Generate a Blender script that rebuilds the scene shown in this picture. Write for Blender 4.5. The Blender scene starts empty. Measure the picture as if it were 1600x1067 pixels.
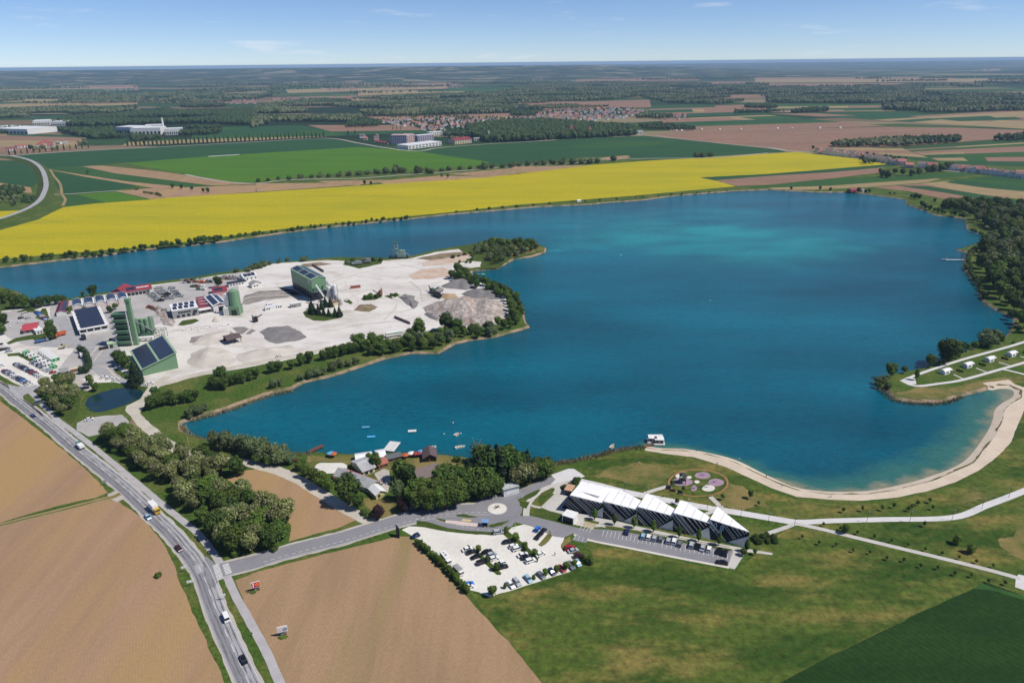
import bpy, bmesh, math, random
from mathutils import Vector, Matrix, noise
from mathutils.geometry import tessellate_polygon, delaunay_2d_cdt
random.seed(7)
R=math.radians
scn=bpy.context.scene
COL=scn.collection
# ---- camera, sky, sun, exposure
CAM_H, F_PX, PITCH, ROLL=188.0, 1110.0, R(21.42), R(0.6)
_f=Vector((0, math.cos(PITCH), -math.sin(PITCH)))
_r0=Vector((1, 0, 0));_u0=Vector((0, math.sin(PITCH), math.cos(PITCH)))
_r=_r0*math.cos(ROLL)-_u0*math.sin(ROLL)
_u=_r0*math.sin(ROLL)+_u0*math.cos(ROLL)
cam_d=bpy.data.cameras.new('camera');cam=bpy.data.objects.new('camera', cam_d);COL.objects.link(cam)
cam_d.sensor_width=36.0;cam_d.lens=F_PX/1600*36.0
cam_d.clip_start=1.0;cam_d.clip_end=120000
M=Matrix(((_r.x, _u.x, -_f.x, 0), (_r.y, _u.y, -_f.y, 0), (_r.z, _u.z, -_f.z, CAM_H), (0, 0, 0, 1)))
cam.matrix_world=M
scn.camera=cam
SUN_EL, SUN_AZ=R(54), R(-14)
world=bpy.data.worlds.new('World');scn.world=world;world.use_nodes=True
wn=world.node_tree;wn.nodes.clear()
wo=wn.nodes.new('ShaderNodeOutputWorld');bg=wn.nodes.new('ShaderNodeBackground')
sky=wn.nodes.new('ShaderNodeTexSky');sky.sky_type='NISHITA';sky.sun_disc=False
sky.sun_elevation=SUN_EL;sky.sun_rotation=R(90)-SUN_AZ
sky.altitude=0;sky.air_density=0.6;sky.dust_density=0.0;sky.ozone_density=6.0
tc=wn.nodes.new('ShaderNodeTexCoord')
mp=wn.nodes.new('ShaderNodeMapping');mp.inputs['Scale'].default_value=(4.0, 4.0, 30.0)
nz=wn.nodes.new('ShaderNodeTexNoise');nz.inputs['Scale'].default_value=1.5;nz.inputs['Detail'].default_value=7
nz.inputs['Roughness'].default_value=0.6
cr=wn.nodes.new('ShaderNodeValToRGB');cr.color_ramp.elements[0].position=0.575;cr.color_ramp.elements[1].position=0.80
cr.color_ramp.elements[0].color=(0, 0, 0, 1);cr.color_ramp.elements[1].color=(0.5, 0.5, 0.5, 1)
mx=wn.nodes.new('ShaderNodeMix');mx.data_type='RGBA'
mx.inputs['B'].default_value=(9.5, 9.3, 8.8, 1)
wn.links.new(tc.outputs['Generated'], mp.inputs['Vector']);wn.links.new(mp.outputs['Vector'], nz.inputs['Vector'])
wn.links.new(nz.outputs['Fac'], cr.inputs['Fac']);wn.links.new(cr.outputs['Color'], mx.inputs['Factor'])
wn.links.new(sky.outputs['Color'], mx.inputs['A']);tint=wn.nodes.new('ShaderNodeVectorMath');tint.operation='MULTIPLY';tint.inputs[1].default_value=(0.99, 0.98, 1.05)
wn.links.new(mx.outputs['Result'], tint.inputs[0]);wn.links.new(tint.outputs[0], bg.inputs['Color'])
bg.inputs['Strength'].default_value=0.10
wn.links.new(bg.outputs['Background'], wo.inputs['Surface'])
sun_d=bpy.data.lights.new('sun', 'SUN');sun_d.energy=4.4;sun_d.angle=R(0.53);sun_d.color=(1.0, 0.955, 0.88)
sun=bpy.data.objects.new('sun', sun_d);COL.objects.link(sun)
sdir=Vector((math.cos(SUN_EL)*math.cos(SUN_AZ), math.cos(SUN_EL)*math.sin(SUN_AZ), math.sin(SUN_EL)))
sun.rotation_euler=(-sdir).to_track_quat('-Z', 'Y').to_euler()
sun.location=(300, -100, 400)
scn.view_settings.view_transform='Standard';scn.view_settings.look='None'
scn.view_settings.exposure=0.08;scn.view_settings.gamma=1.0;scn.view_settings.use_curve_mapping=False
scn.cycles.volume_bounces=0;scn.cycles.max_bounces=5;scn.cycles.diffuse_bounces=2;scn.cycles.glossy_bounces=2
scn.cycles.transparent_max_bounces=4
scn.cycles.volume_step_rate=1
# ---- helpers
def G(px, py, z=0.0):
 """ground point under a pixel of the photograph"""
 d=_f*F_PX+_r*(px-800)+_u*(533.5-py)
 t=(z-CAM_H)/d.z
 return Vector((d.x*t, d.y*t, z))
def props(o, label=None, cat=None, group=None, kind=None):
 if label:o['label']=label
 if cat:o['category']=cat
 if group:o['group']=group
 if kind:o['kind']=kind
 return o
def link_mesh(name, verts, faces, mats, parent=None, face_mats=None, smooth=False):
 me=bpy.data.meshes.new(name);me.from_pydata([tuple(v)for v in verts], [], faces)
 for m in(mats if isinstance(mats, (list, tuple))else[mats]):me.materials.append(m)
 if face_mats:me.polygons.foreach_set('material_index', face_mats)
 if smooth:me.polygons.foreach_set('use_smooth', [True]*len(me.polygons))
 me.update()
 o=bpy.data.objects.new(name, me);COL.objects.link(o)
 if parent:o.parent=parent
 return o
class MB:
 """collects simple solids, then links them as one mesh object"""
 def __init__(s):s.v=[];s.f=[];s.m=[];s.cur=0
 def _add(s, vs, fs):
  n=len(s.v);s.v+=[Vector(v)for v in vs];s.f+=[tuple(i+n for i in f)for f in fs];s.m+=[s.cur]*len(fs);return s
 def box(s, c, d, rz=0, taper=1.0):
  x, y, z=d[0]/2, d[1]/2, d[2]
  ca, sa=math.cos(rz), math.sin(rz);vs=[]
  for k, (zz, t)in enumerate(((0, 1), (z, taper))):
   for sx, sy in((-1, -1), (1, -1), (1, 1), (-1, 1)):
    a, b=sx*x*t, sy*y*t
    vs.append((c[0]+a*ca-b*sa, c[1]+a*sa+b*ca, c[2]+zz))
  return s._add(vs, [(3, 2, 1, 0), (4, 5, 6, 7), (0, 1, 5, 4), (1, 2, 6, 5), (2, 3, 7, 6), (3, 0, 4, 7)])
 def prism(s, pts, z0, z1):
  n=len(pts)
  a=sum(pts[i][0]*pts[(i+1)%n][1]-pts[(i+1)%n][0]*pts[i][1]for i in range(n))
  if a<0:pts=pts[::-1]
  vs=[(p[0], p[1], z0)for p in pts]+[(p[0], p[1], z1 if not isinstance(z1, (list, ))else z1[i])for i, p in enumerate(pts)]
  return s._add(vs, [tuple(range(n))[::-1], tuple(range(n, 2*n))]+[(i, (i+1)%n, n+(i+1)%n, n+i)for i in range(n)])
 def tube(s, a, b, r, r2=None, n=8):
  a, b=Vector(a), Vector(b);d=b-a
  q=d.to_track_quat('Z', 'Y');r2=r if r2 is None else r2;vs=[]
  for p, rr in((a, r), (b, r2)):
   for i in range(n):
    t=2*math.pi*i/n;vs.append(p+q@Vector((math.cos(t)*rr, math.sin(t)*rr, 0)))
  return s._add(vs, [tuple(range(n))[::-1], tuple(range(n, 2*n))]+[(i, (i+1)%n, n+(i+1)%n, n+i)for i in range(n)])
 def poly(s, pts):return s._add(pts, [tuple(range(len(pts)))])
 def blob(s, c, r, seed=0, amp=0.2, sub=1, sc=(1, 1, 1)):
  bm=bmesh.new();bmesh.ops.create_icosphere(bm, subdivisions=sub, radius=1)
  vs=[]
  for v in bm.verts:
   k=1+amp*noise.noise(v.co*1.7+Vector((seed*3.1, seed, 0)))*2
   vs.append((c[0]+v.co.x*r*k*sc[0], c[1]+v.co.y*r*k*sc[1], c[2]+v.co.z*r*k*sc[2]))
  fs=[tuple(v.index for v in f.verts)for f in bm.faces];bm.free()
  return s._add(vs, fs)
 def xf(s, mat):s.v=[mat@v for v in s.v];return s
 def build(s, name, mats, parent=None, smooth=False):
  return link_mesh(name, s.v, s.f, mats, parent, s.m, smooth)
def empty(name, loc, rz=0, label=None, cat=None, group=None):
 o=bpy.data.objects.new(name, None);COL.objects.link(o);o.location=loc;o.rotation_euler=(0, 0, rz)
 o.empty_display_size=0.5
 return props(o, label, cat, group)
_kids={}
def copy_tree(o, parent=None):
 c=o.copy();COL.objects.link(c)
 if parent is not None:c.parent=parent
 for ch in _kids.get(o.name, []):copy_tree(ch, c)
 return c
def remember(root):
 """note a prototype's children (and theirs) so that copies are cheap"""
 for o in bpy.data.objects:
  if o.parent is not None:
   L=_kids.setdefault(o.parent.name, [])
   if o not in L:L.append(o)
def PX(pts, z=0.0):return[G(a, b, z)for a, b in pts]
def catmull(P, step):
 """smooth open curve through world points"""
 out=[]
 n=len(P)
 for i in range(n-1):
  p0, p1, p2, p3=P[max(i-1, 0)], P[i], P[i+1], P[min(i+2, n-1)]
  k=max(1, int((p2-p1).length/step))
  for j in range(k):
   t=j/k
   out.append(0.5*((2*p1)+(p2-p0)*t+(2*p0-5*p1+4*p2-p3)*t*t+(3*p1-p0-3*p2+p3)*t**3))
 out.append(P[-1]);return out
def wobble(P, step=3.0, amp=0.5, closed=True, sc=0.12):
 out=[];n=len(P)
 for i in range(n if closed else n-1):
  a, b=P[i], P[(i+1)%n];L=(b-a).length;k=max(1, int(L/step))
  for j in range(k):
   p=a.lerp(b, j/k)
   q=noise.noise_vector(Vector((p.x*sc, p.y*sc, 3.3)))+0.6*noise.noise_vector(Vector((p.x*sc*3, p.y*sc*3, 7.3)))
   out.append(Vector((p.x+q.x*amp, p.y+q.y*amp, p.z)))
 if not closed:out.append(P[-1])
 return out
def tess(P):
 tr=tessellate_polygon([[Vector((p.x, p.y, 0))for p in P]])
 out=[]
 for a, b, c in tr:
  A, B, C=P[a], P[b], P[c]
  if(B.x-A.x)*(C.y-A.y)-(C.x-A.x)*(B.y-A.y)<0:a, b, c=a, c, b
  out.append((a, b, c))
 return out
def sheet(name, P, z, m, kind='structure', w=None, label=None):
 """flat ground sheet from world points"""
 if w:P=wobble(P, w[0], w[1])
 P=[Vector((p.x, p.y, z))for p in P]
 o=link_mesh(name, P, tess(P), m)
 props(o, label, kind=kind);return o
def psheet(name, pts, z, m, w=None, label=None):return sheet(name, PX(pts), z, m, w=w, label=label)
def normals2(P):
 out=[]
 for i in range(len(P)):
  d=P[min(i+1, len(P)-1)]-P[max(i-1, 0)];d.z=0;d.normalize();out.append(Vector((-d.y, d.x, 0)))
 return out
def ribbon(name, P, w0, w1, z, m, jit=0.0, kind='structure', parent=None):
 """strip between offsets w0 and w1 (left positive) of a polyline"""
 N=normals2(P);vs=[];fs=[]
 for i, (p, n)in enumerate(zip(P, N)):
  a=w0(i)if callable(w0)else w0;b=w1(i)if callable(w1)else w1
  if jit:a+=random.uniform(-jit, jit);b+=random.uniform(-jit, jit)
  A, B=p+n*a, p+n*b
  vs+=[(A.x, A.y, z), (B.x, B.y, z)]
  if i:k=2*i;fs.append((k-2, k, k+1, k-1)if a>b else(k-2, k-1, k+1, k))
 o=link_mesh(name, vs, fs, m, parent)
 me=o.data
 if me.polygons and me.polygons[0].normal.z<0:me.flip_normals()
 if kind:props(o, kind=kind)
 return o
def dashes(mb, P, off, w, on, gap, z):
 """dashed line quads along a polyline"""
 L=0;run=[];N=normals2(P)
 Q=[p+n*off for p, n in zip(P, N)]
 t=0
 for i in range(len(Q)-1):
  a, b=Q[i], Q[i+1];seg=(b-a).length
  if seg<1e-6:continue
  n=Vector((-(b-a).y, (b-a).x, 0)).normalized()*w/2
  s=0
  while s<seg:
   ph=(t+s)%(on+gap)
   if ph<on:
    e=min(seg, s+on-ph)
    p, q=a.lerp(b, s/seg), a.lerp(b, e/seg)
    mb.poly([(p.x-n.x, p.y-n.y, z), (q.x-n.x, q.y-n.y, z), (q.x+n.x, q.y+n.y, z), (p.x+n.x, p.y+n.y, z)])
    s=e+1e-4
   else:s+=(on+gap)-ph+1e-4
  t+=seg
# ---- materials
def srgb(r, g, b):
 f=lambda c:(c/255/12.92)if c/255<=0.04045 else((c/255+0.055)/1.055)**2.4
 return(f(r), f(g), f(b))
def mat(name, col, col2=None, scale=0.2, detail=4, rough=0.9, mid=(0.35, 0.65), stretch=(1, 1, 1), rot=0, col3=None, sc3=0.02, mid3=(0.5, 0.7), metal=0.0, bump=0.0, bscale=4.0, spec=0.12, rows=None, fine=None):
 """principled material whose colour mixes two or three tones by noise in object space"""
 m=bpy.data.materials.new(name);m.use_nodes=True;nt=m.node_tree;N=nt.nodes;Lk=nt.links
 b=N['Principled BSDF'];b.inputs['Roughness'].default_value=rough;b.inputs['Metallic'].default_value=metal
 b.inputs['Specular IOR Level'].default_value=spec
 c0=(*col, 1);b.inputs['Base Color'].default_value=c0
 m.diffuse_color=c0
 if col2 is None and not bump and not fine:return m
 t=N.new('ShaderNodeTexCoord');mp_=N.new('ShaderNodeMapping');mp_.inputs['Scale'].default_value=stretch
 mp_.inputs['Rotation'].default_value=(0, 0, rot)
 Lk.new(t.outputs['Object'], mp_.inputs['Vector'])
 def ramp_noise(sc, lo, hi, det, src=mp_):
  n=N.new('ShaderNodeTexNoise');n.inputs['Scale'].default_value=sc;n.inputs['Detail'].default_value=det
  n.inputs['Roughness'].default_value=0.62
  Lk.new(src.outputs[0], n.inputs['Vector'])
  r_=N.new('ShaderNodeMapRange');r_.inputs['From Min'].default_value=lo;r_.inputs['From Max'].default_value=hi
  Lk.new(n.outputs['Fac'], r_.inputs['Value']);return r_.outputs['Result']
 cur=None
 if col2 is not None:
  x=N.new('ShaderNodeMix');x.data_type='RGBA';x.inputs['A'].default_value=c0;x.inputs['B'].default_value=(*col2, 1)
  Lk.new(ramp_noise(scale, mid[0], mid[1], detail), x.inputs['Factor']);cur=x.outputs['Result']
 if col3 is not None:
  y=N.new('ShaderNodeMix');y.data_type='RGBA';y.inputs['B'].default_value=(*col3, 1)
  Lk.new(cur, y.inputs['A']);Lk.new(ramp_noise(sc3, mid3[0], mid3[1], 5, t if False else mp_), y.inputs['Factor']);cur=y.outputs['Result']
 if rows:
  w=N.new('ShaderNodeTexWave');w.wave_type='BANDS';w.bands_direction='X'
  m2=N.new('ShaderNodeMapping');m2.inputs['Rotation'].default_value=(0, 0, rows[1]);Lk.new(t.outputs['Object'], m2.inputs['Vector'])
  Lk.new(m2.outputs[0], w.inputs['Vector']);w.inputs['Scale'].default_value=0.314/rows[0];w.inputs['Distortion'].default_value=rows[4]if len(rows)>4 else 1.2
  w.inputs['Detail'].default_value=2;w.inputs['Detail Scale'].default_value=0.6
  mm=N.new('ShaderNodeMath');mm.operation='MULTIPLY';mm.inputs[1].default_value=rows[3];Lk.new(w.outputs['Fac'], mm.inputs[0])
  y=N.new('ShaderNodeMix');y.data_type='RGBA';y.inputs['B'].default_value=(*rows[2], 1)
  if cur is None:y.inputs['A'].default_value=c0
  else:Lk.new(cur, y.inputs['A'])
  Lk.new(mm.outputs[0], y.inputs['Factor']);cur=y.outputs['Result']
 if fine:
  v=N.new('ShaderNodeTexNoise');v.inputs['Scale'].default_value=fine[0];v.inputs['Detail'].default_value=3
  v.inputs['Roughness'].default_value=0.7
  Lk.new(t.outputs['Object'], v.inputs['Vector'])
  r_=N.new('ShaderNodeMapRange');r_.inputs['From Min'].default_value=0.3;r_.inputs['From Max'].default_value=0.7
  r_.inputs['To Min'].default_value=fine[1];r_.inputs['To Max'].default_value=fine[2];Lk.new(v.outputs['Fac'], r_.inputs['Value'])
  y=N.new('ShaderNodeVectorMath');y.operation='SCALE'
  if cur is None:y.inputs[0].default_value=col
  else:Lk.new(cur, y.inputs[0])
  Lk.new(r_.outputs['Result'], y.inputs['Scale']);cur=y.outputs[0]
 if cur is not None:Lk.new(cur, b.inputs['Base Color'])
 if bump:
  v=N.new('ShaderNodeTexNoise');v.inputs['Scale'].default_value=bscale;v.inputs['Detail'].default_value=4
  Lk.new(t.outputs['Object'], v.inputs['Vector'])
  bp=N.new('ShaderNodeBump');bp.inputs['Strength'].default_value=1.0;bp.inputs['Distance'].default_value=bump
  Lk.new(v.outputs['Fac'], bp.inputs['Height']);Lk.new(bp.outputs[0], b.inputs['Normal'])
 return m
_pl={}
def plain(name, r, g, b, rough=0.6, metal=0, spec=0.4):
 """painted or rendered surface with slight weathering"""
 if name not in _pl:
  c=srgb(r, g, b)
  _pl[name]=mat(name, c, tuple(x*0.8 for x in c), scale=0.5, mid=(0.45, 0.8), rough=rough, metal=metal, spec=spec, fine=(1.5, 0.9, 1.06))
 return _pl[name]
# ---- ground materials
K=1.0
m_grass=mat('grass_meadow', (0.060, 0.098, 0.017), (0.135, 0.135, 0.036), scale=0.025, detail=8, mid=(0.44, 0.68), stretch=(0.8, 1.2, 1), rot=0.4, col3=(0.040, 0.076, 0.012), sc3=0.05, mid3=(0.5, 0.72), fine=(0.5, 0.78, 1.2))
m_lawn=mat('grass_lawn', (0.066, 0.100, 0.016), (0.200, 0.158, 0.046), scale=0.05, detail=14, mid=(0.47, 0.66), stretch=(0.55, 1.5, 1), rot=0.35, col3=(0.030, 0.066, 0.009), sc3=0.035, mid3=(0.48, 0.60), rows=(5.0, R(62), (0.10, 0.10, 0.026), 0.16), fine=(0.35, 0.60, 1.40))
m_dry=mat('grass_dry', (0.215, 0.165, 0.06), (0.085, 0.105, 0.024), scale=0.06, detail=7, mid=(0.40, 0.62), fine=(0.6, 0.8, 1.15))
m_verge=mat('grass_verge', (0.045, 0.075, 0.013), (0.095, 0.11, 0.026), scale=0.15, detail=6, mid=(0.45, 0.7), fine=(0.8, 0.7, 1.25))
m_soil=mat('ploughed_soil', (0.35, 0.222, 0.138), (0.295, 0.188, 0.116), scale=0.03, detail=11, mid=(0.42, 0.6), stretch=(2.2, 0.3, 1), rot=R(-205), col3=(0.36, 0.235, 0.105), sc3=0.012, mid3=(0.42, 0.62), rows=(1.0, R(-205), (0.24, 0.155, 0.09), 0.20, 0.15), fine=(0.8, 0.90, 1.08))
m_soil_b=mat('harrowed_soil', (0.345, 0.222, 0.128), (0.28, 0.186, 0.104), scale=0.035, detail=11, mid=(0.42, 0.6), stretch=(2.4, 0.28, 1), rot=R(-215), col3=(0.25, 0.195, 0.085), sc3=0.022, mid3=(0.54, 0.72), rows=(1.1, R(-215), (0.23, 0.16, 0.08), 0.22, 0.15), fine=(0.8, 0.88, 1.08))
m_soil_far=mat('red_brown_soil', (0.27, 0.155, 0.105), (0.21, 0.13, 0.085), scale=0.008, detail=6, stretch=(0.3, 2, 1), fine=(0.05, 0.85, 1.12))
m_wheat=mat('young_wheat', (0.013, 0.038, 0.007), (0.022, 0.054, 0.009), scale=0.05, stretch=(0.3, 1, 1), rot=R(-40), rows=(2.2, R(-33), (0.010, 0.028, 0.006), 0.4, .3), fine=(0.5, 0.75, 1.25))
m_rape=mat('rapeseed_bloom', (0.47, 0.375, 0.006), (0.36, 0.32, 0.010), scale=0.012, detail=7, stretch=(0.35, 1.6, 1), rot=R(8), mid=(0.4, 0.66), col3=(0.24, 0.26, 0.014), sc3=0.03, mid3=(0.56, 0.8), rows=(9.0, R(80), (0.22, 0.23, 0.012), 0.42, .25), fine=(0.3, 0.82, 1.12))
m_crop_bright=mat('bright_green_crop', (0.075, 0.170, 0.010), (0.058, 0.140, 0.010), scale=0.01, detail=6, stretch=(0.5, 2, 1), rows=(9, R(80), (0.05, 0.12, 0.01), 0.25), fine=(0.2, 0.88, 1.1))
m_crop_dark=mat('dark_green_crop', (0.022, 0.072, 0.026), (0.030, 0.085, 0.026), scale=0.01, detail=5, stretch=(0.5, 2, 1), rows=(9, R(80), (0.018, 0.055, 0.022), 0.3), fine=(0.2, 0.88, 1.1))
m_crop_mid=mat('mid_green_crop', (0.040, 0.100, 0.022), (0.030, 0.082, 0.020), scale=0.01, detail=5, stretch=(0.5, 2, 1), fine=(0.2, 0.85, 1.1))
m_tan=mat('stubble_field', (0.32, 0.235, 0.12), (0.25, 0.19, 0.095), scale=0.01, detail=5, stretch=(0.3, 2, 1), fine=(0.1, 0.9, 1.08))
m_gravel=mat('pale_gravel', (0.64, 0.605, 0.565), (0.53, 0.495, 0.455), scale=0.02, detail=8, mid=(0.42, 0.62), col3=(0.40, 0.355, 0.30), sc3=0.028, mid3=(0.55, 0.72), stretch=(1, 1.9, 1), rot=0.5, fine=(0.5, 0.92, 1.05))
m_lot=mat('car_park_gravel', (0.66, 0.63, 0.575), (0.57, 0.54, 0.48), scale=0.05, detail=7, mid=(0.45, 0.7), fine=(0.7, 0.92, 1.05))
m_yard=mat('grey_yard_gravel', (0.43, 0.405, 0.39), (0.36, 0.34, 0.325), scale=0.04, detail=8, mid=(0.4, 0.65), col3=(0.25, 0.23, 0.215), sc3=0.05, mid3=(0.58, 0.75), fine=(0.6, 0.85, 1.08))
m_asph=mat('asphalt', (0.235, 0.230, 0.245), (0.20, 0.195, 0.21), scale=0.08, detail=7, mid=(0.4, 0.7), col3=(0.23, 0.225, 0.225), sc3=0.05, mid3=(0.55, 0.75), fine=(1.0, 0.9, 1.08))
m_asph_d=mat('worn_dark_asphalt', (0.135, 0.132, 0.145), (0.19, 0.185, 0.195), scale=0.15, detail=7, mid=(0.45, 0.75), fine=(1.0, 0.85, 1.12))
m_asph_l=mat('pale_asphalt', (0.34, 0.335, 0.34), (0.27, 0.265, 0.275), scale=0.12, detail=7, mid=(0.45, 0.75), fine=(1.0, 0.88, 1.1))
m_conc=mat('concrete_paving', (0.50, 0.475, 0.44), (0.42, 0.395, 0.36), scale=0.12, detail=6, mid=(0.45, 0.75), fine=(0.9, 0.92, 1.05))
m_white_path=mat('white_concrete_path', (0.58, 0.56, 0.55), (0.50, 0.485, 0.475), scale=0.1, detail=6, mid=(0.45, 0.75), fine=(0.9, 0.94, 1.04))
m_path=mat('gravel_path', (0.44, 0.40, 0.36), (0.36, 0.33, 0.29), scale=0.12, detail=6, mid=(0.45, 0.75), fine=(0.8, 0.88, 1.08))
m_cycle=mat('cycle_path_asphalt', (0.42, 0.40, 0.40), (0.35, 0.33, 0.33), scale=0.2, detail=6, fine=(0.8, 0.9, 1.08))
m_sand=mat('beach_sand', (0.58, 0.485, 0.385), (0.50, 0.41, 0.32), scale=0.1, detail=7, mid=(0.4, 0.7), fine=(0.7, 0.93, 1.05))
m_bank=mat('bare_bank_earth', (0.30, 0.215, 0.145), (0.12, 0.115, 0.055), scale=0.10, detail=9, mid=(0.44, 0.58), fine=(0.7, 0.75, 1.2))
m_mark=mat('road_paint', (0.70, 0.70, 0.68), (0.5, 0.5, 0.49), scale=0.6, detail=6, mid=(0.5, 0.75))
m_dirt=mat('damp_dark_gravel', (0.20, 0.18, 0.17), (0.28, 0.25, 0.23), scale=0.1, detail=6, fine=(0.8, 0.85, 1.1))
m_pinkg=mat('reddish_gravel', (0.50, 0.33, 0.25), (0.52, 0.45, 0.36), scale=0.08, detail=7, mid=(0.4, 0.62), fine=(0.6, 0.88, 1.06))
m_brown_earth=mat('brown_spoil_earth', (0.25, 0.18, 0.12), (0.13, 0.12, 0.06), scale=0.12, detail=7, mid=(0.45, 0.62), fine=(0.6, 0.8, 1.15))
# ---- lake outline (photo pixels, at water level)
WZ=-1.3
LAKE=[(-260, 452), (-200, 425), (0, 419), (50, 413), (100, 407), (150, 402), (210, 393), (300, 384), (345, 379), (400, 371), (440, 365), (520, 355), (600, 347), (640, 343), (700, 336), (760, 331), (840, 324), (925, 320), (950, 317), (1000, 314), (1050, 307), (1125, 301), (1150, 299), (1200, 297), (1275, 301), (1324, 301), (1350, 303), (1376, 307), (1414, 312), (1417, 320), (1436, 327), (1462, 337), (1507, 342), (1511, 359), (1545, 369), (1537, 376), (1507, 388), (1492, 391), (1511, 395), (1507, 406), (1507, 423), (1526, 447), (1534, 470), (1554, 484), (1574, 493), (1584, 500), (1580, 510), (1574, 523), (1567, 528), (1529, 541), (1491, 554), (1445, 575), (1415, 581), (1381, 587), (1367, 592), (1368, 600), (1387, 613), (1395, 624), (1428, 629), (1473, 629), (1504, 619), (1536, 611), (1559, 605), (1576, 606), (1590, 612), (1589, 622), (1574, 631), (1562, 642), (1559, 657), (1547, 682), (1514, 723), (1458, 748), (1420, 759), (1393, 765), (1348, 771), (1290, 771), (1245, 765), (1220, 756), (1182, 738), (1145, 720), (1107, 710), (1070, 704), (1032, 703), (1010, 699), (957, 706), (920, 716), (865, 725), (804, 722), (728, 717), (687, 710), (662, 709), (629, 707), (601, 708), (543, 710), (500, 707), (450, 708), (400, 703), (350, 692), (316, 685), (286, 675), (283, 662), (315, 650), (350, 641), (415, 618), (457, 608), (477, 598), (522, 588), (561, 575), (603, 561), (642, 553), (685, 553), (711, 538), (740, 532), (772, 528), (805, 519), (828, 512), (821, 503), (818, 480), (798, 454), (756, 441), (733, 431), (740, 424), (776, 421), (805, 405), (831, 402), (852, 395), (854, 388), (831, 379), (772, 372), (740, 382), (678, 392), (642, 401), (610, 404), (532, 403), (512, 404), (415, 413), (382, 422), (337, 428), (300, 435), (250, 441), (237, 443), (172, 457), (140, 461), (102, 469), (60, 474), (25, 455), (0, 449), (-60, 466), (-200, 470)]
def water_sheet(name, pts, z, grid, m, wob=(2.5, 0.7)):
 B=wobble([G(a, b, z)for a, b in pts], wob[0], wob[1], sc=0.2)
 return B
LB=water_sheet('lake', LAKE, WZ, 8, None)
if sum(LB[i].x*LB[(i+1)%len(LB)].y-LB[(i+1)%len(LB)].x*LB[i].y for i in range(len(LB)))<0:LB.reverse()
def inside(x, y, P):
 c=False;j=len(P)-1
 for i in range(len(P)):
  if(P[i].y>y)!=(P[j].y>y)and x<(P[j].x-P[i].x)*(y-P[i].y)/(P[j].y-P[i].y)+P[i].x:c=not c
  j=i
 return c
def offset_loop(P, d):
 """outward for a counter-clockwise loop when d > 0"""
 n=len(P);out=[]
 for i in range(n):
  t=P[(i+2)%n]-P[(i-2)%n];t.z=0
  if t.length<1e-6:t=Vector((1, 0, 0))
  t.normalize();out.append(P[i]+Vector((t.y, -t.x, 0))*d)
 return out
def seg_d(p, a, b):
 ab=b-a;t=max(0, min(1, (p-a).dot(ab)/max(ab.dot(ab), 1e-9)));return(p-a-ab*t).length
def line_d(p, L):return min(seg_d(p, L[i], L[i+1])for i in range(len(L)-1))
BEACH_EDGE=[Vector(G(a, b, WZ).to_2d())for a, b in[(1559, 605), (1590, 612), (1589, 622), (1562, 642), (1559, 657), (1547, 682), (1514, 723), (1458, 748), (1393, 765), (1290, 771), (1220, 756), (1145, 720), (1070, 704), (1010, 699)]]
ALL_EDGE=[Vector((p.x, p.y))for p in LB[::4]]+[Vector((LB[0].x, LB[0].y))]
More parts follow.
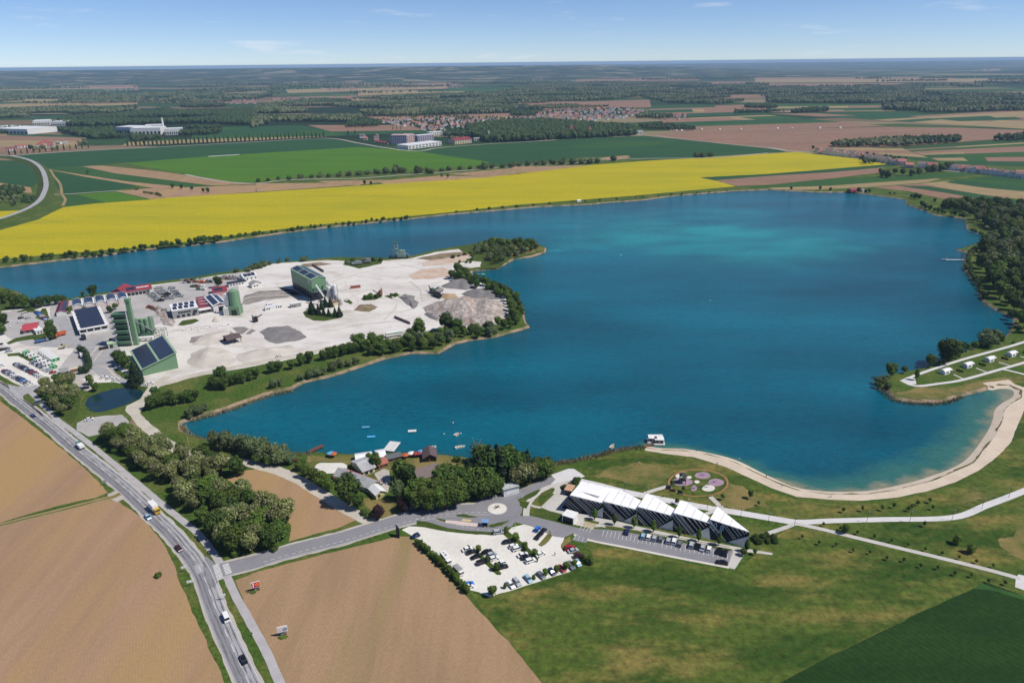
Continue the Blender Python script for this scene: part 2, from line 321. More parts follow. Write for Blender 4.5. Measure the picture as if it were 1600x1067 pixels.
def build_lake():
 xs=[p.x for p in LB];ys=[p.y for p in LB]
 pts=[Vector((p.x, p.y))for p in LB];n0=len(pts)
 st=9.0;y=min(ys)
 while y<max(ys):
  x=min(xs)
  while x<max(xs):
   if inside(x, y, LB):pts.append(Vector((x+random.uniform(-2, 2), y+random.uniform(-2, 2))))
   x+=st
  y+=st
 n1=len(pts)
 vs, es, fs, *_=delaunay_2d_cdt(pts, [(i, (i+1)%n0)for i in range(n0)], [], 1, 1e-4)
 me=bpy.data.meshes.new('lake');
 keep=[]
 for f in fs:
  cx=sum(vs[i].x for i in f)/len(f);cy=sum(vs[i].y for i in f)/len(f)
  if inside(cx, cy, LB):keep.append(tuple(f))
 me.from_pydata([(v.x, v.y, WZ)for v in vs], [], keep)
 if me.polygons[0].normal.z<0:me.flip_normals()
 A=me.color_attributes.new('depth_tint', 'FLOAT_COLOR', 'POINT')
 bx0, bx1=G(1180, 740).x, G(1400, 760).x
 plumes=[((1010, 372), 85, 50, 0.75, -0.1), ((1120, 362), 95, 48, 0.85, -0.15), ((1250, 380), 100, 60, 0.62, 0.05), ((900, 385), 60, 30, 0.5, -0.1), ((1180, 392), 150, 60, 0.62, 0.0), ((1120, 335), 110, 70, 0.4, 0.0), ((1000, 355), 150, 110, 0.5, 0.0), ((1110, 372), 190, 80, 0.66, 0.0), ((860, 392), 22, 10, 0.7, 0)]
 pc=[(G(*c, WZ), a, b, s, r_)for c, a, b, s, r_ in plumes]
 for i, v in enumerate(vs):
  p=Vector((v.x, v.y))
  db=line_d(p, BEACH_EDGE);shallow=max(0.0, 1-db/(9.0+20.0*min(1, max(0, (v.x-bx0)/(bx1-bx0)))))
  da=line_d(p, ALL_EDGE)if v.y<900 else 99
  rim=max(0.0, 1-da/5.0)*0.5
  t=0
  for c, a, b, s, r_ in pc:
   dx, dy=v.x-c.x, v.y-c.y;ca, sa=math.cos(r_), math.sin(r_)
   u, w=(dx*ca+dy*sa)/a, (-dx*sa+dy*ca)/b
   u+=0.35*noise.noise(Vector((v.x*0.02, v.y*0.03, 1)));w+=0.5*noise.noise(Vector((v.x*0.02, v.y*0.03, 5)))
   t=max(t, s*math.exp(-(u*u+w*w)))
  A.data[i].color=(shallow, t, rim, 1)
 o=bpy.data.objects.new('lake_water', me);COL.objects.link(o);props(o, kind='structure')
 m=bpy.data.materials.new('lake_water');m.use_nodes=True;nt=m.node_tree;N=nt.nodes;L=nt.links
 b=N['Principled BSDF'];b.inputs['Roughness'].default_value=0.16;b.inputs['IOR'].default_value=1.33;b.inputs['Specular IOR Level'].default_value=0.22
 at=N.new('ShaderNodeVertexColor');at.layer_name='depth_tint';sp=N.new('ShaderNodeSeparateColor');L.new(at.outputs['Color'], sp.inputs['Color'])
 t=N.new('ShaderNodeTexCoord')
 n1_=N.new('ShaderNodeTexNoise');n1_.inputs['Scale'].default_value=0.006;n1_.inputs['Detail'].default_value=5;
 mp2=N.new('ShaderNodeMapping');mp2.inputs['Scale'].default_value=(0.7, 1.8, 1);L.new(t.outputs['Object'], mp2.inputs['Vector']);L.new(mp2.outputs[0], n1_.inputs['Vector'])
 r1=N.new('ShaderNodeMapRange');r1.inputs['From Min'].default_value=0.35;r1.inputs['From Max'].default_value=0.68;L.new(n1_.outputs['Fac'], r1.inputs['Value'])
 x0=N.new('ShaderNodeMix');x0.data_type='RGBA';x0.inputs['A'].default_value=(0.0003, 0.064, 0.102, 1);x0.inputs['B'].default_value=(0.0004, 0.122, 0.178, 1)
 L.new(r1.outputs['Result'], x0.inputs['Factor'])
 def mixin(cur, fac, c, lo=0, hi=1):
  x=N.new('ShaderNodeMix');x.data_type='RGBA';x.inputs['B'].default_value=(*c, 1);L.new(cur, x.inputs['A'])
  rr=N.new('ShaderNodeMapRange');rr.inputs['From Min'].default_value=lo;rr.inputs['From Max'].default_value=hi;rr.interpolation_type='SMOOTHSTEP'
  L.new(fac, rr.inputs['Value']);L.new(rr.outputs['Result'], x.inputs['Factor']);return x.outputs['Result']
 n2=N.new('ShaderNodeTexNoise');n2.inputs['Scale'].default_value=0.02;n2.inputs['Detail'].default_value=6;L.new(mp2.outputs[0], n2.inputs['Vector'])
 mu=N.new('ShaderNodeMath');mu.operation='MULTIPLY';L.new(sp.outputs['Green'], mu.inputs[0])
 r2=N.new('ShaderNodeMapRange');r2.inputs['From Min'].default_value=0.3;r2.inputs['From Max'].default_value=0.7;r2.inputs['To Min'].default_value=0.65;r2.inputs['To Max'].default_value=1.05
 L.new(n2.outputs['Fac'], r2.inputs['Value']);L.new(r2.outputs['Result'], mu.inputs[1])
 cur=mixin(x0.outputs['Result'], mu.outputs[0], (0.008, 0.27, 0.28), 0, 1.0)
 cur=mixin(cur, sp.outputs['Blue'], (0.02, 0.06, 0.05), 0, 1)
 ad=N.new('ShaderNodeMath');ad.operation='MULTIPLY_ADD';
 n3=N.new('ShaderNodeTexNoise');n3.inputs['Scale'].default_value=0.07;n3.inputs['Detail'].default_value=5;L.new(t.outputs['Object'], n3.inputs['Vector'])
 s3=N.new('ShaderNodeMath');s3.operation='SUBTRACT';L.new(n3.outputs['Fac'], s3.inputs[0]);s3.inputs[1].default_value=0.5
 gate=N.new('ShaderNodeMapRange');gate.inputs['From Max'].default_value=0.3;gate.inputs['To Max'].default_value=0.7;L.new(sp.outputs['Red'], gate.inputs['Value'])
 L.new(s3.outputs[0], ad.inputs[0]);L.new(gate.outputs['Result'], ad.inputs[1]);L.new(sp.outputs['Red'], ad.inputs[2])
 cur=mixin(cur, ad.outputs[0], (0.030, 0.13, 0.115), 0.10, 0.68)
 cur=mixin(cur, ad.outputs[0], (0.22, 0.215, 0.145), 0.68, 1.0)
 rip_shade=N.new('ShaderNodeTexNoise');rip_shade.inputs['Scale'].default_value=0.42;rip_shade.inputs['Detail'].default_value=5;rip_shade.inputs['Roughness'].default_value=.7;mq=N.new('ShaderNodeMapping');mq.inputs['Scale'].default_value=(.55, 1.7, 1);mq.inputs['Rotation'].default_value=(0, 0, .2)
 L.new(t.outputs['Object'], mq.inputs['Vector']);L.new(mq.outputs[0], rip_shade.inputs['Vector']);rr_=N.new('ShaderNodeMapRange');rr_.inputs['From Min'].default_value=.3;rr_.inputs['From Max'].default_value=.7;rr_.inputs['To Min'].default_value=.78;rr_.inputs['To Max'].default_value=1.22;L.new(rip_shade.outputs['Fac'], rr_.inputs['Value'])
 sv=N.new('ShaderNodeVectorMath');sv.operation='SCALE';L.new(cur, sv.inputs[0]);L.new(rr_.outputs['Result'], sv.inputs['Scale']);cur=sv.outputs[0]  # light and dark of the ripples put into the water colour
 L.new(cur, b.inputs['Base Color'])
 def wv(sc, st):
  n=N.new('ShaderNodeTexNoise');n.inputs['Scale'].default_value=sc;n.inputs['Detail'].default_value=4;n.inputs['Roughness'].default_value=0.6
  q=N.new('ShaderNodeMapping');q.inputs['Scale'].default_value=st;q.inputs['Rotation'].default_value=(0, 0, 0.15);L.new(t.outputs['Object'], q.inputs['Vector']);L.new(q.outputs[0], n.inputs['Vector']);return n.outputs['Fac']
 bp=N.new('ShaderNodeBump');bp.inputs['Distance'].default_value=0.6;bp.inputs['Strength'].default_value=0.9;L.new(wv(0.35, (0.8, 2.2, 1)), bp.inputs['Height'])
 bp2=N.new('ShaderNodeBump');bp2.inputs['Distance'].default_value=0.25;bp2.inputs['Strength'].default_value=1;L.new(wv(1.1, (0.8, 2.0, 1)), bp2.inputs['Height'])
 L.new(bp.outputs[0], bp2.inputs['Normal']);L.new(bp2.outputs[0], b.inputs['Normal'])
 me.materials.append(m);return m
m_water=build_lake()
GL=offset_loop(LB, 1.9)
def build_bank():
 n=len(LB);inner=offset_loop(LB, -1.5)
 vs=[(p.x, p.y, 0.0)for p in GL]+[(p.x, p.y, WZ-0.9)for p in inner]
 fs=[(i, n+i, n+(i+1)%n, (i+1)%n)for i in range(n)]
 o=link_mesh('lake_shore', vs, fs, m_bank);
 if o.data.polygons[10].normal.z<0:o.data.flip_normals()
 props(o, kind='structure')
build_bank()
# ---- ground: one sheet to the horizon, open at the lake and the pond
POND=[(133, 632), (137, 622), (152, 615), (165, 611), (180, 607), (200, 606), (219, 607), (224, 614), (218, 622), (205, 629), (185, 636), (165, 642), (150, 644), (140, 641)]
PB=wobble([G(a, b, -0.8)for a, b in POND], 2, 0.5)
if sum(PB[i].x*PB[(i+1)%len(PB)].y-PB[(i+1)%len(PB)].x*PB[i].y for i in range(len(PB)))<0:PB.reverse()
def build_ground():
 E_=60000
 pts=[];edges=[]
 def loop(P):
  n0=len(pts);pts.extend(Vector((p[0], p[1]))for p in P);n=len(P)
  edges.extend((n0+i, n0+(i+1)%n)for i in range(n))
 loop([(-E_, -3000), (E_, -3000), (E_, E_), (-E_, E_)]);loop([(p.x, p.y)for p in GL])
 PG=offset_loop(PB, 2.0);loop([(p.x, p.y)for p in PG])
 vs, es, fs, *_=delaunay_2d_cdt(pts, edges, [], 1, 1e-4)
 keep=[]
 for f in fs:
  cx=sum(vs[i].x for i in f)/3;cy=sum(vs[i].y for i in f)/3
  if not inside(cx, cy, GL)and not inside(cx, cy, PG):keep.append(tuple(f))
 o=link_mesh('ground', [(v.x, v.y, 0)for v in vs], keep, m_ground)
 if o.data.polygons[0].normal.z<0:o.data.flip_normals()
 props(o, kind='structure')
 n=len(PB)
 inn=offset_loop(PB, -1.0)
 o=link_mesh('pond_shore', [(p.x, p.y, 0)for p in PG]+[(p.x, p.y, -1.3)for p in inn], [(i, n+i, n+(i+1)%n, (i+1)%n)for i in range(n)], m_verge)
 if o.data.polygons[3].normal.z<0:o.data.flip_normals()
 props(o, kind='structure')
 P=[Vector((p.x, p.y, -0.8))for p in PB]
 m=mat('pond_water', (0.008, 0.030, 0.045), (0.02, 0.045, 0.03), scale=0.12, mid=(0.5, 0.66), rough=0.12, spec=0.5, bump=0.08, bscale=1.0)
 props(link_mesh('pond_water', P, tess(P), m), kind='structure')
def far_ground_mat():
 m=bpy.data.materials.new('open_country');m.use_nodes=True;nt=m.node_tree;N=nt.nodes;L=nt.links
 b=N['Principled BSDF'];b.inputs['Roughness'].default_value=0.95;b.inputs['Specular IOR Level'].default_value=0.1
 t=N.new('ShaderNodeTexCoord');q=N.new('ShaderNodeMapping');q.inputs['Rotation'].default_value=(0, 0, 0.35);q.inputs['Scale'].default_value=(0.35, 1.0, 1)
 L.new(t.outputs['Object'], q.inputs['Vector'])
 v=N.new('ShaderNodeTexVoronoi');v.inputs['Scale'].default_value=0.0042;L.new(q.outputs[0], v.inputs['Vector'])
 cr=N.new('ShaderNodeValToRGB');cr.color_ramp.interpolation='CONSTANT'
 els=[(0, (0.035, 0.075, 0.020)), (0.18, (0.16, 0.115, 0.065)), (0.3, (0.05, 0.09, 0.025)), (0.46, (0.02, 0.045, 0.018)), (0.62, (0.20, 0.145, 0.09)), (0.72, (0.03, 0.07, 0.02)), (0.88, (0.22, 0.18, 0.10))]
 cr.color_ramp.elements[0].color=(*els[0][1], 1);cr.color_ramp.elements[1].position=els[1][0];cr.color_ramp.elements[1].color=(*els[1][1], 1)
 for p, c in els[2:]:e=cr.color_ramp.elements.new(p);e.color=(*c, 1)
 s=N.new('ShaderNodeSeparateColor');L.new(v.outputs['Color'], s.inputs['Color']);L.new(s.outputs['Red'], cr.inputs['Fac'])
 n=N.new('ShaderNodeTexNoise');n.inputs['Scale'].default_value=0.0012;n.inputs['Detail'].default_value=9;L.new(q.outputs[0], n.inputs['Vector'])
 r1=N.new('ShaderNodeMapRange');r1.inputs['From Min'].default_value=0.54;r1.inputs['From Max'].default_value=0.56;L.new(n.outputs['Fac'], r1.inputs['Value'])
 x=N.new('ShaderNodeMix');x.data_type='RGBA';L.new(r1.outputs['Result'], x.inputs['Factor']);L.new(cr.outputs['Color'], x.inputs['A']);x.inputs['B'].default_value=(0.014, 0.030, 0.011, 1)
 g=N.new('ShaderNodeSeparateXYZ');L.new(t.outputs['Object'], g.inputs[0])
 r2=N.new('ShaderNodeMapRange');r2.inputs['From Min'].default_value=1500;r2.inputs['From Max'].default_value=1560;L.new(g.outputs['Y'], r2.inputs['Value'])
 n2=N.new('ShaderNodeTexNoise');n2.inputs['Scale'].default_value=0.05;n2.inputs['Detail'].default_value=8;L.new(t.outputs['Object'], n2.inputs['Vector'])
 r3=N.new('ShaderNodeMapRange');r3.inputs['From Min'].default_value=0.45;r3.inputs['From Max'].default_value=0.68;L.new(n2.outputs['Fac'], r3.inputs['Value'])
 y=N.new('ShaderNodeMix');y.data_type='RGBA';y.inputs['A'].default_value=(0.055, 0.098, 0.016, 1);y.inputs['B'].default_value=(0.12, 0.13, 0.034, 1);L.new(r3.outputs['Result'], y.inputs['Factor'])
 z=N.new('ShaderNodeMix');z.data_type='RGBA';L.new(r2.outputs['Result'], z.inputs['Factor']);L.new(y.outputs['Result'], z.inputs['A']);L.new(x.outputs['Result'], z.inputs['B'])
 f_=N.new('ShaderNodeTexNoise');f_.inputs['Scale'].default_value=0.6;f_.inputs['Detail'].default_value=4;L.new(t.outputs['Object'], f_.inputs['Vector'])
 fr=N.new('ShaderNodeMapRange');fr.inputs['From Min'].default_value=.3;fr.inputs['From Max'].default_value=.7;fr.inputs['To Min'].default_value=.62;fr.inputs['To Max'].default_value=1.3;L.new(f_.outputs['Fac'], fr.inputs['Value'])
 vs_=N.new('ShaderNodeVectorMath');vs_.operation='SCALE';L.new(z.outputs['Result'], vs_.inputs[0]);L.new(fr.outputs['Result'], vs_.inputs['Scale'])
 L.new(vs_.outputs[0], b.inputs['Base Color']);return m
m_ground=far_ground_mat()
build_ground()
# ---- far country: hills and haze
def hill_mat():
 m=mat('wooded_hills', (0.012, 0.027, 0.010), (0.040, 0.060, 0.024), scale=0.005, detail=11, mid=(0.42, 0.58), stretch=(0.6, 1, 1), col3=(0.20, 0.17, 0.10), sc3=0.0035, mid3=(0.54, 0.60), fine=(0.03, 0.4, 1.6))
 return m
def build_hills():
 m=hill_mat()
 for nm, x0, x1, y0, y1, nx, ny, hf in(('hills', -16000, 5200, 8600, 16500, 210, 60, lambda x, y:150*min(1, max(0, (4500-x)/3500))+30), ('hills', -30000, 34000, 19000, 34000, 160, 30, lambda x, y:150+40*noise.noise(Vector((x/5000, 3, 0))))):
  vs=[];fs=[]
  for j in range(ny+1):
   for i in range(nx+1):
    x=x0+(x1-x0)*i/nx;y=y0+(y1-y0)*j/ny
    f=min(1, j/(ny*0.55));ex=min(1, i/12, (nx-i)/12)
    h=hf(x, y)*(f**0.8)*ex
    h*=0.72+0.28*min(1, max(-1, noise.fractal(Vector((x/1900, y/1500, 0)), 1.0, 2.0, 5)*1.6))
    if j==ny or j==0 or i in(0, nx):h=-5
    h=min(h, CAM_H-10-0.0035*y)
    vs.append((x, y, h))
  for j in range(ny):
   for i in range(nx):
    a=j*(nx+1)+i;fs.append((a, a+1, a+nx+2, a+nx+1))
  o=link_mesh(nm, vs, fs, m, smooth=True);props(o, kind='structure')
build_hills()
def build_haze():
 mb=MB();mb.box((0, 26500, -8), (110000, 60000, 199));
 m=bpy.data.materials.new('haze_air');m.use_nodes=True;N=m.node_tree.nodes;L=m.node_tree.links
 N.remove(N['Principled BSDF']);v=N.new('ShaderNodeVolumePrincipled');v.inputs['Color'].default_value=(0.50, 0.73, 1.0, 1)
 v.inputs['Density'].default_value=HAZE;v.inputs['Anisotropy'].default_value=0.0
 L.new(v.outputs[0], N['Material Output'].inputs['Volume'])
 o=mb.build('haze', m);props(o, kind='stuff')
HAZE=4.8e-5
build_haze()
# ---- fields
z1=0.02
psheet('rapeseed_field', [(-120, 415), (0, 405), (100, 396), (200, 388), (300, 377), (400, 363), (500, 351), (600, 342), (700, 332), (800, 321), (900, 313), (1000, 305), (1150, 291.5), (1135, 287), (1120, 283), (1092, 277.5), (1200, 272), (1290, 265), (1391, 256.5), (1350, 248.5), (1312, 245), (1245, 237.5), (1200, 240.5), (1117, 245.5), (1012, 251.5), (950, 256), (912, 258.5), (800, 273.5), (700, 281), (550, 291), (400, 301), (255, 309), (150, 318), (99, 324), (82, 332), (60, 343), (0, 360), (-120, 375)], z1, m_rape, w=(6, 1.0))
psheet('rapeseed_field', [(-60, 331), (0, 330), (33, 329), (25, 336), (0, 344), (-60, 360)], z1, m_rape, w=(6, 1.0))
psheet('crop_field', [(195, 255), (300, 246.5), (400, 240), (560, 230), (600, 232.5), (630, 235), (652, 236.5), (700, 244), (750, 251), (765, 254), (750, 259), (675, 265.5), (530, 271.5), (437, 279.5), (400, 284), (375, 287), (290, 272.5)], z1+.04, m_crop_bright, w=(8, 1))
psheet('crop_field', [(10, 245), (60, 240), (150, 234.5), (270, 228.5), (400, 221.5), (510, 216.5), (560, 225), (625, 234), (560, 230), (400, 240), (300, 246.5), (195, 255), (129, 260), (69, 263), (60, 255)], z1, m_crop_dark, w=(8, 1))
psheet('crop_field', [(652, 236), (700, 231), (800, 225), (900, 216.5), (1007, 212.5), (1100, 222), (1215, 234), (1230, 238), (1197, 239.5), (1117, 244.5), (1012, 250.5), (962, 246), (912, 246.5), (825, 255), (790, 262), (750, 252), (700, 244)], z1, m_crop_dark, w=(8, 1))
psheet('crop_field', [(880, 229), (962, 221), (1062, 220), (1025, 227), (950, 232.5), (875, 230)], z1+.03, m_crop_mid, w=(8, 2))
psheet('soil_field', [(1015, 210.5), (1100, 206), (1200, 202.5), (1387, 198.5), (1500, 200), (1620, 204), (1620, 216), (1540, 219), (1400, 230), (1301, 231), (1250, 236.5), (1232, 236), (1130, 224), (1050, 215)], z1, m_soil_far, w=(8, 1))
psheet('stubble_strip', [(190, 228), (300, 223.5), (400, 219.5), (510, 213.5), (512, 211), (400, 214.5), (300, 218), (200, 222.5)], z1+.05, m_tan)
psheet('soil_field', [(127, 260), (160, 259), (250, 268), (350, 282), (395, 288), (330, 290), (250, 280), (180, 271)], z1, m_soil_b, w=(6, .6))
psheet('crop_field', [(69, 263), (129, 260.5), (180, 271), (250, 280), (330, 290.5), (290, 293), (200, 284), (120, 272)], z1, m_crop_mid, w=(6, .6))
psheet('soil_field', [(78, 265), (120, 272), (200, 284), (290, 293), (400, 289), (401, 300), (330, 305), (262, 309), (180, 299), (240, 294), (130, 276)], z1+.02, m_soil, w=(6, .6))
psheet('crop_field', [(80, 268), (130, 276), (215, 291), (180, 298), (97, 304), (88, 290), (82, 278)], z1+.04, m_crop_dark, w=(6, .6))
psheet('crop_field', [(97, 305), (180, 299.5), (236, 312), (150, 318), (105, 323), (97, 315)], z1+.04, m_crop_mid, w=(6, .6))
psheet('crop_field', [(120, 304), (180, 300), (232, 312), (165, 316.5)], z1+.06, m_crop_bright, w=(6, .6))
psheet('soil_field', [(180, 299), (262, 309.5), (237, 311.5)], z1+.08, m_soil_b)
psheet('crop_field', [(-80, 262), (0, 252), (40, 256), (57, 272), (60, 285), (50, 293), (0, 285), (-80, 290)], z1, m_crop_dark, w=(6, .6))
psheet('soil_field', [(-80, 300), (0, 286), (48, 293), (50, 302), (0, 297), (-60, 310)], z1+.02, m_soil_b, w=(6, .6))
psheet('soil_field', [(400, 287), (500, 286), (545, 290), (420, 299), (400, 300)], z1+.02, m_soil, w=(6, .6))
psheet('soil_field', [(495, 283), (620, 281), (560, 290), (520, 289)], z1+.03, m_soil_b, w=(6, .6))
psheet('soil_field', [(590, 283), (690, 274.5), (770, 277), (700, 281.5), (600, 288)], z1+.02, m_soil, w=(6, .6))
psheet('soil_field', [(700, 272), (800, 263), (850, 263), (800, 273), (760, 277)], z1+.03, m_soil_b, w=(6, .6))
psheet('soil_field', [(800, 261), (930, 258), (845, 267.5), (800, 272)], z1+.02, m_soil, w=(6, .6))
psheet('soil_field', [(935, 247), (980, 243), (985, 246), (955, 252)], z1+.03, m_soil_b, w=(6, .6))
psheet('crop_field', [(1094, 277.5), (1200, 272.3), (1391, 256.7), (1400, 259), (1300, 269), (1200, 275), (1115, 281.5)], z1+.02, m_crop_dark, w=(6, .6))
psheet('soil_field', [(1117, 282), (1200, 275.3), (1300, 269.3), (1380, 262), (1375, 270), (1290, 280), (1200, 289), (1152, 291)], z1+.02, m_soil_far, w=(6, .6))
psheet('crop_field', [(1152, 292), (1200, 289.5), (1290, 280.5), (1400, 275), (1500, 268), (1560, 270), (1500, 276), (1400, 283), (1300, 290), (1200, 293.5)], z1+.02, m_crop_mid, w=(6, .6))
psheet('crop_field', [(1200, 293.8), (1300, 290.3), (1400, 283.3), (1470, 279), (1450, 285), (1350, 293), (1250, 297), (1210, 296)], z1+.02, m_tan, w=(6, .6))
psheet('soil_field', [(1365, 293), (1450, 286), (1500, 288), (1560, 305), (1590, 314), (1530, 318), (1480, 312), (1420, 299)], z1+.02, m_soil_far, w=(6, .6))
psheet('crop_field', [(1400, 290), (1450, 291), (1620, 318), (1620, 324), (1560, 316), (1480, 302)], z1+.05, m_crop_dark, w=(6, .6))
psheet('crop_field', [(1440, 287), (1480, 283), (1620, 300), (1620, 315), (1520, 302)], z1+.07, m_tan, w=(6, .6))
psheet('crop_field', [(1475, 285), (1500, 282), (1620, 294), (1620, 301), (1540, 294)], z1+.09, m_crop_dark, w=(6, .6))
psheet('soil_field', [(1480, 281), (1540, 277), (1620, 285), (1620, 293), (1550, 288)], z1+.07, m_crop_mid, w=(6, .6))
psheet('crop_field', [(1520, 279), (1560, 275), (1620, 281), (1620, 288), (1580, 284)], z1+.11, m_crop_dark, w=(6, .6))
def strips(name, quad, n, mats, seed):
 """quad in photo px (top-left, top-right, bottom-right, bottom-left), cut into n long strips"""
 rr=random.Random(seed);A, B, C, D=[G(*q)for q in quad];t=[0.0]
 for i in range(n):t.append(t[-1]+rr.uniform(0.4, 1.6))
 t=[x/t[-1]for x in t]
 for i in range(n):
  a0, a1=A.lerp(D, t[i]), A.lerp(D, t[i+1]*0.995);b0, b1=B.lerp(C, t[i]), B.lerp(C, t[i+1]*0.995)
  k=rr.choice((1, 1, 2, 3));cut=[0]+sorted(rr.uniform(0.2, 0.8)for _ in range(k-1))+[1]
  for j in range(k):
   q=[a0.lerp(b0, cut[j]), a0.lerp(b0, cut[j+1]-.002), a1.lerp(b1, cut[j+1]-.002), a1.lerp(b1, cut[j])]
   sheet(name, q, z1+0.13+seed*0.012, rr.choice(mats))
FM=[m_soil_far, m_soil_far, m_crop_mid, m_tan, m_crop_dark, m_soil_far, m_tan]
GM=[m_crop_mid, m_crop_dark, m_crop_mid, m_tan, m_soil_far]
strips('farm_strip', [(1030, 186), (1200, 180), (1387, 197.5), (1050, 207)], 6, FM, 1)
strips('farm_strip', [(1205, 178), (1400, 176), (1620, 187), (1620, 203)], 6, FM, 2)
strips('farm_strip', [(1420, 182), (1600, 172), (1640, 186), (1500, 190)], 4, GM, 3)
strips('farm_strip', [(1410, 232), (1620, 219), (1620, 262), (1480, 256)], 9, FM, 4)
strips('farm_strip', [(1300, 232), (1410, 232), (1470, 254), (1330, 242)], 4, FM, 5)
strips('farm_strip', [(1210, 164), (1390, 162), (1400, 174), (1200, 176)], 5, GM, 6)
strips('farm_strip', [(1010, 168), (1200, 163), (1195, 179), (1030, 184)], 5, FM, 7)
strips('farm_strip', [(820, 162), (1015, 156), (1018, 168), (850, 172)], 3, [m_soil_far, m_soil_far, m_tan], 8)
strips('farm_strip', [(570, 182), (800, 177), (800, 186), (600, 189)], 2, [m_soil_far, m_tan, m_soil_far], 9)
strips('farm_strip', [(1050, 150), (1190, 148), (1170, 153), (1050, 155)], 2, [m_soil_far], 10)
strips('farm_strip', [(430, 158), (560, 153), (640, 154), (450, 161)], 2, [m_tan, m_soil_far], 31)
strips('farm_strip', [(560, 143), (700, 141), (760, 146), (560, 150)], 2, [m_tan, m_crop_mid], 32)
strips('farm_strip', [(1330, 151), (1500, 153), (1500, 158), (1330, 156)], 2, [m_crop_mid, m_tan], 33)
strips('farm_strip', [(900, 138), (1060, 137), (1060, 142), (900, 144)], 2, [m_tan, m_crop_mid], 34)
strips('farm_strip', [(0, 163), (215, 157), (215, 164), (0, 170)], 3, [m_tan, m_soil_far, m_tan], 11)
strips('farm_strip', [(90, 148), (400, 150), (400, 158), (0, 160)], 3, GM+[m_tan], 12)
strips('farm_strip', [(0, 185), (130, 179), (220, 178), (150, 186)], 2, GM, 13)
strips('farm_strip', [(0, 136), (210, 133), (210, 142), (0, 146)], 4, FM, 14)
strips('farm_strip', [(440, 131), (700, 130), (700, 139), (450, 146)], 5, FM, 15)
strips('farm_strip', [(700, 138), (860, 135), (860, 141), (700, 145)], 2, GM, 16)
strips('farm_strip', [(1180, 131), (1420, 130), (1340, 139), (1190, 138)], 3, FM, 17)
strips('farm_strip', [(-60, 206), (140, 213), (110, 236), (-60, 240)], 5, FM+GM, 18)
strips('farm_strip', [(300, 200), (470, 196), (560, 212), (300, 218)], 4, [m_crop_dark, m_crop_mid, m_crop_dark, m_tan], 19)
strips('farm_strip', [(480, 196), (640, 196), (680, 208), (540, 212)], 3, [m_crop_dark, m_soil_far, m_tan], 20)
strips('farm_strip', [(1180, 118), (1600, 116), (1600, 128), (1180, 130)], 5, GM+FM, 21)
strips('farm_strip', [(900, 120), (1150, 117), (1150, 126), (900, 128)], 4, GM+FM, 22)
psheet('ploughed_field', [(-60, 600), (0, 627), (20, 641), (60, 672), (110, 712), (150, 748), (168, 769), (150, 777), (90, 790), (0, 817), (-60, 830)], z1, m_soil, w=(3, .5))
psheet('ploughed_field', [(-80, 842), (0, 823), (90, 800), (165, 780), (188, 784), (220, 808), (252, 845), (272, 880), (277, 900), (290, 930), (305, 965), (325, 1010), (345, 1050), (360, 1090), (-80, 1100)], z1, m_soil, w=(3, .5))
psheet('ploughed_field', [(368, 906), (400, 894), (450, 880), (520, 862), (580, 848), (620, 838), (640, 838), (660, 862), (690, 893), (720, 922), (760, 965), (800, 1010), (848, 1067), (870, 1092), (450, 1092), (430, 1045), (400, 985), (382, 940)], z1, m_soil_b, w=(3, .5))
psheet('ploughed_field', [(352, 747), (380, 735), (410, 732), (440, 742), (480, 765), (520, 788), (552, 806), (558, 812), (530, 824), (480, 838), (452, 845), (455, 820), (430, 790), (380, 770)], z1, m_soil, w=(3, .5))
psheet('wheat_field', [(1195, 1092), (1215, 1067), (1290, 1028), (1380, 985), (1455, 948), (1520, 920), (1545, 910), (1620, 938), (1620, 1092)], z1, m_wheat, w=(3, .4))
psheet('crop_field', [(1520, 920), (1535, 912), (1550, 917), (1620, 936), (1620, 943), (1560, 925), (1545, 922)], z1+.03, m_crop_mid, w=(3, .4))
psheet('lawn', [(735, 925), (760, 935), (800, 925), (860, 905), (925, 870), (930, 850), (1000, 862), (1080, 882), (1150, 893), (1200, 848), (1230, 825), (1300, 838), (1400, 860), (1500, 887), (1590, 915), (1620, 930), (1545, 909), (1520, 919), (1455, 947), (1380, 984), (1290, 1027), (1215, 1066), (1195, 1092), (872, 1092), (850, 1067), (800, 1008), (760, 962)], z1, m_lawn, w=(4, .6))
psheet('lawn', [(900, 738), (925, 718), (960, 708), (1010, 702), (1035, 712), (1080, 716), (1130, 728), (1170, 748), (1210, 770), (1250, 782), (1300, 786), (1370, 786), (1420, 778), (1470, 762), (1530, 735), (1570, 690), (1600, 650), (1640, 640), (1640, 770), (1590, 775), (1500, 812), (1290, 812), (1180, 806), (1080, 788), (950, 765), (915, 750)], z1, m_lawn, w=(4, .4))
psheet('lawn', [(1290, 815), (1500, 815), (1590, 778), (1640, 768), (1640, 900), (1590, 905), (1500, 882), (1400, 855), (1250, 822)], z1, m_lawn, w=(4, .4))
for i, q in enumerate([[(1000, 722), (1040, 728), (1060, 740), (1020, 755), (960, 750), (920, 742), (960, 730)], [(1140, 757), (1180, 765), (1200, 790), (1150, 797), (1110, 790), (1120, 765)], [(1420, 640), (1420, 640), (1420, 640)], [(1420, 640), (1420, 640)], [(1590, 830), (1640, 800), (1640, 890), (1585, 870), (1560, 850)], [(1500, 775), (1530, 768), (1560, 775), (1500, 785)]]):
 if q[0]!=q[1]:psheet('dry_grass_patch', q, z1+.012, m_dry, w=(2.0, 3.2))
psheet('dry_grass_patch', [(1400, 615), (1440, 604), (1480, 606), (1530, 596), (1560, 590), (1600, 588), (1600, 598), (1560, 600), (1500, 613), (1470, 623), (1430, 623)], z1+.02, m_dry, w=(2, 1.2))
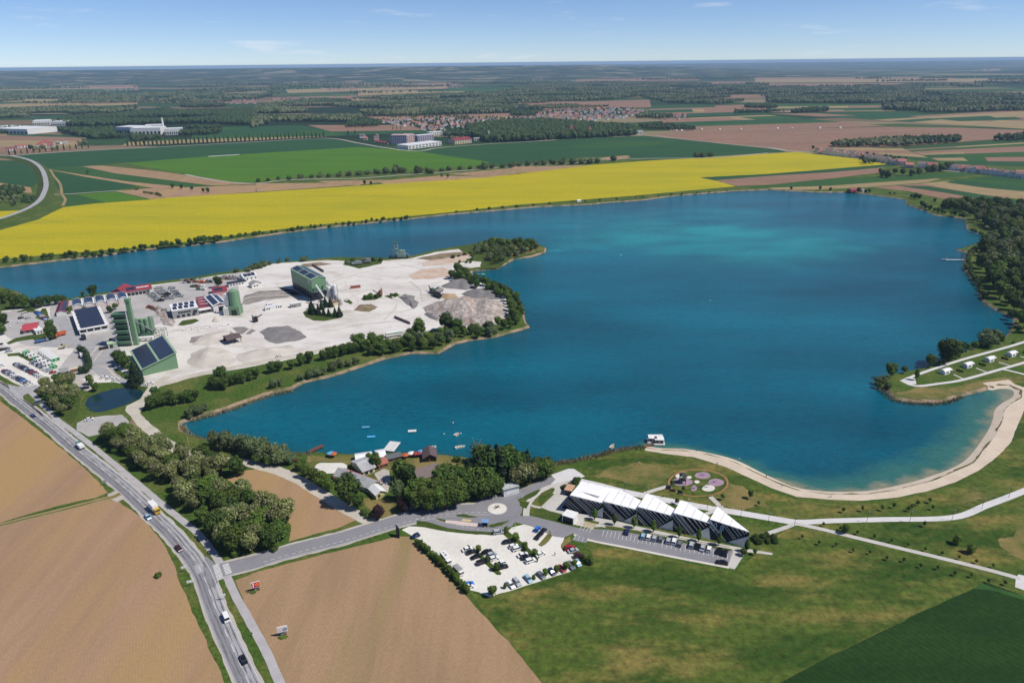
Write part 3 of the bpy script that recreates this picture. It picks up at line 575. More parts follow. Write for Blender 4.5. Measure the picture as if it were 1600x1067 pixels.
# ---- beach
bl_in=[(1590, 603), (1606, 606), (1607, 625), (1596, 650), (1580, 690), (1560, 712), (1530, 735), (1495, 752), (1450, 767), (1400, 777), (1348, 782), (1290, 780), (1245, 776), (1205, 762), (1170, 746), (1130, 728), (1085, 714), (1040, 709), (1020, 706)]
bl_out=[(1010, 700), (1034, 703.6), (1070, 704.8), (1107, 711), (1145, 721), (1182, 739), (1220, 757), (1245, 765.8), (1290, 771.8), (1348, 771.8), (1393, 765.7), (1458, 748.7), (1514, 723.7), (1547, 682.5), (1559, 657.5), (1562, 642.5), (1574, 631.2), (1589, 622.5), (1590.5, 612), (1576, 605.5), (1559, 604.5), (1540, 607), (1545, 598), (1570, 594)]
bc=[G(a, b, WZ)for a, b in bl_out];bn=normals2(bc);bl_land=[Vector((p.x-n.x*2.1, p.y-n.y*2.1, 0))for p, n in zip(bc, bn)]
sheet('beach_sand', wobble(PX(bl_in)+bl_land, 2.0, 0.3), z1+.03, m_sand)
bs=catmull([G(a, b, WZ)for a, b in bl_out], 3)
N2=normals2(bs)
vs=[];fs=[]
for i, (p, n)in enumerate(zip(bs, N2)):
 s=1 if i>=0 else 1
 vs+=[(p.x-n.x*5.0, p.y-n.y*5.0, 0.070), (p.x-n.x*2.3, p.y-n.y*2.3, 0.066), (p.x+n.x*3.4, p.y+n.y*3.4, WZ-0.30)]
 if i:k=3*i;fs+=[(k-3, k-2, k+1, k), (k-2, k-1, k+2, k+1)]
o=link_mesh('beach_slope', vs, fs, m_sand);props(o, kind='structure')
# ---- roads
zr=0.05
def path(name, pts, w, z, m, step=3, jit=0.0, ends=None):
 P=catmull(PX(pts), step);return ribbon(name, P, w/2, -w/2, z, m, jit)
ROAD=[(-60, 566), (5, 608), (23, 623), (57, 649), (89, 675), (120, 702), (178, 748), (212, 778), (240, 806), (266, 831), (287, 855), (305, 878), (319, 903), (334, 945), (355, 995), (373, 1035), (388, 1067), (404, 1100)]
RP=catmull(PX(ROAD), 3)
ribbon('road_shoulder', RP, 4.25, -4.15, zr-.012, m_path, 0.3)
ribbon('main_road', RP, 3.5, -3.4, zr+.01, m_asph_l)
ribbon('main_road_lane', RP, 0.1, -3.0, zr+.018, m_asph, 0.05)
for a, b in((-0.7, -1.2), (-2.1, -2.5), (1.1, 0.7), (2.6, 2.2)):ribbon('tyre_track', RP, b, a, zr+.026, m_asph_d, 0.22)
mk=MB()
dashes(mk, RP, 0.15, 0.16, 4.0, 4.5, zr+.034);dashes(mk, RP, 3.25, 0.13, 900, 1, zr+.034)
CY=[(30, 603), (48, 615), (83, 652), (112, 674), (142, 697), (190, 737), (248, 786), (271, 805), (301, 829), (318, 848), (334, 870), (344, 886), (353, 906), (367, 936), (388, 974), (412, 1019), (431, 1062), (446, 1096)]
CP=catmull([p+Vector((.9, .1, 0))for p in PX(CY)], 3);ribbon('cycle_path', CP, 1.5, -1.5, zr+.004, m_cycle, 0.12)
SIDE=[(322, 896), (350, 889), (395, 878), (442, 864), (500, 849), (540, 839), (601, 820), (650, 807), (695, 799), (738, 796), (770, 796)]
SP=catmull(PX(SIDE), 3)
ribbon('road_shoulder', SP[2:], 5.4, -5.4, zr-.01, m_path, 0.3)
ribbon('side_road', SP, 4.2, -4.4, zr+.030, m_asph)
dashes(mk, SP[6:], -2.2, 0.16, 1.6, 1.2, zr+.04);dashes(mk, SP[6:], -3.95, 0.12, 900, 1, zr+.04)
psheet('road_junction', [(318, 880), (322, 868), (338, 882), (356, 881), (372, 878), (376, 890), (352, 897), (343, 905), (336, 918), (328, 917), (316, 900)], zr+.022, m_asph, w=(3, .15))
for q0, q1 in(((337, 882), (345, 907)), ((352, 881), (358, 897))):
 A, B=G(*q0), G(*q1);d=(B-A);n=int(d.length/0.9);d.normalize()
 t=Vector((-d.y, d.x, 0))
 for i in range(n):
  c=A+d*(i*0.9+.3);mk.poly([tuple(Vector((0, 0, zr+.05))+c+d*a+t*b)for a, b in((-.22, -1.2), (.22, -1.2), (.22, 1.2), (-.22, 1.2))])
A, B=G(312, 880), G(320, 899)
psheet('road_patch', [(303, 884), (313, 879), (319, 893), (308, 897)], zr+.028, m_asph_l)
RC=G(777, 795);
def disc(c, r, n=40, e=1.0, rot=0):return[c+Vector((math.cos(2*math.pi*i/n)*r*math.cos(rot)-math.sin(2*math.pi*i/n)*r*e*math.sin(rot), math.cos(2*math.pi*i/n)*r*math.sin(rot)+math.sin(2*math.pi*i/n)*r*e*math.cos(rot), 0))for i in range(n)]
sheet('roundabout_road', disc(RC, 11.4), zr+.036, m_asph)
mb=MB();mb.prism([(p.x, p.y)for p in disc(RC, 4.4)], 0.02, 0.22);o=mb.build('roundabout_kerb', plain('kerb_concrete', 205, 198, 188));props(o, kind='structure')
sheet('roundabout_island', disc(RC, 4.0), 0.225, m_lot)
psheet('bus_lay_by', [(640, 816), (655, 806), (700, 798), (745, 802), (790, 806), (808, 810), (800, 822), (782, 829), (765, 831), (730, 829), (690, 824), (655, 817)], zr+.02, m_asph, w=(3, .15))
psheet('lay_by_platform', [(697, 812.5), (715, 814), (752, 818.5), (762, 820), (758, 823.8), (720, 820.5), (695, 816)], zr+.044, plain('platform_paving', 208, 188, 180))
psheet('lay_by_stop_box', [(723, 810.5), (737, 812), (735, 815), (721, 813.5)], zr+.044, plain('yellow_paving', 205, 185, 130))
for q in([(652, 813), (668, 815), (700, 825), (735, 830), (768, 831.5), (771, 834), (745, 835), (700, 831), (665, 824), (651, 818)], [(681, 808.5), (697, 812), (695, 815.5), (685, 812)], [(711, 804), (725, 803), (748, 808), (735, 809), (715, 806.5)], [(764, 820), (780, 816), (797, 813), (785, 820), (770, 824), (762, 823)]):
 psheet('grass_island', q, zr+.05, m_verge, w=(2, .2))
dashes(mk, catmull(PX([(650, 811), (672, 810), (700, 818), (735, 825), (765, 828), (790, 822)]), 3), 0, 0.14, 1.2, 1.2, zr+.055)
path('lake_road', [(783, 790), (797, 779), (820, 768), (845, 757), (868, 749), (885, 743)], 6.0, zr+.028, m_asph)
psheet('plaza_paving', [(861, 742), (888, 732), (897, 732.5), (914, 744), (900, 750), (878, 754), (860, 757), (868, 749)], zr+.034, m_white_path)
path('curved_footpath', [(822, 806), (824, 790), (832, 778), (848, 765), (868, 758), (892, 753), (908, 750)], 2.9, zr+.04, m_conc)
path('footpath', [(905, 751), (940, 759), (975, 768), (1032, 779.5), (1095, 791.5), (1145, 799.5), (1195, 808), (1243, 816)], 4.2, zr+.03, m_white_path)
path('footpath', [(1236, 815), (1260, 815.5), (1300, 813.5), (1380, 811.5), (1488, 808.5), (1540, 790), (1580, 775), (1625, 757)], 3.4, zr+.034, m_white_path)
path('footpath', [(1240, 817), (1290, 828), (1334, 839), (1438, 864), (1500, 879), (1557, 893.5), (1594, 904)], 2.4, zr+.038, m_conc)
psheet('footpath_plaza', [(1587, 905), (1591, 897), (1625, 905), (1625, 930), (1600, 922), (1586, 917)], zr+.03, m_white_path)
for q, w in(([(1245, 817), (1222, 826), (1197, 834)], 2.2), ([(1007, 771), (1025, 765), (1046, 759)], 2.2), ([(1110, 776), (1119, 785), (1130, 796)], 2.4), ([(1119, 797), (1108, 801), (1098, 806)], 2.0), ([(868, 757), (872, 765), (868, 772)], 3.0), ([(829, 789), (838, 792), (845, 793)], 1.5)):
 path('footpath', q, w, zr+.044, m_conc)
psheet('forecourt_paving', [(845, 792), (866, 772), (880, 766), (897, 770), (890, 790), (895, 800), (920, 803), (1000, 823), (1100, 845), (1172, 858), (1208, 864), (1206, 867), (1166, 862), (1148, 889), (1133, 886), (1141, 866), (1145, 858), (940, 823), (916, 824), (888, 817), (893, 812), (876, 806)], zr+.022, m_conc, w=(3, .1))
psheet('museum_car_park', [(800, 800), (815, 806), (831, 806), (875, 817.5), (905, 825), (944, 827), (970, 829), (1146, 860), (1137, 885), (1050, 868), (980, 854), (920, 842), (895, 833.5), (880, 840), (866, 838), (830, 822), (806, 816)], zr+.028, m_asph, w=(3, .1))
path('kerb_strip', [(897, 835), (920, 843.5), (980, 855.5), (1050, 869.5), (1139, 886.5)], 1.3, zr+.036, plain('kerb_concrete', 205, 198, 188))
psheet('disabled_bays', [(900, 835.5), (920, 840.5), (914, 848), (894, 843.5)], zr+.042, m_asph)
psheet('yellow_bays', [(909, 820), (917, 813), (933, 818), (926, 828)], zr+.040, plain('yellow_bay_paving', 172, 160, 132))
for q in([(831, 805), (838, 793), (878, 803), (880, 806), (872, 815)], [(840, 783), (846, 770), (862, 762), (866, 766), (858, 776), (846, 789)], [(812, 781), (822, 773), (838, 766), (846, 764), (838, 773), (828, 779)], [(812, 783), (828, 784), (822, 795), (812, 790)], [(913, 812), (920, 811.5), (937, 816), (935, 819), (912, 814)], [(945, 821), (970, 824.5), (1040, 838), (1142, 858), (1141, 861), (1040, 843), (975, 830), (947, 824)]):
 psheet('grass_bed', q, zr+.046, m_verge, w=(2, .15))
path('low_kerb', [(938, 818.5), (980, 826), (1040, 836.5), (1140, 855)], 0.5, zr+.06, plain('dark_kerb_concrete', 150, 140, 125))  # low kerb in a darker, browner tone than the other kerbs
def bay_lines(a, b, n, L, ang_px=None, w=.12):
 A, B=G(*a), G(*b);d=(B-A)/n;t=Vector((-d.y, d.x, 0)).normalized()
 if(G(*ang_px)-A).dot(t)<0:t=-t
 u=d.normalized()*w/2
 for i in range(n+1):
  p=A+d*i;mk.poly([tuple(Vector((0, 0, zr+.062))+q)for q in(p-u, p+u, p+u+t*L, p-u+t*L)])
bay_lines((944, 828), (1024, 842), 13, 4.6, (944, 836));bay_lines((1036, 845), (1137, 863), 14, 4.6, (1036, 852));bay_lines((900, 836), (919, 840.5), 3, 3.4, (900, 842));bay_lines((911, 819), (926, 823), 3, 4.4, (911, 826))
psheet('gravel_car_park', [(628, 827), (640, 822), (672, 824), (700, 831), (768, 836), (790, 834), (800, 824), (822, 818), (850, 826), (882, 839), (876, 855), (884, 862), (900, 868), (908, 880), (890, 893), (840, 909), (782, 927), (764, 933), (748, 925), (724, 919), (708, 896), (688, 874), (668, 854), (645, 838)], zr+.012, m_lot, w=(3, .4))
for q in([(786, 834), (794, 829), (808, 840), (842, 871), (840, 878), (832, 877), (815, 862), (800, 847)], [(728, 850), (738, 853), (760, 872), (784, 895), (783, 898), (776, 898), (758, 880), (748, 870)]):
 psheet('grass_median', q, zr+.03, m_verge, w=(2, .4))
psheet('dry_grass_median', [(840, 851), (857, 833), (864, 836), (858, 845), (846, 854)], zr+.03, m_dry, w=(2, .4))
psheet('dry_grass_median', [(876, 851), (882, 843), (890, 838), (893, 845), (884, 850), (888, 860), (880, 862)], zr+.03, m_dry, w=(2, .4))
o=mk.build('road_markings', m_mark);props(o, kind='structure')
def pell(name, cx, cy, rx, ry, z, m, n=36, wob=None):
 return sheet(name, wobble([G(cx+rx*math.cos(2*math.pi*i/n), cy+ry*math.sin(2*math.pi*i/n))for i in range(n)], *(wob or(1.5, .05))), z, m)
m_orange=mat('orange_rubber', (0.40, 0.17, 0.09), (0.28, 0.15, 0.08), scale=.4, fine=(1, .9, 1.1));m_pink=mat('pink_rubber', (0.36, 0.235, 0.31), (0.29, 0.20, 0.26), scale=.3, mid=(.4, .6), fine=(1, .9, 1.1))
pell('playground_track', 1091, 754.5, 47.5, 21.5, zr+.05, m_orange, wob=(3, .25));pell('playground_lawn', 1091, 754.5, 44.8, 20.3, zr+.056, m_lawn)
for cx, cy, rx, ry in((1098, 743, 12.5, 5.5), (1119, 754, 12.5, 6), (1066, 753, 16, 6), (1084, 763, 5, 4.5), (1067, 741, 5, 3)):pell('playground_rubber', cx, cy, rx, ry, zr+.066, m_pink, wob=(2, .3))
for cx, cy, rx, ry in((1107, 763, 10, 5), (1062, 744, 6, 3.5), (1089, 753, 4, 2.5), (1077, 746, 4, 2)):pell('playground_sand', cx, cy, rx, ry, zr+.072, m_lot, wob=(2, .3))
# ---- gravel tracks
m_track=mat('white_gravel_track', (0.52, 0.48, 0.41), (0.43, 0.39, 0.32), scale=.1, detail=7, fine=(.7, .9, 1.06))
P=catmull(PX([(262, 588), (250, 597), (238, 607), (228, 622), (213, 637), (213, 648), (226, 664), (243, 678), (258, 690), (280, 704), (310, 714), (345, 718), (385, 722), (430, 734), (470, 752), (505, 773), (540, 794), (575, 813), (605, 817)]), 3)
ribbon('gravel_track', P, lambda i:3.0+1.2*noise.noise(Vector((i*.1, 0, 0))), lambda i:-3.0-1.0*noise.noise(Vector((i*.11, 4, 0))), zr-.008, m_track, .25)
psheet('gravel_track', [(235, 606), (222, 622), (198, 634), (196, 642), (205, 652), (222, 662), (218, 645), (226, 632), (240, 616)], zr-.012, m_track, w=(3, .6))
psheet('gravel_yard', [(120, 661), (140, 653), (165, 649), (190, 648), (199, 656), (205, 668), (196, 674), (160, 677), (138, 682), (122, 672)], zr-.02, m_yard, w=(3, .8))
psheet('gravel_yard', [(205, 652), (225, 660), (245, 680), (240, 684), (215, 672), (200, 662)], zr-.016, m_brown_earth, w=(2, .6))
P=catmull(PX([(190, 770), (178, 776), (150, 783), (100, 796), (50, 808), (0, 821), (-60, 836)]), 3)
ribbon('field_track', P, 1.8, -1.8, zr, m_tan, .2);ribbon('field_track_grass', P, .35, -.35, zr+.008, m_verge, .2)
psheet('field_track', [(168, 772), (186, 764), (196, 778), (184, 784), (172, 780)], zr-.006, m_path, w=(2, .3))
path('lane', [(60, 303), (97, 304), (150, 300.5), (190, 298)], 4, 0.3, m_path)
path('lane', [(78, 265), (84, 275), (94, 288), (97, 304), (102, 312), (98, 322)], 4, 0.3, m_tan)
path('lane', [(290, 273), (340, 283), (400, 287), (440, 282), (500, 280), (560, 279), (640, 273), (700, 269), (760, 264), (820, 259.5), (900, 255), (950, 249), (1020, 248), (1117, 246.5), (1200, 239.5)], 5, .3, m_path)
path('lane', [(-40, 246), (15, 244), (60, 240.5), (150, 235), (270, 229), (400, 222), (508, 216.5), (560, 224), (600, 231), (650, 236.5), (680, 232), (700, 230)], 7, .3, m_path)
path('lane', [(700, 230), (760, 225.5), (830, 221.5), (900, 216.5), (1005, 211.5), (1060, 217), (1130, 224.5), (1200, 231), (1232, 236)], 5, .3, m_path)
path('lane', [(1200, 231), (1232, 236), (1290, 241), (1340, 248), (1400, 256)], 6, .32, m_path);path('lane', [(1440, 264), (1500, 269), (1560, 274), (1640, 282)], 6, .32, m_path)
path('lane', [(820, 135), (940, 135.5)], 10, .3, m_tan)
EM=catmull(PX([(-120, 365), (-20, 352), (30, 337), (58, 322), (69, 308), (73, 290), (66, 268), (50, 255), (25, 248), (0, 245.5), (-40, 244)]), 8)
def bank(name, P, w, h, m_top, m_side):
 N=normals2(P);n=len(P);vs=[];fs=[];fm=[]
 for i, (p, q)in enumerate(zip(P, N)):
  k=h*min(1, i/8, (n-1-i)/14);
  for off, z in((w/2+1+k*1.9, 0.02), (w/2, k+.1), (-w/2, k+.1), (-w/2-1-k*1.9, 0.02)):vs.append((p.x+q.x*off, p.y+q.y*off, z))
  if i:
   a=4*(i-1);b=4*i
   for j in range(3):fs.append((a+j, a+j+1, b+j+1, b+j));fm.append(0 if j==1 else 1)
 o=link_mesh(name, vs, fs, [m_top, m_side], None, fm)
 if o.data.polygons[1].normal.z<0:o.data.flip_normals()
 props(o, kind='structure')
bank('embanked_road', EM, 7.4, 4.5, m_asph_l, m_verge)
mk=MB();dashes(mk, [Vector((p.x, p.y, 0))for p in EM], 0, .3, 6, 6, 4.8)
# ---- gravel works peninsula: ground
psheet('works_ground', [(-60, 495), (0, 486), (30, 483), (55, 484), (78, 476), (100, 472), (140, 463.5), (172, 459), (237, 445.5), (300, 437.5), (337, 430.5), (382, 425), (400, 415), (440, 411), (512, 406.5), (560, 409), (610, 406.5), (642, 404), (678, 394.5), (715, 389), (735, 391), (752, 400), (730, 404), (708, 410), (716, 424), (733, 434), (756, 444), (790, 462), (795, 492), (780, 506), (740, 514), (700, 510), (665, 518), (635, 524), (600, 532), (560, 541), (520, 547), (480, 556), (430, 566), (380, 575), (330, 584), (285, 593), (262, 601), (240, 606), (222, 601), (206, 603), (180, 597), (152, 598), (128, 605), (85, 605), (60, 603), (45, 606), (20, 598), (0, 585), (-60, 560)], z1, m_gravel, w=(4, .7))
psheet('works_yard', [(78, 470), (105, 472), (172, 460), (240, 447), (300, 438), (340, 431), (395, 424), (400, 430), (375, 440), (372, 455), (375, 470), (355, 480), (330, 485), (290, 492), (262, 500), (235, 510), (200, 530), (120, 545), (40, 540), (0, 520), (-60, 540), (-60, 500), (0, 487), (55, 486), (78, 497)], z1+.012, m_yard, w=(4, .8))
psheet('works_road', [(78, 498), (100, 487), (105, 497), (118, 512), (128, 522), (133, 531), (160, 529), (182, 534), (190, 548), (182, 560), (178, 573), (192, 588), (218, 598), (238, 600), (230, 604), (200, 601), (170, 592), (150, 585), (136, 570), (126, 550), (118, 543), (60, 541), (50, 536), (62, 530), (95, 521), (92, 510)], z1+.024, m_asph_l, w=(3, .5))
psheet('works_road', [(118, 543), (128, 560), (140, 577), (150, 585), (130, 592), (105, 590), (90, 578)], z1+.022, m_yard, w=(3, .3))
psheet('works_entrance', [(12, 600), (35, 606), (56, 601), (64, 607), (50, 612), (38, 617), (30, 625), (18, 614)], zr+.03, m_asph_l, w=(2, .2))
psheet('works_car_park', [(-60, 555), (0, 545), (40, 553), (60, 562), (88, 580), (80, 598), (52, 602), (20, 585), (0, 572), (-60, 560)], z1+.03, m_lot, w=(3, .3))
psheet('works_car_park', [(3, 495), (20, 484), (40, 486), (62, 488), (76, 505), (72, 510), (40, 512), (10, 518), (0, 510)], z1+.03, m_yard, w=(3, .3))
psheet('works_car_park', [(115, 592), (122, 590), (148, 604), (138, 611), (118, 607), (96, 612)], z1+.03, m_path, w=(3, .3))
for q in([(10, 536), (25, 528), (60, 521), (72, 512), (76, 505), (92, 520), (88, 530), (55, 534), (52, 530), (30, 533), (15, 538)], [(55, 497), (66, 482), (72, 482), (78, 500), (74, 503)], [(26, 487), (40, 482), (55, 484), (52, 488), (28, 488)], [(10, 553), (30, 551), (50, 560), (62, 568), (48, 566), (28, 556), (12, 557)], [(180, 575), (190, 580), (205, 590), (205, 596), (190, 590), (180, 581)], [(100, 614), (120, 611), (126, 622), (124, 640), (118, 655), (110, 662), (95, 652), (84, 634)], [(-10, 590), (10, 600), (22, 606), (14, 608), (0, 598)], [(35, 618), (45, 626), (70, 651), (64, 650), (38, 626)], [(0, 470), (20, 470), (55, 485), (25, 482), (0, 486)]):
 psheet('grass_bed', q, z1+.04, m_verge, w=(2, .5))
psheet('grass_island', [(473, 488), (480, 484), (505, 490), (530, 489), (536, 493), (530, 499), (510, 502), (490, 501), (477, 495)], z1+.03, m_verge, w=(2, .3))
psheet('grass_island', [(278, 508), (285, 501), (305, 498), (312, 501), (300, 506), (285, 509)], z1+.03, m_verge, w=(2, .3))
for q in([(563, 468), (570, 462), (590, 460), (598, 464), (585, 469), (568, 470)], [(601, 463), (612, 459), (626, 461), (612, 467)], [(536, 470), (542, 466), (552, 473), (548, 476)], [(540, 414), (560, 406), (600, 405), (596, 412), (560, 420)], [(715, 388), (735, 383), (772, 374), (831, 381), (846, 388), (828, 399), (800, 404), (776, 419), (750, 421), (738, 414), (745, 403), (728, 398)], [(700, 428), (725, 425), (738, 434), (730, 437), (712, 433)]):
 psheet('scrub_ground', q, z1+.034, m_verge, w=(2, .8))
psheet('dry_scrub_ground', [(780, 382), (820, 383), (852, 387), (848, 392), (830, 395), (800, 402), (790, 394)], z1+.04, m_dry, w=(2, .8))
psheet('sand_patch', [(718, 411), (735, 408), (752, 409), (750, 417), (735, 419), (720, 416)], z1+.05, m_gravel, w=(2, .8))
for q in([(382, 462), (405, 455), (455, 452), (470, 460), (440, 466), (410, 470), (388, 476), (378, 475)], [(430, 447), (445, 450), (470, 458), (480, 464), (460, 462)], [(300, 527), (330, 522), (360, 518), (372, 523), (350, 533), (320, 537), (296, 535)], [(362, 512), (382, 511), (400, 517), (392, 522), (375, 522)]):
 psheet('damp_gravel', q, z1+.045, m_dirt, w=(2, 1.4))
for q in([(637, 430), (660, 421), (690, 418), (712, 424), (700, 432), (670, 436), (645, 437)], [(660, 410), (700, 402), (735, 398), (728, 408), (690, 414), (660, 416)]):
 psheet('reddish_gravel', q, z1+.045, m_pinkg, w=(2, 1.4))
for q in([(650, 404), (690, 396), (728, 393), (735, 398), (700, 403), (672, 407)], [(554, 482), (562, 476), (580, 475), (590, 480), (575, 486), (560, 486)], [(470, 413), (500, 410), (520, 413), (495, 416), (478, 418)]):
 psheet('brown_earth', q, z1+.05, m_brown_earth, w=(2, .8))
P=catmull(PX([(232, 602), (262, 598), (300, 587), (350, 577), (420, 563), (470, 554), (520, 543), (570, 533), (625, 521), (650, 515)]), 4)
ribbon('haul_road', P, 3.2, -3.2, z1+.055, m_track, .15)
def ruts(name, L, m):
 for pts, w, z in L:
  P=catmull(PX(pts), 3);ribbon(name, P, lambda i:w/2+.8*noise.noise(Vector((i*.2, z*90, 0))), lambda i:-w/2+.8*noise.noise(Vector((i*.2, z*70, 5))), z1+z, m, .15)
m_rut=mat('worn_wheel_track', (0.50, 0.455, 0.40), (0.58, 0.54, 0.49), scale=.3, fine=(.6, .9, 1.08));m_rut2=mat('damp_wheel_track', (0.42, 0.375, 0.32), (0.54, 0.49, 0.43), scale=.25, fine=(.6, .88, 1.08))
ruts('wheel_tracks', [([(380, 458), (410, 452), (440, 448), (460, 441), (470, 430)], 2.2, .052), ([(384, 466), (420, 462), (460, 462), (480, 470)], 1.6, .054), ([(470, 508), (520, 500), (560, 492), (600, 490), (640, 484), (655, 470)], 2.4, .056), ([(540, 470), (570, 455), (620, 448), (660, 446), (690, 440)], 2, .058), ([(520, 440), (560, 428), (600, 420), (650, 414), (700, 408)], 2.4, .06), ([(480, 515), (530, 508), (590, 505), (630, 500), (660, 492)], 1.8, .062), ([(390, 480), (400, 495), (395, 510), (380, 525), (385, 545)], 2.2, .064), ([(590, 440), (600, 455), (620, 470), (615, 485), (600, 500)], 1.8, .066), ([(540, 440), (545, 455), (560, 470), (550, 490)], 1.6, .068)], m_rut)
ruts('wheel_tracks', [([(378, 470), (395, 462), (430, 458), (462, 455)], 1.4, .07), ([(378, 474), (400, 468), (440, 466), (470, 464)], 1.2, .072), ([(500, 520), (560, 508), (610, 502)], 1.3, .074), ([(620, 412), (660, 420), (700, 425)], 1.6, .076), ([(640, 440), (655, 452), (660, 470)], 1.6, .078), ([(262, 520), (300, 512), (340, 508)], 1.4, .08), ([(140, 560), (150, 545), (158, 535), (175, 528)], 1.0, .082), ([(146, 566), (158, 550), (166, 540), (182, 532)], 1.0, .084), ([(150, 572), (166, 575), (185, 592)], 1.2, .086)], m_rut2)
psheet('volleyball_court', [(494, 726), (500, 723), (535, 723), (544, 727), (541, 733), (528, 739), (500, 740), (488, 738)], z1+.02, m_lot, w=(2, .15))
psheet('dry_grass_patch', [(480, 712), (520, 712), (560, 711), (640, 709), (700, 711), (745, 718), (735, 729), (690, 728), (650, 735), (640, 740), (600, 735), (560, 728), (545, 724), (500, 720), (480, 722)], z1, m_dry, w=(2, 1))
psheet('courtyard_paving', [(585, 740), (600, 732), (608, 735), (610, 752), (606, 770), (598, 765), (592, 752)], z1+.03, m_path, w=(2, .2))
psheet('drive_paving', [(638, 790), (645, 780), (655, 788), (672, 797), (660, 800), (640, 802)], zr-.01, m_asph_l, w=(2, .2))
psheet('dry_grass_patch', [(565, 778), (590, 778), (625, 782), (640, 790), (625, 802), (600, 808), (588, 800), (570, 790)], z1+.01, m_dry, w=(2, 1))
path('footpath', [(1420, 591), (1437, 584), (1500, 563), (1577, 541.5), (1620, 528)], 2.4, zr+.02, m_white_path);path('footpath', [(1408, 594), (1430, 603), (1470, 599), (1504, 593.5), (1560, 578), (1620, 561)], 2.4, zr+.026, m_white_path)
path('footpath', [(1567, 577), (1585, 581), (1620, 590)], 2.2, zr+.03, m_white_path);psheet('footpath_plaza', [(1406, 595), (1418, 589), (1430, 592), (1432, 600), (1420, 601)], zr+.034, m_white_path)
for a, b in(((1490, 585), (1505, 592)), ((1525, 575), (1542, 582)), ((1560, 566), (1577, 571)), ((1594, 557), (1612, 562))):path('footpath', [a, b], 1.4, zr+.04, m_conc)
# ---- trees
def leaf_mat(name, c, c2, var=0.25, hue=0.0):
 m=bpy.data.materials.new(name);m.use_nodes=True;nt=m.node_tree;N=nt.nodes;L=nt.links
 b=N['Principled BSDF'];b.inputs['Roughness'].default_value=0.75;b.inputs['Specular IOR Level'].default_value=0.2
 t=N.new('ShaderNodeTexCoord');n=N.new('ShaderNodeTexNoise');n.inputs['Scale'].default_value=0.45;n.inputs['Detail'].default_value=5
 oi=N.new('ShaderNodeObjectInfo');ad=N.new('ShaderNodeVectorMath');ad.operation='ADD'
 L.new(t.outputs['Object'], ad.inputs[0]);L.new(oi.outputs['Location'], ad.inputs[1]);L.new(ad.outputs[0], n.inputs['Vector'])
 r=N.new('ShaderNodeMapRange');r.inputs['From Min'].default_value=0.35;r.inputs['From Max'].default_value=0.65;L.new(n.outputs['Fac'], r.inputs['Value'])
 x=N.new('ShaderNodeMix');x.data_type='RGBA';x.inputs['A'].default_value=(*c, 1);x.inputs['B'].default_value=(*c2, 1);L.new(r.outputs['Result'], x.inputs['Factor'])
 hs=N.new('ShaderNodeHueSaturation');L.new(x.outputs['Result'], hs.inputs['Color'])
 v=N.new('ShaderNodeMapRange');v.inputs['To Min'].default_value=1-var;v.inputs['To Max'].default_value=1+var;L.new(oi.outputs['Random'], v.inputs['Value']);L.new(v.outputs['Result'], hs.inputs['Value'])
 q=N.new('ShaderNodeMath');q.operation='MULTIPLY';q.inputs[1].default_value=7.31;L.new(oi.outputs['Random'], q.inputs[0]);fr=N.new('ShaderNodeMath');fr.operation='FRACT';L.new(q.outputs[0], fr.inputs[0])
 h=N.new('ShaderNodeMapRange');h.inputs['To Min'].default_value=0.485;h.inputs['To Max'].default_value=0.515;L.new(fr.outputs[0], h.inputs['Value']);L.new(h.outputs['Result'], hs.inputs['Hue'])
 L.new(hs.outputs['Color'], b.inputs['Base Color']);return m
lm=dict(oak=leaf_mat('oak_leaves', (0.056, 0.100, 0.014), (0.105, 0.158, 0.026), .38), dark=leaf_mat('dark_leaves', (0.032, 0.064, 0.012), (0.064, 0.106, 0.020), .38), spruce=leaf_mat('spruce_needles', (0.013, 0.030, 0.014), (0.024, 0.044, 0.018)), locust=leaf_mat('locust_leaves', (0.105, 0.130, 0.028), (0.150, 0.165, 0.050), .3), bloom=leaf_mat('locust_blossom', (0.30, 0.28, 0.16), (0.20, 0.205, 0.10)), willow=leaf_mat('willow_leaves', (0.080, 0.110, 0.048), (0.12, 0.145, 0.070)), bright=leaf_mat('bright_leaves', (0.075, 0.125, 0.012), (0.11, 0.16, 0.022)), plum=leaf_mat('purple_plum_leaves', (0.020, 0.010, 0.011), (0.035, 0.016, 0.016)), far=leaf_mat('distant_leaves', (0.026, 0.050, 0.014), (0.045, 0.076, 0.022), 0.25), farpale=leaf_mat('distant_pale_leaves', (0.095, 0.110, 0.046), (0.14, 0.15, 0.07), 0.2))
m_bark=mat('bark', (0.09, 0.07, 0.05), (0.14, 0.11, 0.08), scale=2);m_birch=mat('pale_bark', (0.5, 0.48, 0.44), (0.3, 0.28, 0.26), scale=2)
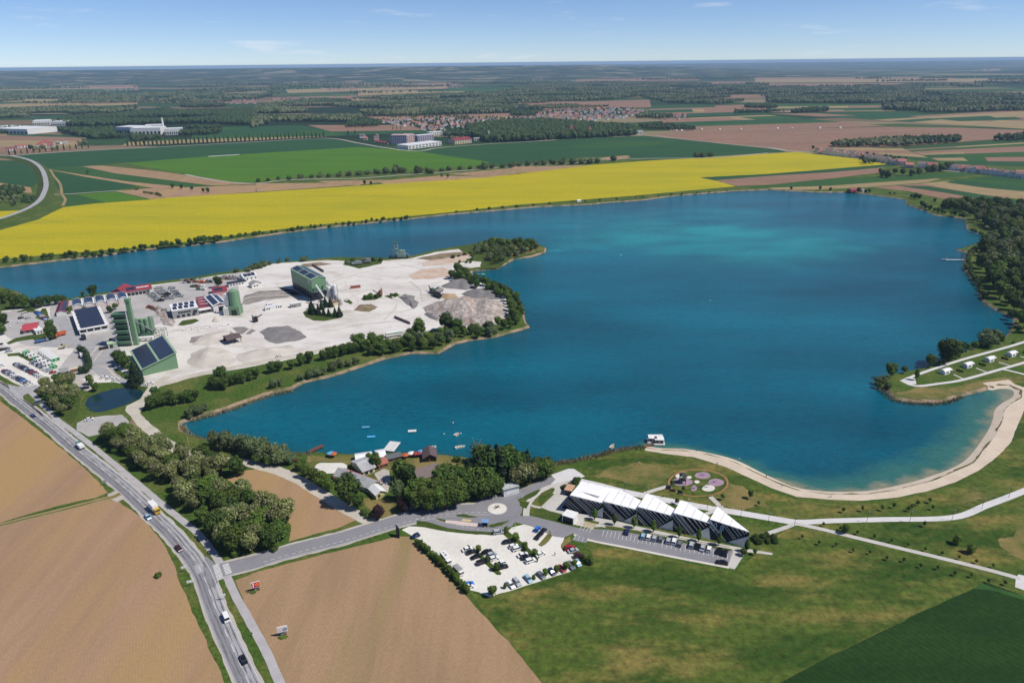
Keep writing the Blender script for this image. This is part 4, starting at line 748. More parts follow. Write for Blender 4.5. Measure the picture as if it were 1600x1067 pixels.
def crown_mesh(name, lobes, n, size, mats, mix=(1.0, ), seed=0, core=0.80, flat=0.0, squash=1.0):
 """leaf clumps on the shells of several lobes, with a solid inner core; lobes = (x,y,z,rx,ry,rz)"""
 rr=random.Random(seed);vs=[];fs=[];fm=[]
 tot=sum(l[3]*l[4]+l[4]*l[5]for l in lobes)
 for li, l in enumerate(lobes):
  k=int(n*(l[3]*l[4]+l[4]*l[5])/tot)
  for _ in range(k):
   d=Vector((rr.gauss(0, 1), rr.gauss(0, 1), rr.gauss(0.15, 1))).normalized()
   rad=rr.uniform(0.72, 1.10)
   bumpf=1+0.22*noise.noise(d*2.3+Vector((seed, li, 0)))
   p=Vector((l[0]+d.x*l[3]*rad*bumpf, l[1]+d.y*l[4]*rad*bumpf, l[2]+d.z*l[5]*rad*bumpf))
   if p.z<0.15:continue
   nrm=(d+Vector((rr.uniform(-.8, .8), rr.uniform(-.8, .8), rr.uniform(-.5, .9)))).normalized()
   s=size*rr.uniform(0.6, 1.35)
   a=nrm.orthogonal().normalized();b=nrm.cross(a);ph=rr.uniform(0, 6.28)
   a, b=a*math.cos(ph)+b*math.sin(ph), b*math.cos(ph)-a*math.sin(ph)
   i0=len(vs);q=rr.uniform(.5, 1)
   vs+=[p-a*s*.5, p+b*s*.5*q+nrm*s*.12, p+a*s*.5, p-b*s*.5*q+nrm*s*.12]
   fs.append((i0, i0+1, i0+2, i0+3))
   t=rr.random();acc=0;mi=0
   for mi, w in enumerate(mix):
    acc+=w
    if t<acc:break
   fm.append(mi)
  bm=bmesh.new();bmesh.ops.create_icosphere(bm, subdivisions=2 if len(lobes)<5 else 1, radius=1);i0=len(vs)  # solid core added inside each lobe to stop light passing through
  for v in bm.verts:
   kk=core*(1+0.25*noise.noise(v.co*2+Vector((seed, li, 2))))
   vs.append(Vector((l[0]+v.co.x*l[3]*kk, l[1]+v.co.y*l[4]*kk, max(0.1, l[2]+v.co.z*l[5]*kk))))
  for f in bm.faces:fs.append(tuple(i0+v.index for v in f.verts));fm.append(0)
  bm.free()
 me=bpy.data.meshes.new(name);me.from_pydata([tuple(v)for v in vs], [], fs)
 for m in mats:me.materials.append(m)
 me.polygons.foreach_set('material_index', fm);me.update();return me
def round_lobes(rr, H, W, nl, low=0.28):
 """a rounded crown of height H and width W made of nl lobes (metres)"""
 L=[(0, 0, H*(low+1)/2, W*.36, W*.36, H*(1-low)*.46)]
 for i in range(nl):
  a=6.283*i/nl+rr.uniform(-.5, .5);z=H*rr.uniform(low+.12, .84);k=math.sin(math.pi*min(1, max(.1, (z/H-low*.6)/(1.05-low*.6))))**.5
  r=W*.27*k*rr.uniform(.7, 1.1);s=W*rr.uniform(.17, .26)
  L.append((math.cos(a)*r, math.sin(a)*r, z, s, s, s*.9))
 return L
def trunk_mesh(rr, H, r, limbs=4, m=None):
 mb=MB();top=H*.62;lean=Vector((rr.uniform(-.3, .3), rr.uniform(-.3, .3), 0))
 p=Vector((0, 0, -.2));q=Vector((0, 0, top*.5))+lean*.5;s=Vector((0, 0, top))+lean
 mb.tube(p, q, r*1.25, r*.8, 7);mb.tube(q, s, r*.8, r*.35, 7)
 for i in range(limbs):
  a=6.283*i/max(1, limbs)+rr.uniform(-.4, .4);z=top*rr.uniform(.45, .85)
  b=Vector((0, 0, z))+lean*(z/top);mb.tube(b, b+Vector((math.cos(a)*H*.2, math.sin(a)*H*.2, H*rr.uniform(.12, .24))), r*.42, r*.12, 5)
 me=bpy.data.meshes.new('trunk');me.from_pydata([tuple(v)for v in mb.v], [], mb.f);me.materials.append(m or m_bark);me.update();return me
KINDS={}
def kind(key, objname, variants):KINDS[key]=(objname, variants)
rr=random.Random(3)
def variants(n, f):return[f(i)for i in range(n)]
kind('oak', 'broadleaf_tree', variants(4, lambda i:(crown_mesh('crown', round_lobes(rr, 10, 8.6, 8), 1500, .85, [lm['oak'], lm['dark'], lm['bright']], (.72, .2, .08), 10+i), trunk_mesh(rr, 10, .25))))
kind('dark', 'dark_leaved_tree', variants(3, lambda i:(crown_mesh('crown', round_lobes(rr, 10, 8.2, 8, .16), 1500, .85, [lm['dark'], lm['oak']], (.72, .28), 20+i), trunk_mesh(rr, 10, .25))))
kind('locust', 'locust_tree', variants(4, lambda i:(crown_mesh('crown', round_lobes(rr, 10, 7.8, 9), 1700, .72, [lm['locust'], lm['bloom'], lm['oak']], (.50, .36, .14), 30+i, .7), trunk_mesh(rr, 10, .2, 5))))
kind('willow', 'willow_tree', variants(3, lambda i:(crown_mesh('crown', round_lobes(rr, 10, 11, 9, .05), 1700, .8, [lm['willow'], lm['oak'], lm['locust']], (.68, .18, .14), 40+i), trunk_mesh(rr, 10, .25))))
kind('bright', 'ornamental_tree', variants(2, lambda i:(crown_mesh('crown', round_lobes(rr, 10, 8, 6, .12), 900, 1.0, [lm['bright'], lm['oak']], (.72, .28), 50+i, .75), trunk_mesh(rr, 10, .2))))
kind('plum', 'plum_tree', variants(1, lambda i:(crown_mesh('crown', round_lobes(rr, 10, 10.5, 7, .12), 1300, 1.0, [lm['plum']], (1, ), 60+i), trunk_mesh(rr, 10, .25))))
def cone_lobes(w):return[(0, 0, 1.2+i*1.15, w*(1-i/8.2), w*(1-i/8.2), 1.05)for i in range(8)]
kind('spruce', 'spruce_tree', variants(3, lambda i:(crown_mesh('crown', cone_lobes(1.9+.25*i), 1100, .75, [lm['spruce'], lm['dark']], (.8, .2), 70+i, .75), trunk_mesh(rr, 10, .2, 0))))
kind('poplar', 'poplar_tree', variants(2, lambda i:(crown_mesh('crown', [(0, 0, 1.6+k*1.3, [.8, 1.15, 1.3, 1.25, 1.1, .85, .5][k], [.8, 1.15, 1.3, 1.25, 1.1, .85, .5][k], 1.2)for k in range(7)], 500, .8, [lm['dark'], lm['oak']], (.7, .3), 80+i, .85), trunk_mesh(rr, 10, .18, 0))))
kind('column', 'columnar_tree', variants(2, lambda i:(crown_mesh('crown', [(0, 0, 3.3+k*1.25, [1.2, 1.7, 1.8, 1.6, 1.2, .6][k], [1.2, 1.7, 1.8, 1.6, 1.2, .6][k], 1.2)for k in range(6)], 600, .9, [lm['oak'], lm['bright'], lm['dark']], (.5, .3, .2), 90+i, .8), trunk_mesh(rr, 10, .25, 0))))
kind('sapling', 'young_tree', variants(2, lambda i:(crown_mesh('crown', round_lobes(rr, 10, 6.2, 4, .35), 260, 1.5, [lm['oak'], lm['dark']], (.6, .4), 100+i, .55), trunk_mesh(rr, 10, .16, 3))))
kind('shrub', 'shrub', variants(3, lambda i:(crown_mesh('foliage', [(rr.uniform(-3, 3), rr.uniform(-3, 3), rr.uniform(3, 5.5), rr.uniform(3.2, 4.8), rr.uniform(3.2, 4.8), rr.uniform(3, 4.4))for _ in range(5)], 900, 1.5, [lm['oak'], lm['dark'], lm['bright']], (.55, .3, .15), 110+i), None)))
kind('palesh', 'shrub', variants(2, lambda i:(crown_mesh('foliage', [(rr.uniform(-3, 3), rr.uniform(-3, 3), rr.uniform(3, 5.5), rr.uniform(3.2, 4.8), rr.uniform(3.2, 4.8), rr.uniform(3, 4.4))for _ in range(5)], 900, 1.5, [lm['willow'], lm['locust'], lm['oak']], (.5, .3, .2), 120+i), None)))
kind('darksh', 'shrub', variants(2, lambda i:(crown_mesh('foliage', [(rr.uniform(-2, 2), rr.uniform(-2, 2), rr.uniform(3, 5.5), rr.uniform(3.2, 4.8), rr.uniform(3.2, 4.8), rr.uniform(3, 4.4))for _ in range(4)], 700, 1.5, [lm['dark'], lm['oak']], (.8, .2), 130+i), None)))
kind('birch', 'birch_tree', variants(1, lambda i:(crown_mesh('crown', round_lobes(rr, 10, 6.4, 7, .2), 420, .6, [lm['oak'], lm['willow']], (.7, .3), 140, .35), trunk_mesh(rr, 13, .22, 9, m_birch))))
tree_rng=random.Random(11)
CATN={'shrub':'shrub'}
def plant(key, loc, h, label, group=None, simple=False, wide=1.0):
 objname, var=KINDS[key];crown, trunk=tree_rng.choice(var)
 s=h/10.0;rz=tree_rng.uniform(0, 6.28)
 cat='shrub' if objname=='shrub' else 'tree'
 w=tree_rng.uniform(.9, 1.1)*wide
 if trunk is None:
  o=bpy.data.objects.new(objname, crown);COL.objects.link(o)
  o.location=loc;o.rotation_euler=(0, 0, rz);o.scale=(s*w, s*w, s)
  return props(o, label, cat, group)
 e=empty(objname, loc, rz, label, cat, group);e.scale=(s*w, s*w, s)
 c=bpy.data.objects.new('crown', crown);COL.objects.link(c);c.parent=e
 t=bpy.data.objects.new('trunk', trunk);COL.objects.link(t);t.parent=e
 return e
def plant_px(key, px, py, h, label, group=None, **k):return plant(key, G(px, py), h, label, group, **k)
def scatter(poly, spacing, kinds, hr, label, group, seed=0, limit=999, wob=1.0):
 """things of several kinds spread over a polygon given in photo pixels; kinds = [(key, weight, label)]"""
 P=PX(poly);rg=random.Random(seed);xs=[p.x for p in P];ys=[p.y for p in P]
 pts=[];tries=int((max(xs)-min(xs))*(max(ys)-min(ys))/spacing**2*6)+40
 cell={}
 for _ in range(tries):
  x, y=rg.uniform(min(xs), max(xs)), rg.uniform(min(ys), max(ys))
  if not inside(x, y, P):continue
  cx, cy=int(x//spacing), int(y//spacing)
  if any((x-q[0])**2+(y-q[1])**2<spacing**2 for i in(-1, 0, 1)for j in(-1, 0, 1)for q in cell.get((cx+i, cy+j), [])):continue
  cell.setdefault((cx, cy), []).append((x, y));pts.append((x, y))
 pts.sort(key=lambda p:p[1]);pts=pts[:limit]
 tot=sum(k[1]for k in kinds)
 for x, y in pts:
  t=rg.uniform(0, tot);acc=0
  for k in kinds:
   acc+=k[1]
   if t<=acc:break
  h=rg.uniform(*hr)*(k[3]if len(k)>3 else 1)
  plant(k[0], Vector((x, y, 0)), h, k[2], group+(' ('+KINDS[k[0]][0].replace('_', ' ')+'s)' if len(kinds)>1 else ''))
 return len(pts)
def row(pts, spacing, key, hr, label, group, seed=0, jit=1.0, wide=1.0):
 P=PX(pts);rg=random.Random(seed);n=0
 for i in range(len(P)-1):
  L=(P[i+1]-P[i]).length;k=max(1, int(L/spacing))
  for j in range(k):
   p=P[i].lerp(P[i+1], (j+rg.uniform(.2, .8))/k)+Vector((rg.uniform(-jit, jit), rg.uniform(-jit, jit), 0))
   plant(key if isinstance(key, str)else rg.choice(key), p, rg.uniform(*hr), label, group, wide=wide);n+=1
 return n
scatter([(160, 683), (190, 682), (235, 698), (280, 712), (315, 722), (350, 733), (372, 742), (392, 755), (352, 754), (360, 775), (400, 792), (448, 812), (452, 840), (430, 860), (395, 872), (368, 868), (345, 845), (300, 800), (262, 765), (215, 728), (178, 705)], 5.4, [('locust', 6, 'pale olive blossoming locust tree in the belt beside main road'), ('oak', 1.8, 'green broadleaf tree among blossoming locusts of the roadside belt'), ('dark', 1.5, 'dark green broadleaf tree in the shady part of the roadside belt')], (8.5, 13.0), '', 'trees in the belt beside the main road', 1)
scatter([(140, 676), (165, 683), (250, 705), (300, 722), (340, 738), (350, 756), (395, 790), (450, 816), (455, 842), (430, 864), (380, 872), (345, 858), (300, 806), (255, 768), (200, 722)], 6.5, [('shrub', 1, 'low green bush at the foot of the roadside belt of locust trees')], (2.2, 4.2), '', 'bushes under the roadside belt', 2)
scatter([(62, 612), (90, 600), (115, 602), (120, 618), (112, 636), (100, 652), (84, 644)], 4.6, [('locust', 4, 'pale blossoming locust tree between works car park and the small pond'), ('dark', 3, 'dark broadleaf tree between works car park and the small pond')], (6.5, 9.5), '', 'trees left of the pond', 3)
plant_px('bright', 142, 601, 7, 'round bright green tree on the grass between works drive and pond');plant_px('oak', 150, 611, 5.5, 'low round green tree just in front of the bright green one near the pond')
for q in((190, 572, 11), (197, 577, 10), (185, 566, 9), (206, 582, 8)):plant_px('dark', *q, 'dark tree beside the left wall of the big solar roofed hall', 'dark trees left of the solar hall')
plant_px('spruce', 213, 601, 15, 'tall dark spruce at the front left corner of the solar hall', wide=1.6);plant_px('palesh', 203, 590, 4, 'pale bush under the dark trees beside the solar hall')
for q in((236, 640, 9), (246, 636, 9.5), (244, 622, 8), (256, 634, 8), (265, 631, 8.5), (276, 632, 7.5), (289, 630, 7.5), (296, 628, 8.5), (306, 626, 7)):plant_px('dark', *q, 'dense dark tree in the clump beside the bend of the white track', 'dark trees at the bend of the white track')
for q in((333, 606, 8), (341, 609, 8.5), (346, 601, 12), (352, 608, 8), (361, 603, 8), (372, 600, 8), (380, 598, 7.5), (390, 594, 8), (401, 592, 8), (424, 583, 8), (436, 580, 8), (456, 577, 7), (471, 571, 8.5), (484, 567, 8.5), (505, 563, 8), (516, 560, 8.5), (526, 558, 9), (536, 556, 9), (546, 553, 9), (553, 552, 8)):
 plant_px('dark', *q, 'dark rounded tree in the planted row along the haul road bank', 'dark trees on the bank below the haul road')
for q in((562, 549, 13), (583, 544, 12), (572, 548, 9), (594, 542, 9)):plant_px('oak', *q, 'tall ragged broadleaf tree midway along the works bank', 'tall ragged trees on the works bank')
scatter([(575, 556), (600, 545), (650, 532), (690, 526), (720, 520), (738, 524), (706, 534), (680, 548), (640, 549), (600, 556)], 5.5, [('oak', 3, 'green broadleaf tree on the bank near the piled rubble'), ('dark', 2, 'dark tree on the bank near the piled rubble'), ('willow', 1.5, 'pale willow low on the bank near the piled rubble')], (6, 9.5), '', 'trees along the south bank of the works', 4)
plant_px('oak', 655, 526, 14, 'big round broadleaf tree beside the long green trailer');plant_px('dark', 642, 530, 9, 'dark tree left of the big round tree by the green trailer')
plant_px('dark', 698, 518, 16, 'largest dark tree, spreading in front of the rubble heap');plant_px('dark', 714, 520, 12, 'dark tree just right of the largest one before the rubble heap')
scatter([(735, 530), (768, 524), (800, 513), (812, 506), (805, 496), (790, 506), (760, 514), (738, 518)], 6, [('oak', 2, 'green tree on the south-east corner of the works'), ('willow', 1, 'pale willow on the south-east corner of the works')], (6, 9), '', 'trees on the south-east corner of the works', 5)
scatter([(703, 438), (712, 425), (726, 432), (745, 441), (770, 450), (794, 461), (808, 474), (816, 495), (812, 508), (800, 508), (800, 490), (792, 472), (770, 460), (742, 450), (720, 442)], 5.5, [('dark', 3, 'dark tree on the east bank behind the gravel heaps'), ('oak', 2, 'green tree on the east bank behind the gravel heaps')], (7, 10), '', 'trees along the east bank of the works', 6)
scatter([(742, 388), (772, 379), (800, 380), (836, 384), (842, 390), (815, 399), (795, 403), (776, 415), (762, 412), (765, 400), (745, 396)], 6.5, [('willow', 2.5, 'pale willow on the wooded tip of the peninsula'), ('oak', 3, 'green tree on the wooded tip of the peninsula'), ('dark', 1, 'dark tree on the wooded tip of the peninsula')], (5.5, 9.5), '', 'trees on the tip of the peninsula', 7)
row([(700, 405), (720, 400), (740, 396), (735, 412), (715, 410)], 7, ['shrub', 'palesh'], (2.5, 4), 'low bush on the scrubby ground of the peninsula tip', 'bushes of the peninsula tip')
for a, b, h in((428, 604, 6.5), (438, 600, 5), (484, 589, 6), (495, 586, 6.5), (505, 583, 5.5), (520, 577, 6.5), (532, 572, 6), (545, 570, 5), (470, 592, 4.5), (556, 566, 5), (320, 640, 5), (305, 646, 6.5), (296, 650, 6), (312, 644, 5)):plant_px('willow', a, b+2, h, 'low pale willow at the waterline of the works bank', 'willows at the waterline of the works bank')
for q in((8, 474, 12), (24, 482, 13), (38, 482, 12), (52, 480, 8), (64, 480, 9), (78, 478, 9.5), (90, 476, 9), (100, 474, 7), (-4, 500, 12), (6, 512, 12), (2, 524, 11), (-6, 482, 12), (14, 468, 10)):plant_px('dark', *q, 'dark tree on the lake shore at the left edge, behind the works car park', 'dark trees on the shore left of the works')
plant_px('dark', 147, 464, 11, 'lone dark tree on the shore behind the barrel roofed sheds');plant_px('dark', 130, 463, 5, 'small dark tree left of the lone one behind the barrel roofs')
for q, l in(((82, 531, 12), 'tall dark tree beside the orange lorry'), ((79, 516, 9), 'dark tree right of the red roofed gatehouse'), ((172, 489, 6.5), 'small round tree in the yard before the barrel sheds'), ((181, 484, 6), 'small tree beside the round one in the yard before the barrel sheds'), ((109, 490, 6), 'small green tree between barrel shed and solar depot'), ((133, 487, 4.5), 'low tree behind the back edge of the solar depot'), ((342, 450, 11), 'big dark tree in the machinery yard by the far shore')):plant_px('dark' if q[2]>6 else 'oak', *q, l)
for q in((389, 424, 5), (396, 421, 6.5), (405, 419, 6.5), (413, 416, 6), (421, 414, 4), (436, 411, 4), (448, 408, 4.5), (368, 426, 5), (474, 408, 6)):plant_px('palesh', *q, 'pale green bush on the far shore edge of the works', 'bushes on the far shore edge of the works')
for q in((543, 413, 5), (552, 411, 6), (566, 410, 5), (583, 408, 5), (595, 408, 4)):plant_px('shrub', *q, 'green bush around the crusher on the far shore edge', 'bushes around the crusher')
for i, q in enumerate(((485, 490, 9), (491, 491, 8.5), (498, 492, 9.5), (506, 493, 7.5), (514, 494, 7), (524, 495, 8.5), (531, 495, 9), (503, 484, 9), (509, 480, 9), (517, 480, 9), (487, 483, 8))):plant_px('spruce', *q, 'small dark spruce on the grass island below the big green hall', 'spruces on the grass island', wide=1.25)
for q in((571, 467, 4), (580, 466, 5), (589, 465, 4), (611, 463, 3), (618, 462, 3)):plant_px('shrub', *q, 'rough bush in the middle of the gravel yard', 'rough bushes in the middle of the gravel yard')
for q in((338, 698, 9.5), (352, 701, 10.5), (374, 703, 9.5), (388, 709, 11), (400, 713, 11.5), (413, 717, 11.5), (427, 721, 11), (440, 723, 10), (452, 723, 7)):plant_px('willow', *q, 'pale grey-green willow on the near shore left of the restaurant', 'willows on the near shore')
for q in((402, 724, 6), (420, 728, 5.5), (468, 735, 5), (478, 746, 7), (490, 752, 7.5), (503, 762, 9), (515, 768, 7), (474, 728, 4)):plant_px('oak', *q, 'green tree between white track and restaurant garden', 'green trees left of the restaurant')
plant_px('dark', 545, 789, 15, 'very large dark tree in front of the grey roofed restaurant');plant_px('dark', 560, 796, 8, 'dark tree at the front right foot of the very large one')
row([(556, 798), (570, 805), (584, 812)], 3, 'shrub', (2.5, 3.5), 'clipped green bush between white track and restaurant garden', 'bushes along the restaurant garden')
plant_px('plum', 591, 811, 6.5, 'purple leaved plum tree nearest the white track');plant_px('plum', 631, 799, 6.5, 'purple leaved plum tree at the restaurant driveway')
plant_px('birch', 623, 783, 12, 'drooping pale birch beside the yellow annexe');plant_px('willow', 625, 781, 10, 'pale weeping tree beside the yellow annexe', wide=.65)
plant_px('dark', 627, 752, 12, 'dark tree standing over the restaurant courtyard');plant_px('dark', 637, 757, 11, 'dark tree right of the courtyard, beside the brown roofed barn');plant_px('oak', 587, 731, 8, 'tree between the white tents and the orange roofed hut')
plant_px('oak', 578, 722, 5, 'small tree beside the white party tent')
for q in((652, 795, 11), (663, 797, 11.5), (675, 798, 11.5), (687, 797, 11.5), (699, 795, 11.5), (712, 791, 12), (720, 786, 11), (655, 783, 12), (668, 785, 12), (682, 786, 12.5), (696, 785, 12), (708, 780, 12)):plant_px('oak', *q, 'big fresh green tree in the front row of the grove behind the access road', 'front trees of the grove')
for q in((694, 772, 14), (704, 768, 14), (722, 778, 11), (734, 779, 11), (746, 779, 10.5), (758, 779, 11), (770, 777, 10.5), (778, 772, 10), (714, 764, 13), (727, 766, 13), (740, 767, 13), (752, 768, 13), (764, 768, 13)):plant_px('dark', *q, 'dark tree in the middle of the grove beside the white kiosk', 'dark trees of the grove')
for q, k_ in(((756, 750, 17), 'dark'), ((766, 752, 19), 'spruce'), ((786, 752, 18), 'spruce'), ((798, 750, 16), 'dark'), ((776, 742, 17), 'spruce'), ((812, 742, 13), 'dark'), ((824, 738, 13), 'spruce'), ((790, 738, 15), 'dark'), ((748, 756, 16), 'spruce'), ((733, 760, 15), 'spruce')):plant_px(k_, *q, 'tall dark tree at the back of the grove near the lake', 'tall back trees of the grove', wide=1.5 if k_=='spruce' else 1)
for q in((806, 762, 11), (818, 758, 12), (828, 756, 12)):plant_px('locust', *q, 'pale blossoming tree at the right end of the grove', 'pale trees at the right end of the grove')
for q in((840, 750, 11), (851, 748, 12), (858, 744, 9)):plant_px('oak', *q, 'green tree at the outer right end of the grove', 'outer trees of the grove')
plant_px('birch', 744, 724, 14, 'bare limbed white birch at the water edge of the grove');plant_px('oak', 757, 722, 10, 'green tree right of the white birch by the water')
row([(695, 716), (720, 722), (745, 724)], 5, ['palesh', 'shrub'], (2, 3.2), 'low bush on the shore left of the white birch', 'bushes on the shore by the birch')
for i in range(15):
 t=i/14;plant_px('bright' if i%3 else 'oak', 652+t*78, 850+t*76-4*math.sin(t*3.1), 3.7 if i%4 else 2.8, 'small bushy tree in the row between gravel car park and ploughed field', 'tree row left of the gravel car park')
for q, l in(((770, 931, 6), 'dark bushy tree at the lowest corner of the gravel car park'), ((789, 919, 3), 'thin young tree by the white cars at the bottom of the car park'), ((834, 905, 2.8), 'small bush between pale blue and blue cars'), ((852, 899, 4.2), 'round tree right of the blue car at the lower row'), ((869, 894, 4.5), 'round tree left of the red car in the lower row'), ((884, 890, 5), 'round tree right of the red car in the lower row'), ((897, 885, 4.5), 'round tree near the right end of the lower row'), ((914, 876, 3.5), 'small tree at the right corner of the gravel car park'), ((923, 881, 5), 'lone tree on the lawn right of the gravel car park'), ((748, 862, 4.5), 'slender tree at the top of the left grass median'), ((761, 875, 3), 'small tree halfway down the left grass median'), ((776, 891, 5), 'bushy tree at the bottom of the left grass median'), ((806, 845, 5.5), 'slender tree on the upper part of the right grass median'), ((820, 858, 4.5), 'tree halfway down the right grass median'), ((836, 868, 4.5), 'yellowish tree near the foot of the right grass median'), ((791, 832, 4), 'dark small tree at the top of the right grass median')):
 plant_px('bright' if q[2]!=6 else 'dark', q[0], q[1], q[2]*.8, l)
ORD=['first', 'second', 'third', 'fourth', 'fifth', 'sixth', 'seventh', 'eighth', 'ninth', 'tenth', 'eleventh', 'twelfth', 'thirteenth', 'fourteenth', 'fifteenth', 'sixteenth', 'seventeenth', 'eighteenth', 'nineteenth', 'twentieth']
for i, (a, b)in enumerate(((929, 812), (960, 820), (990.5, 825), (1020.5, 831), (1060.5, 840), (1091, 846), (1123, 852), (1166, 862))):plant_px('column', a, b, 6.0, ORD[i]+' columnar tree from the left before the striped pavilion', 'columnar trees before the pavilion')
plant_px('oak', 1161, 868, 3.6, 'bushy tree at the end of the pavilion car park');plant_px('sapling', 1179, 867, 3.4, 'thin sapling on the lawn beside the tapering paved tip')
rg=random.Random(5)
for i in range(18):plant_px('darksh', 1178+rg.uniform(0, 34), 836+rg.uniform(0, 14), rg.uniform(1.8, 2.6), 'dark clipped bush in the bed at the pointed end of the pavilion', 'bushes at the pointed end of the pavilion')
for q in((882, 763, 2.5), (890, 760, 2.5), (898, 757, 2.6), (901, 754, 3.6)):plant_px('darksh', *q, 'small dark bush behind the wooden box at the pavilion\'s left end', 'bushes at the left end of the pavilion')
for i, (a, b)in enumerate(((1320, 833), (1494, 850), (1516, 864))):plant_px('bright', a, b, 4.6, ['bright yellow-green tree beside the fork of the two paths', 'left of two yellow-green trees on the right lawn', 'right of two yellow-green trees on the right lawn'][i])
for i in range(13):t=i/12;plant_px('sapling', 1253+t*317, 842+t*72+(i%2)*3, 2.3, 'tiny sapling in the row below the long diagonal path', 'saplings below the diagonal path')
for i in range(11):t=i/10;plant_px('sapling', 1286+t*265, 822+t*65, 2.2, 'tiny sapling in the row above the long diagonal path', 'saplings above the diagonal path')
for q in((1317, 801), (1347, 799), (1378, 798), (1396, 794), (1424, 796), (1433, 790), (1452, 786), (1457, 797), (1420, 799), (1444, 823)):plant_px('sapling', *q, 3.0, 'small dark young tree on the lawn between beach and straight path', 'young trees between beach and path')
for q, l in(((1172, 779, 4.6), 'young tree on the lawn right of the playground'), ((1185, 790, 2.6), 'small sapling below the young tree right of the playground'), ((1129, 781, 3.4), 'young tree where the playground path meets the main path'), ((1057, 788, 3.4), 'small round tree between the pavilion roofs and the path'), ((1050, 760, 3.6), 'young tree on the left rim of the playground'), ((1067, 768, 3.2), 'young tree on the lower left rim of the playground'), ((905, 754, 3.2), 'tiny conifer at the back left corner of the pavilion')):plant_px('sapling', *q, l)
for q, k, l in(((1391, 590, 10), 'oak', 'round tree near the tip of the pod peninsula'), ((1412, 583, 5), 'oak', 'small tree by the water near the tip of the pod peninsula'), ((1431, 594, 8), 'column', 'slender dark tree where the two white paths meet'), ((1452, 573, 9), 'oak', 'rounded tree left of the giant dark tree'), ((1476, 568, 18), 'dark', 'giant dark tree on the shore of the pod peninsula'), ((1486, 562, 15), 'dark', 'dark tree joined to the right side of the giant one'), ((1543, 541, 13), 'willow', 'large pale willow on the shore behind the pods'), ((1560, 537, 8), 'oak', 'green tree right of the large pale willow'), ((1375, 598, 5), 'palesh', 'pale bush at the very tip of the pod peninsula'), ((1385, 606, 4), 'palesh', 'low pale bush on the rocky tip of the pod peninsula'), ((1372, 604, 3.5), 'shrub', 'dark bush overhanging the water at the peninsula tip'), ((1583, 536, 1.8), 'shrub', 'small bush beside the upper white path')):plant_px(k, *q, l)
for q in((1500, 555, 5), (1510, 549, 6), (1522, 546, 6.5), (1530, 543, 5), (1468, 572, 4), (1496, 560, 4.5)):plant_px('oak', *q, 'green tree in the low line between giant tree and willow', 'low trees between giant tree and willow')
for q in((1580, 498, 8), (1592, 505, 11), (1600, 512, 11), (1590, 520, 6), (1605, 520, 9)):plant_px('oak', *q, 'tree at the head of the small inlet on the right', 'trees at the small inlet')
nW=scatter([(1470, 328), (1515, 337), (1530, 352), (1565, 366), (1552, 374), (1532, 392), (1530, 412), (1532, 430), (1548, 455), (1565, 476), (1600, 494), (1640, 505), (1640, 330), (1600, 328), (1560, 322), (1500, 320)], 9.5, [('oak', 3, 'green tree in the dense wood on the right shore'), ('dark', 3, 'dark tree in the dense wood on the right shore'), ('locust', 2, 'pale blossoming tree in the dense wood on the right shore'), ('willow', .8, 'grey-green willow in the dense wood on the right shore')], (11, 15.5), '', 'trees of the wood on the right shore', 8)
row([(1437, 322), (1455, 330), (1480, 336), (1510, 342)], 6, ['dark', 'oak'], (5, 8), 'low tree on the thin upper end of the right shore wood', 'low trees at the upper end of the right wood')
row([(1514, 360), (1540, 370), (1532, 385), (1514, 398), (1513, 420), (1528, 444), (1538, 468)], 7, ['shrub', 'palesh'], (3, 5), 'bush leaning over the water along the right shore', 'bushes along the right shore')
row([(-20, 413), (40, 408), (100, 403), (150, 400), (200, 393), (250, 388)], 5, ['oak', 'dark'], (4.5, 7.5), 'bushy tree in the thicket between yellow field and lake', 'thicket along the far shore', 9, 2)
row([(250, 388), (290, 384), (310, 381), (350, 376)], 4.4, ['oak', 'dark'], (6, 9.5), 'taller tree in the thicket between yellow field and lake', 'taller trees of the far shore thicket', 10, 2)
row([(357, 372), (400, 367), (450, 361), (500, 355), (560, 349), (640, 341)], 7.5, ['oak', 'shrub', 'shrub'], (3, 5.5), 'low bush on the far shore below the yellow field', 'low bushes of the far shore', 11, 1.5)
row([(700, 333), (800, 324), (900, 316), (975, 311), (1040, 306), (1140, 299)], 22, ['shrub', 'shrub', 'palesh'], (2, 4), 'scattered bush on the far shore below the yellow field', 'scattered bushes of the far shore', 12, 1.5)
for q in((597, 346, 5), (626, 344, 4), (1236, 297, 6), (1281, 297, 6), (1297, 299, 6), (1341, 301, 8), (1352, 303, 7), (1358, 301, 6), (1390, 304, 4), (1397, 305, 4), (1430, 311, 9), (1436, 312, 8), (1424, 309, 6), (1460, 316, 6)):plant_px('dark', *q, 'small dark tree at the water on the lake\'s far right shore', 'small trees on the far right shore')
for i, (a, b)in enumerate([(15+9.5*k, 243-.85*k)for k in range(14)]):plant_px('poplar', a, b, 13+2*math.sin(i*2.3), 'dark poplar at the left, gappy end of the long avenue', 'poplars at the left end of the avenue')
for k in range(31):plant_px('poplar', 200+6.55*k, 229.5-.27*k, 17+2*math.sin(k*3.7), 'slim dark poplar in the evenly spaced part of the long avenue', 'poplars of the long avenue')
for k in range(18):plant_px('poplar', 404+6.0*k, 220.5-.26*k, 16+2*math.sin(k*2.7), 'slim dark poplar at the right end of the long avenue', 'poplars at the right end of the avenue')
for q in((544, 212, 14), (555, 211, 14), (614, 203, 10), (620, 203, 10), (626, 203, 11)):plant_px('poplar', *q, 'lone tall poplar near the pale factory block', 'lone poplars near the factory')
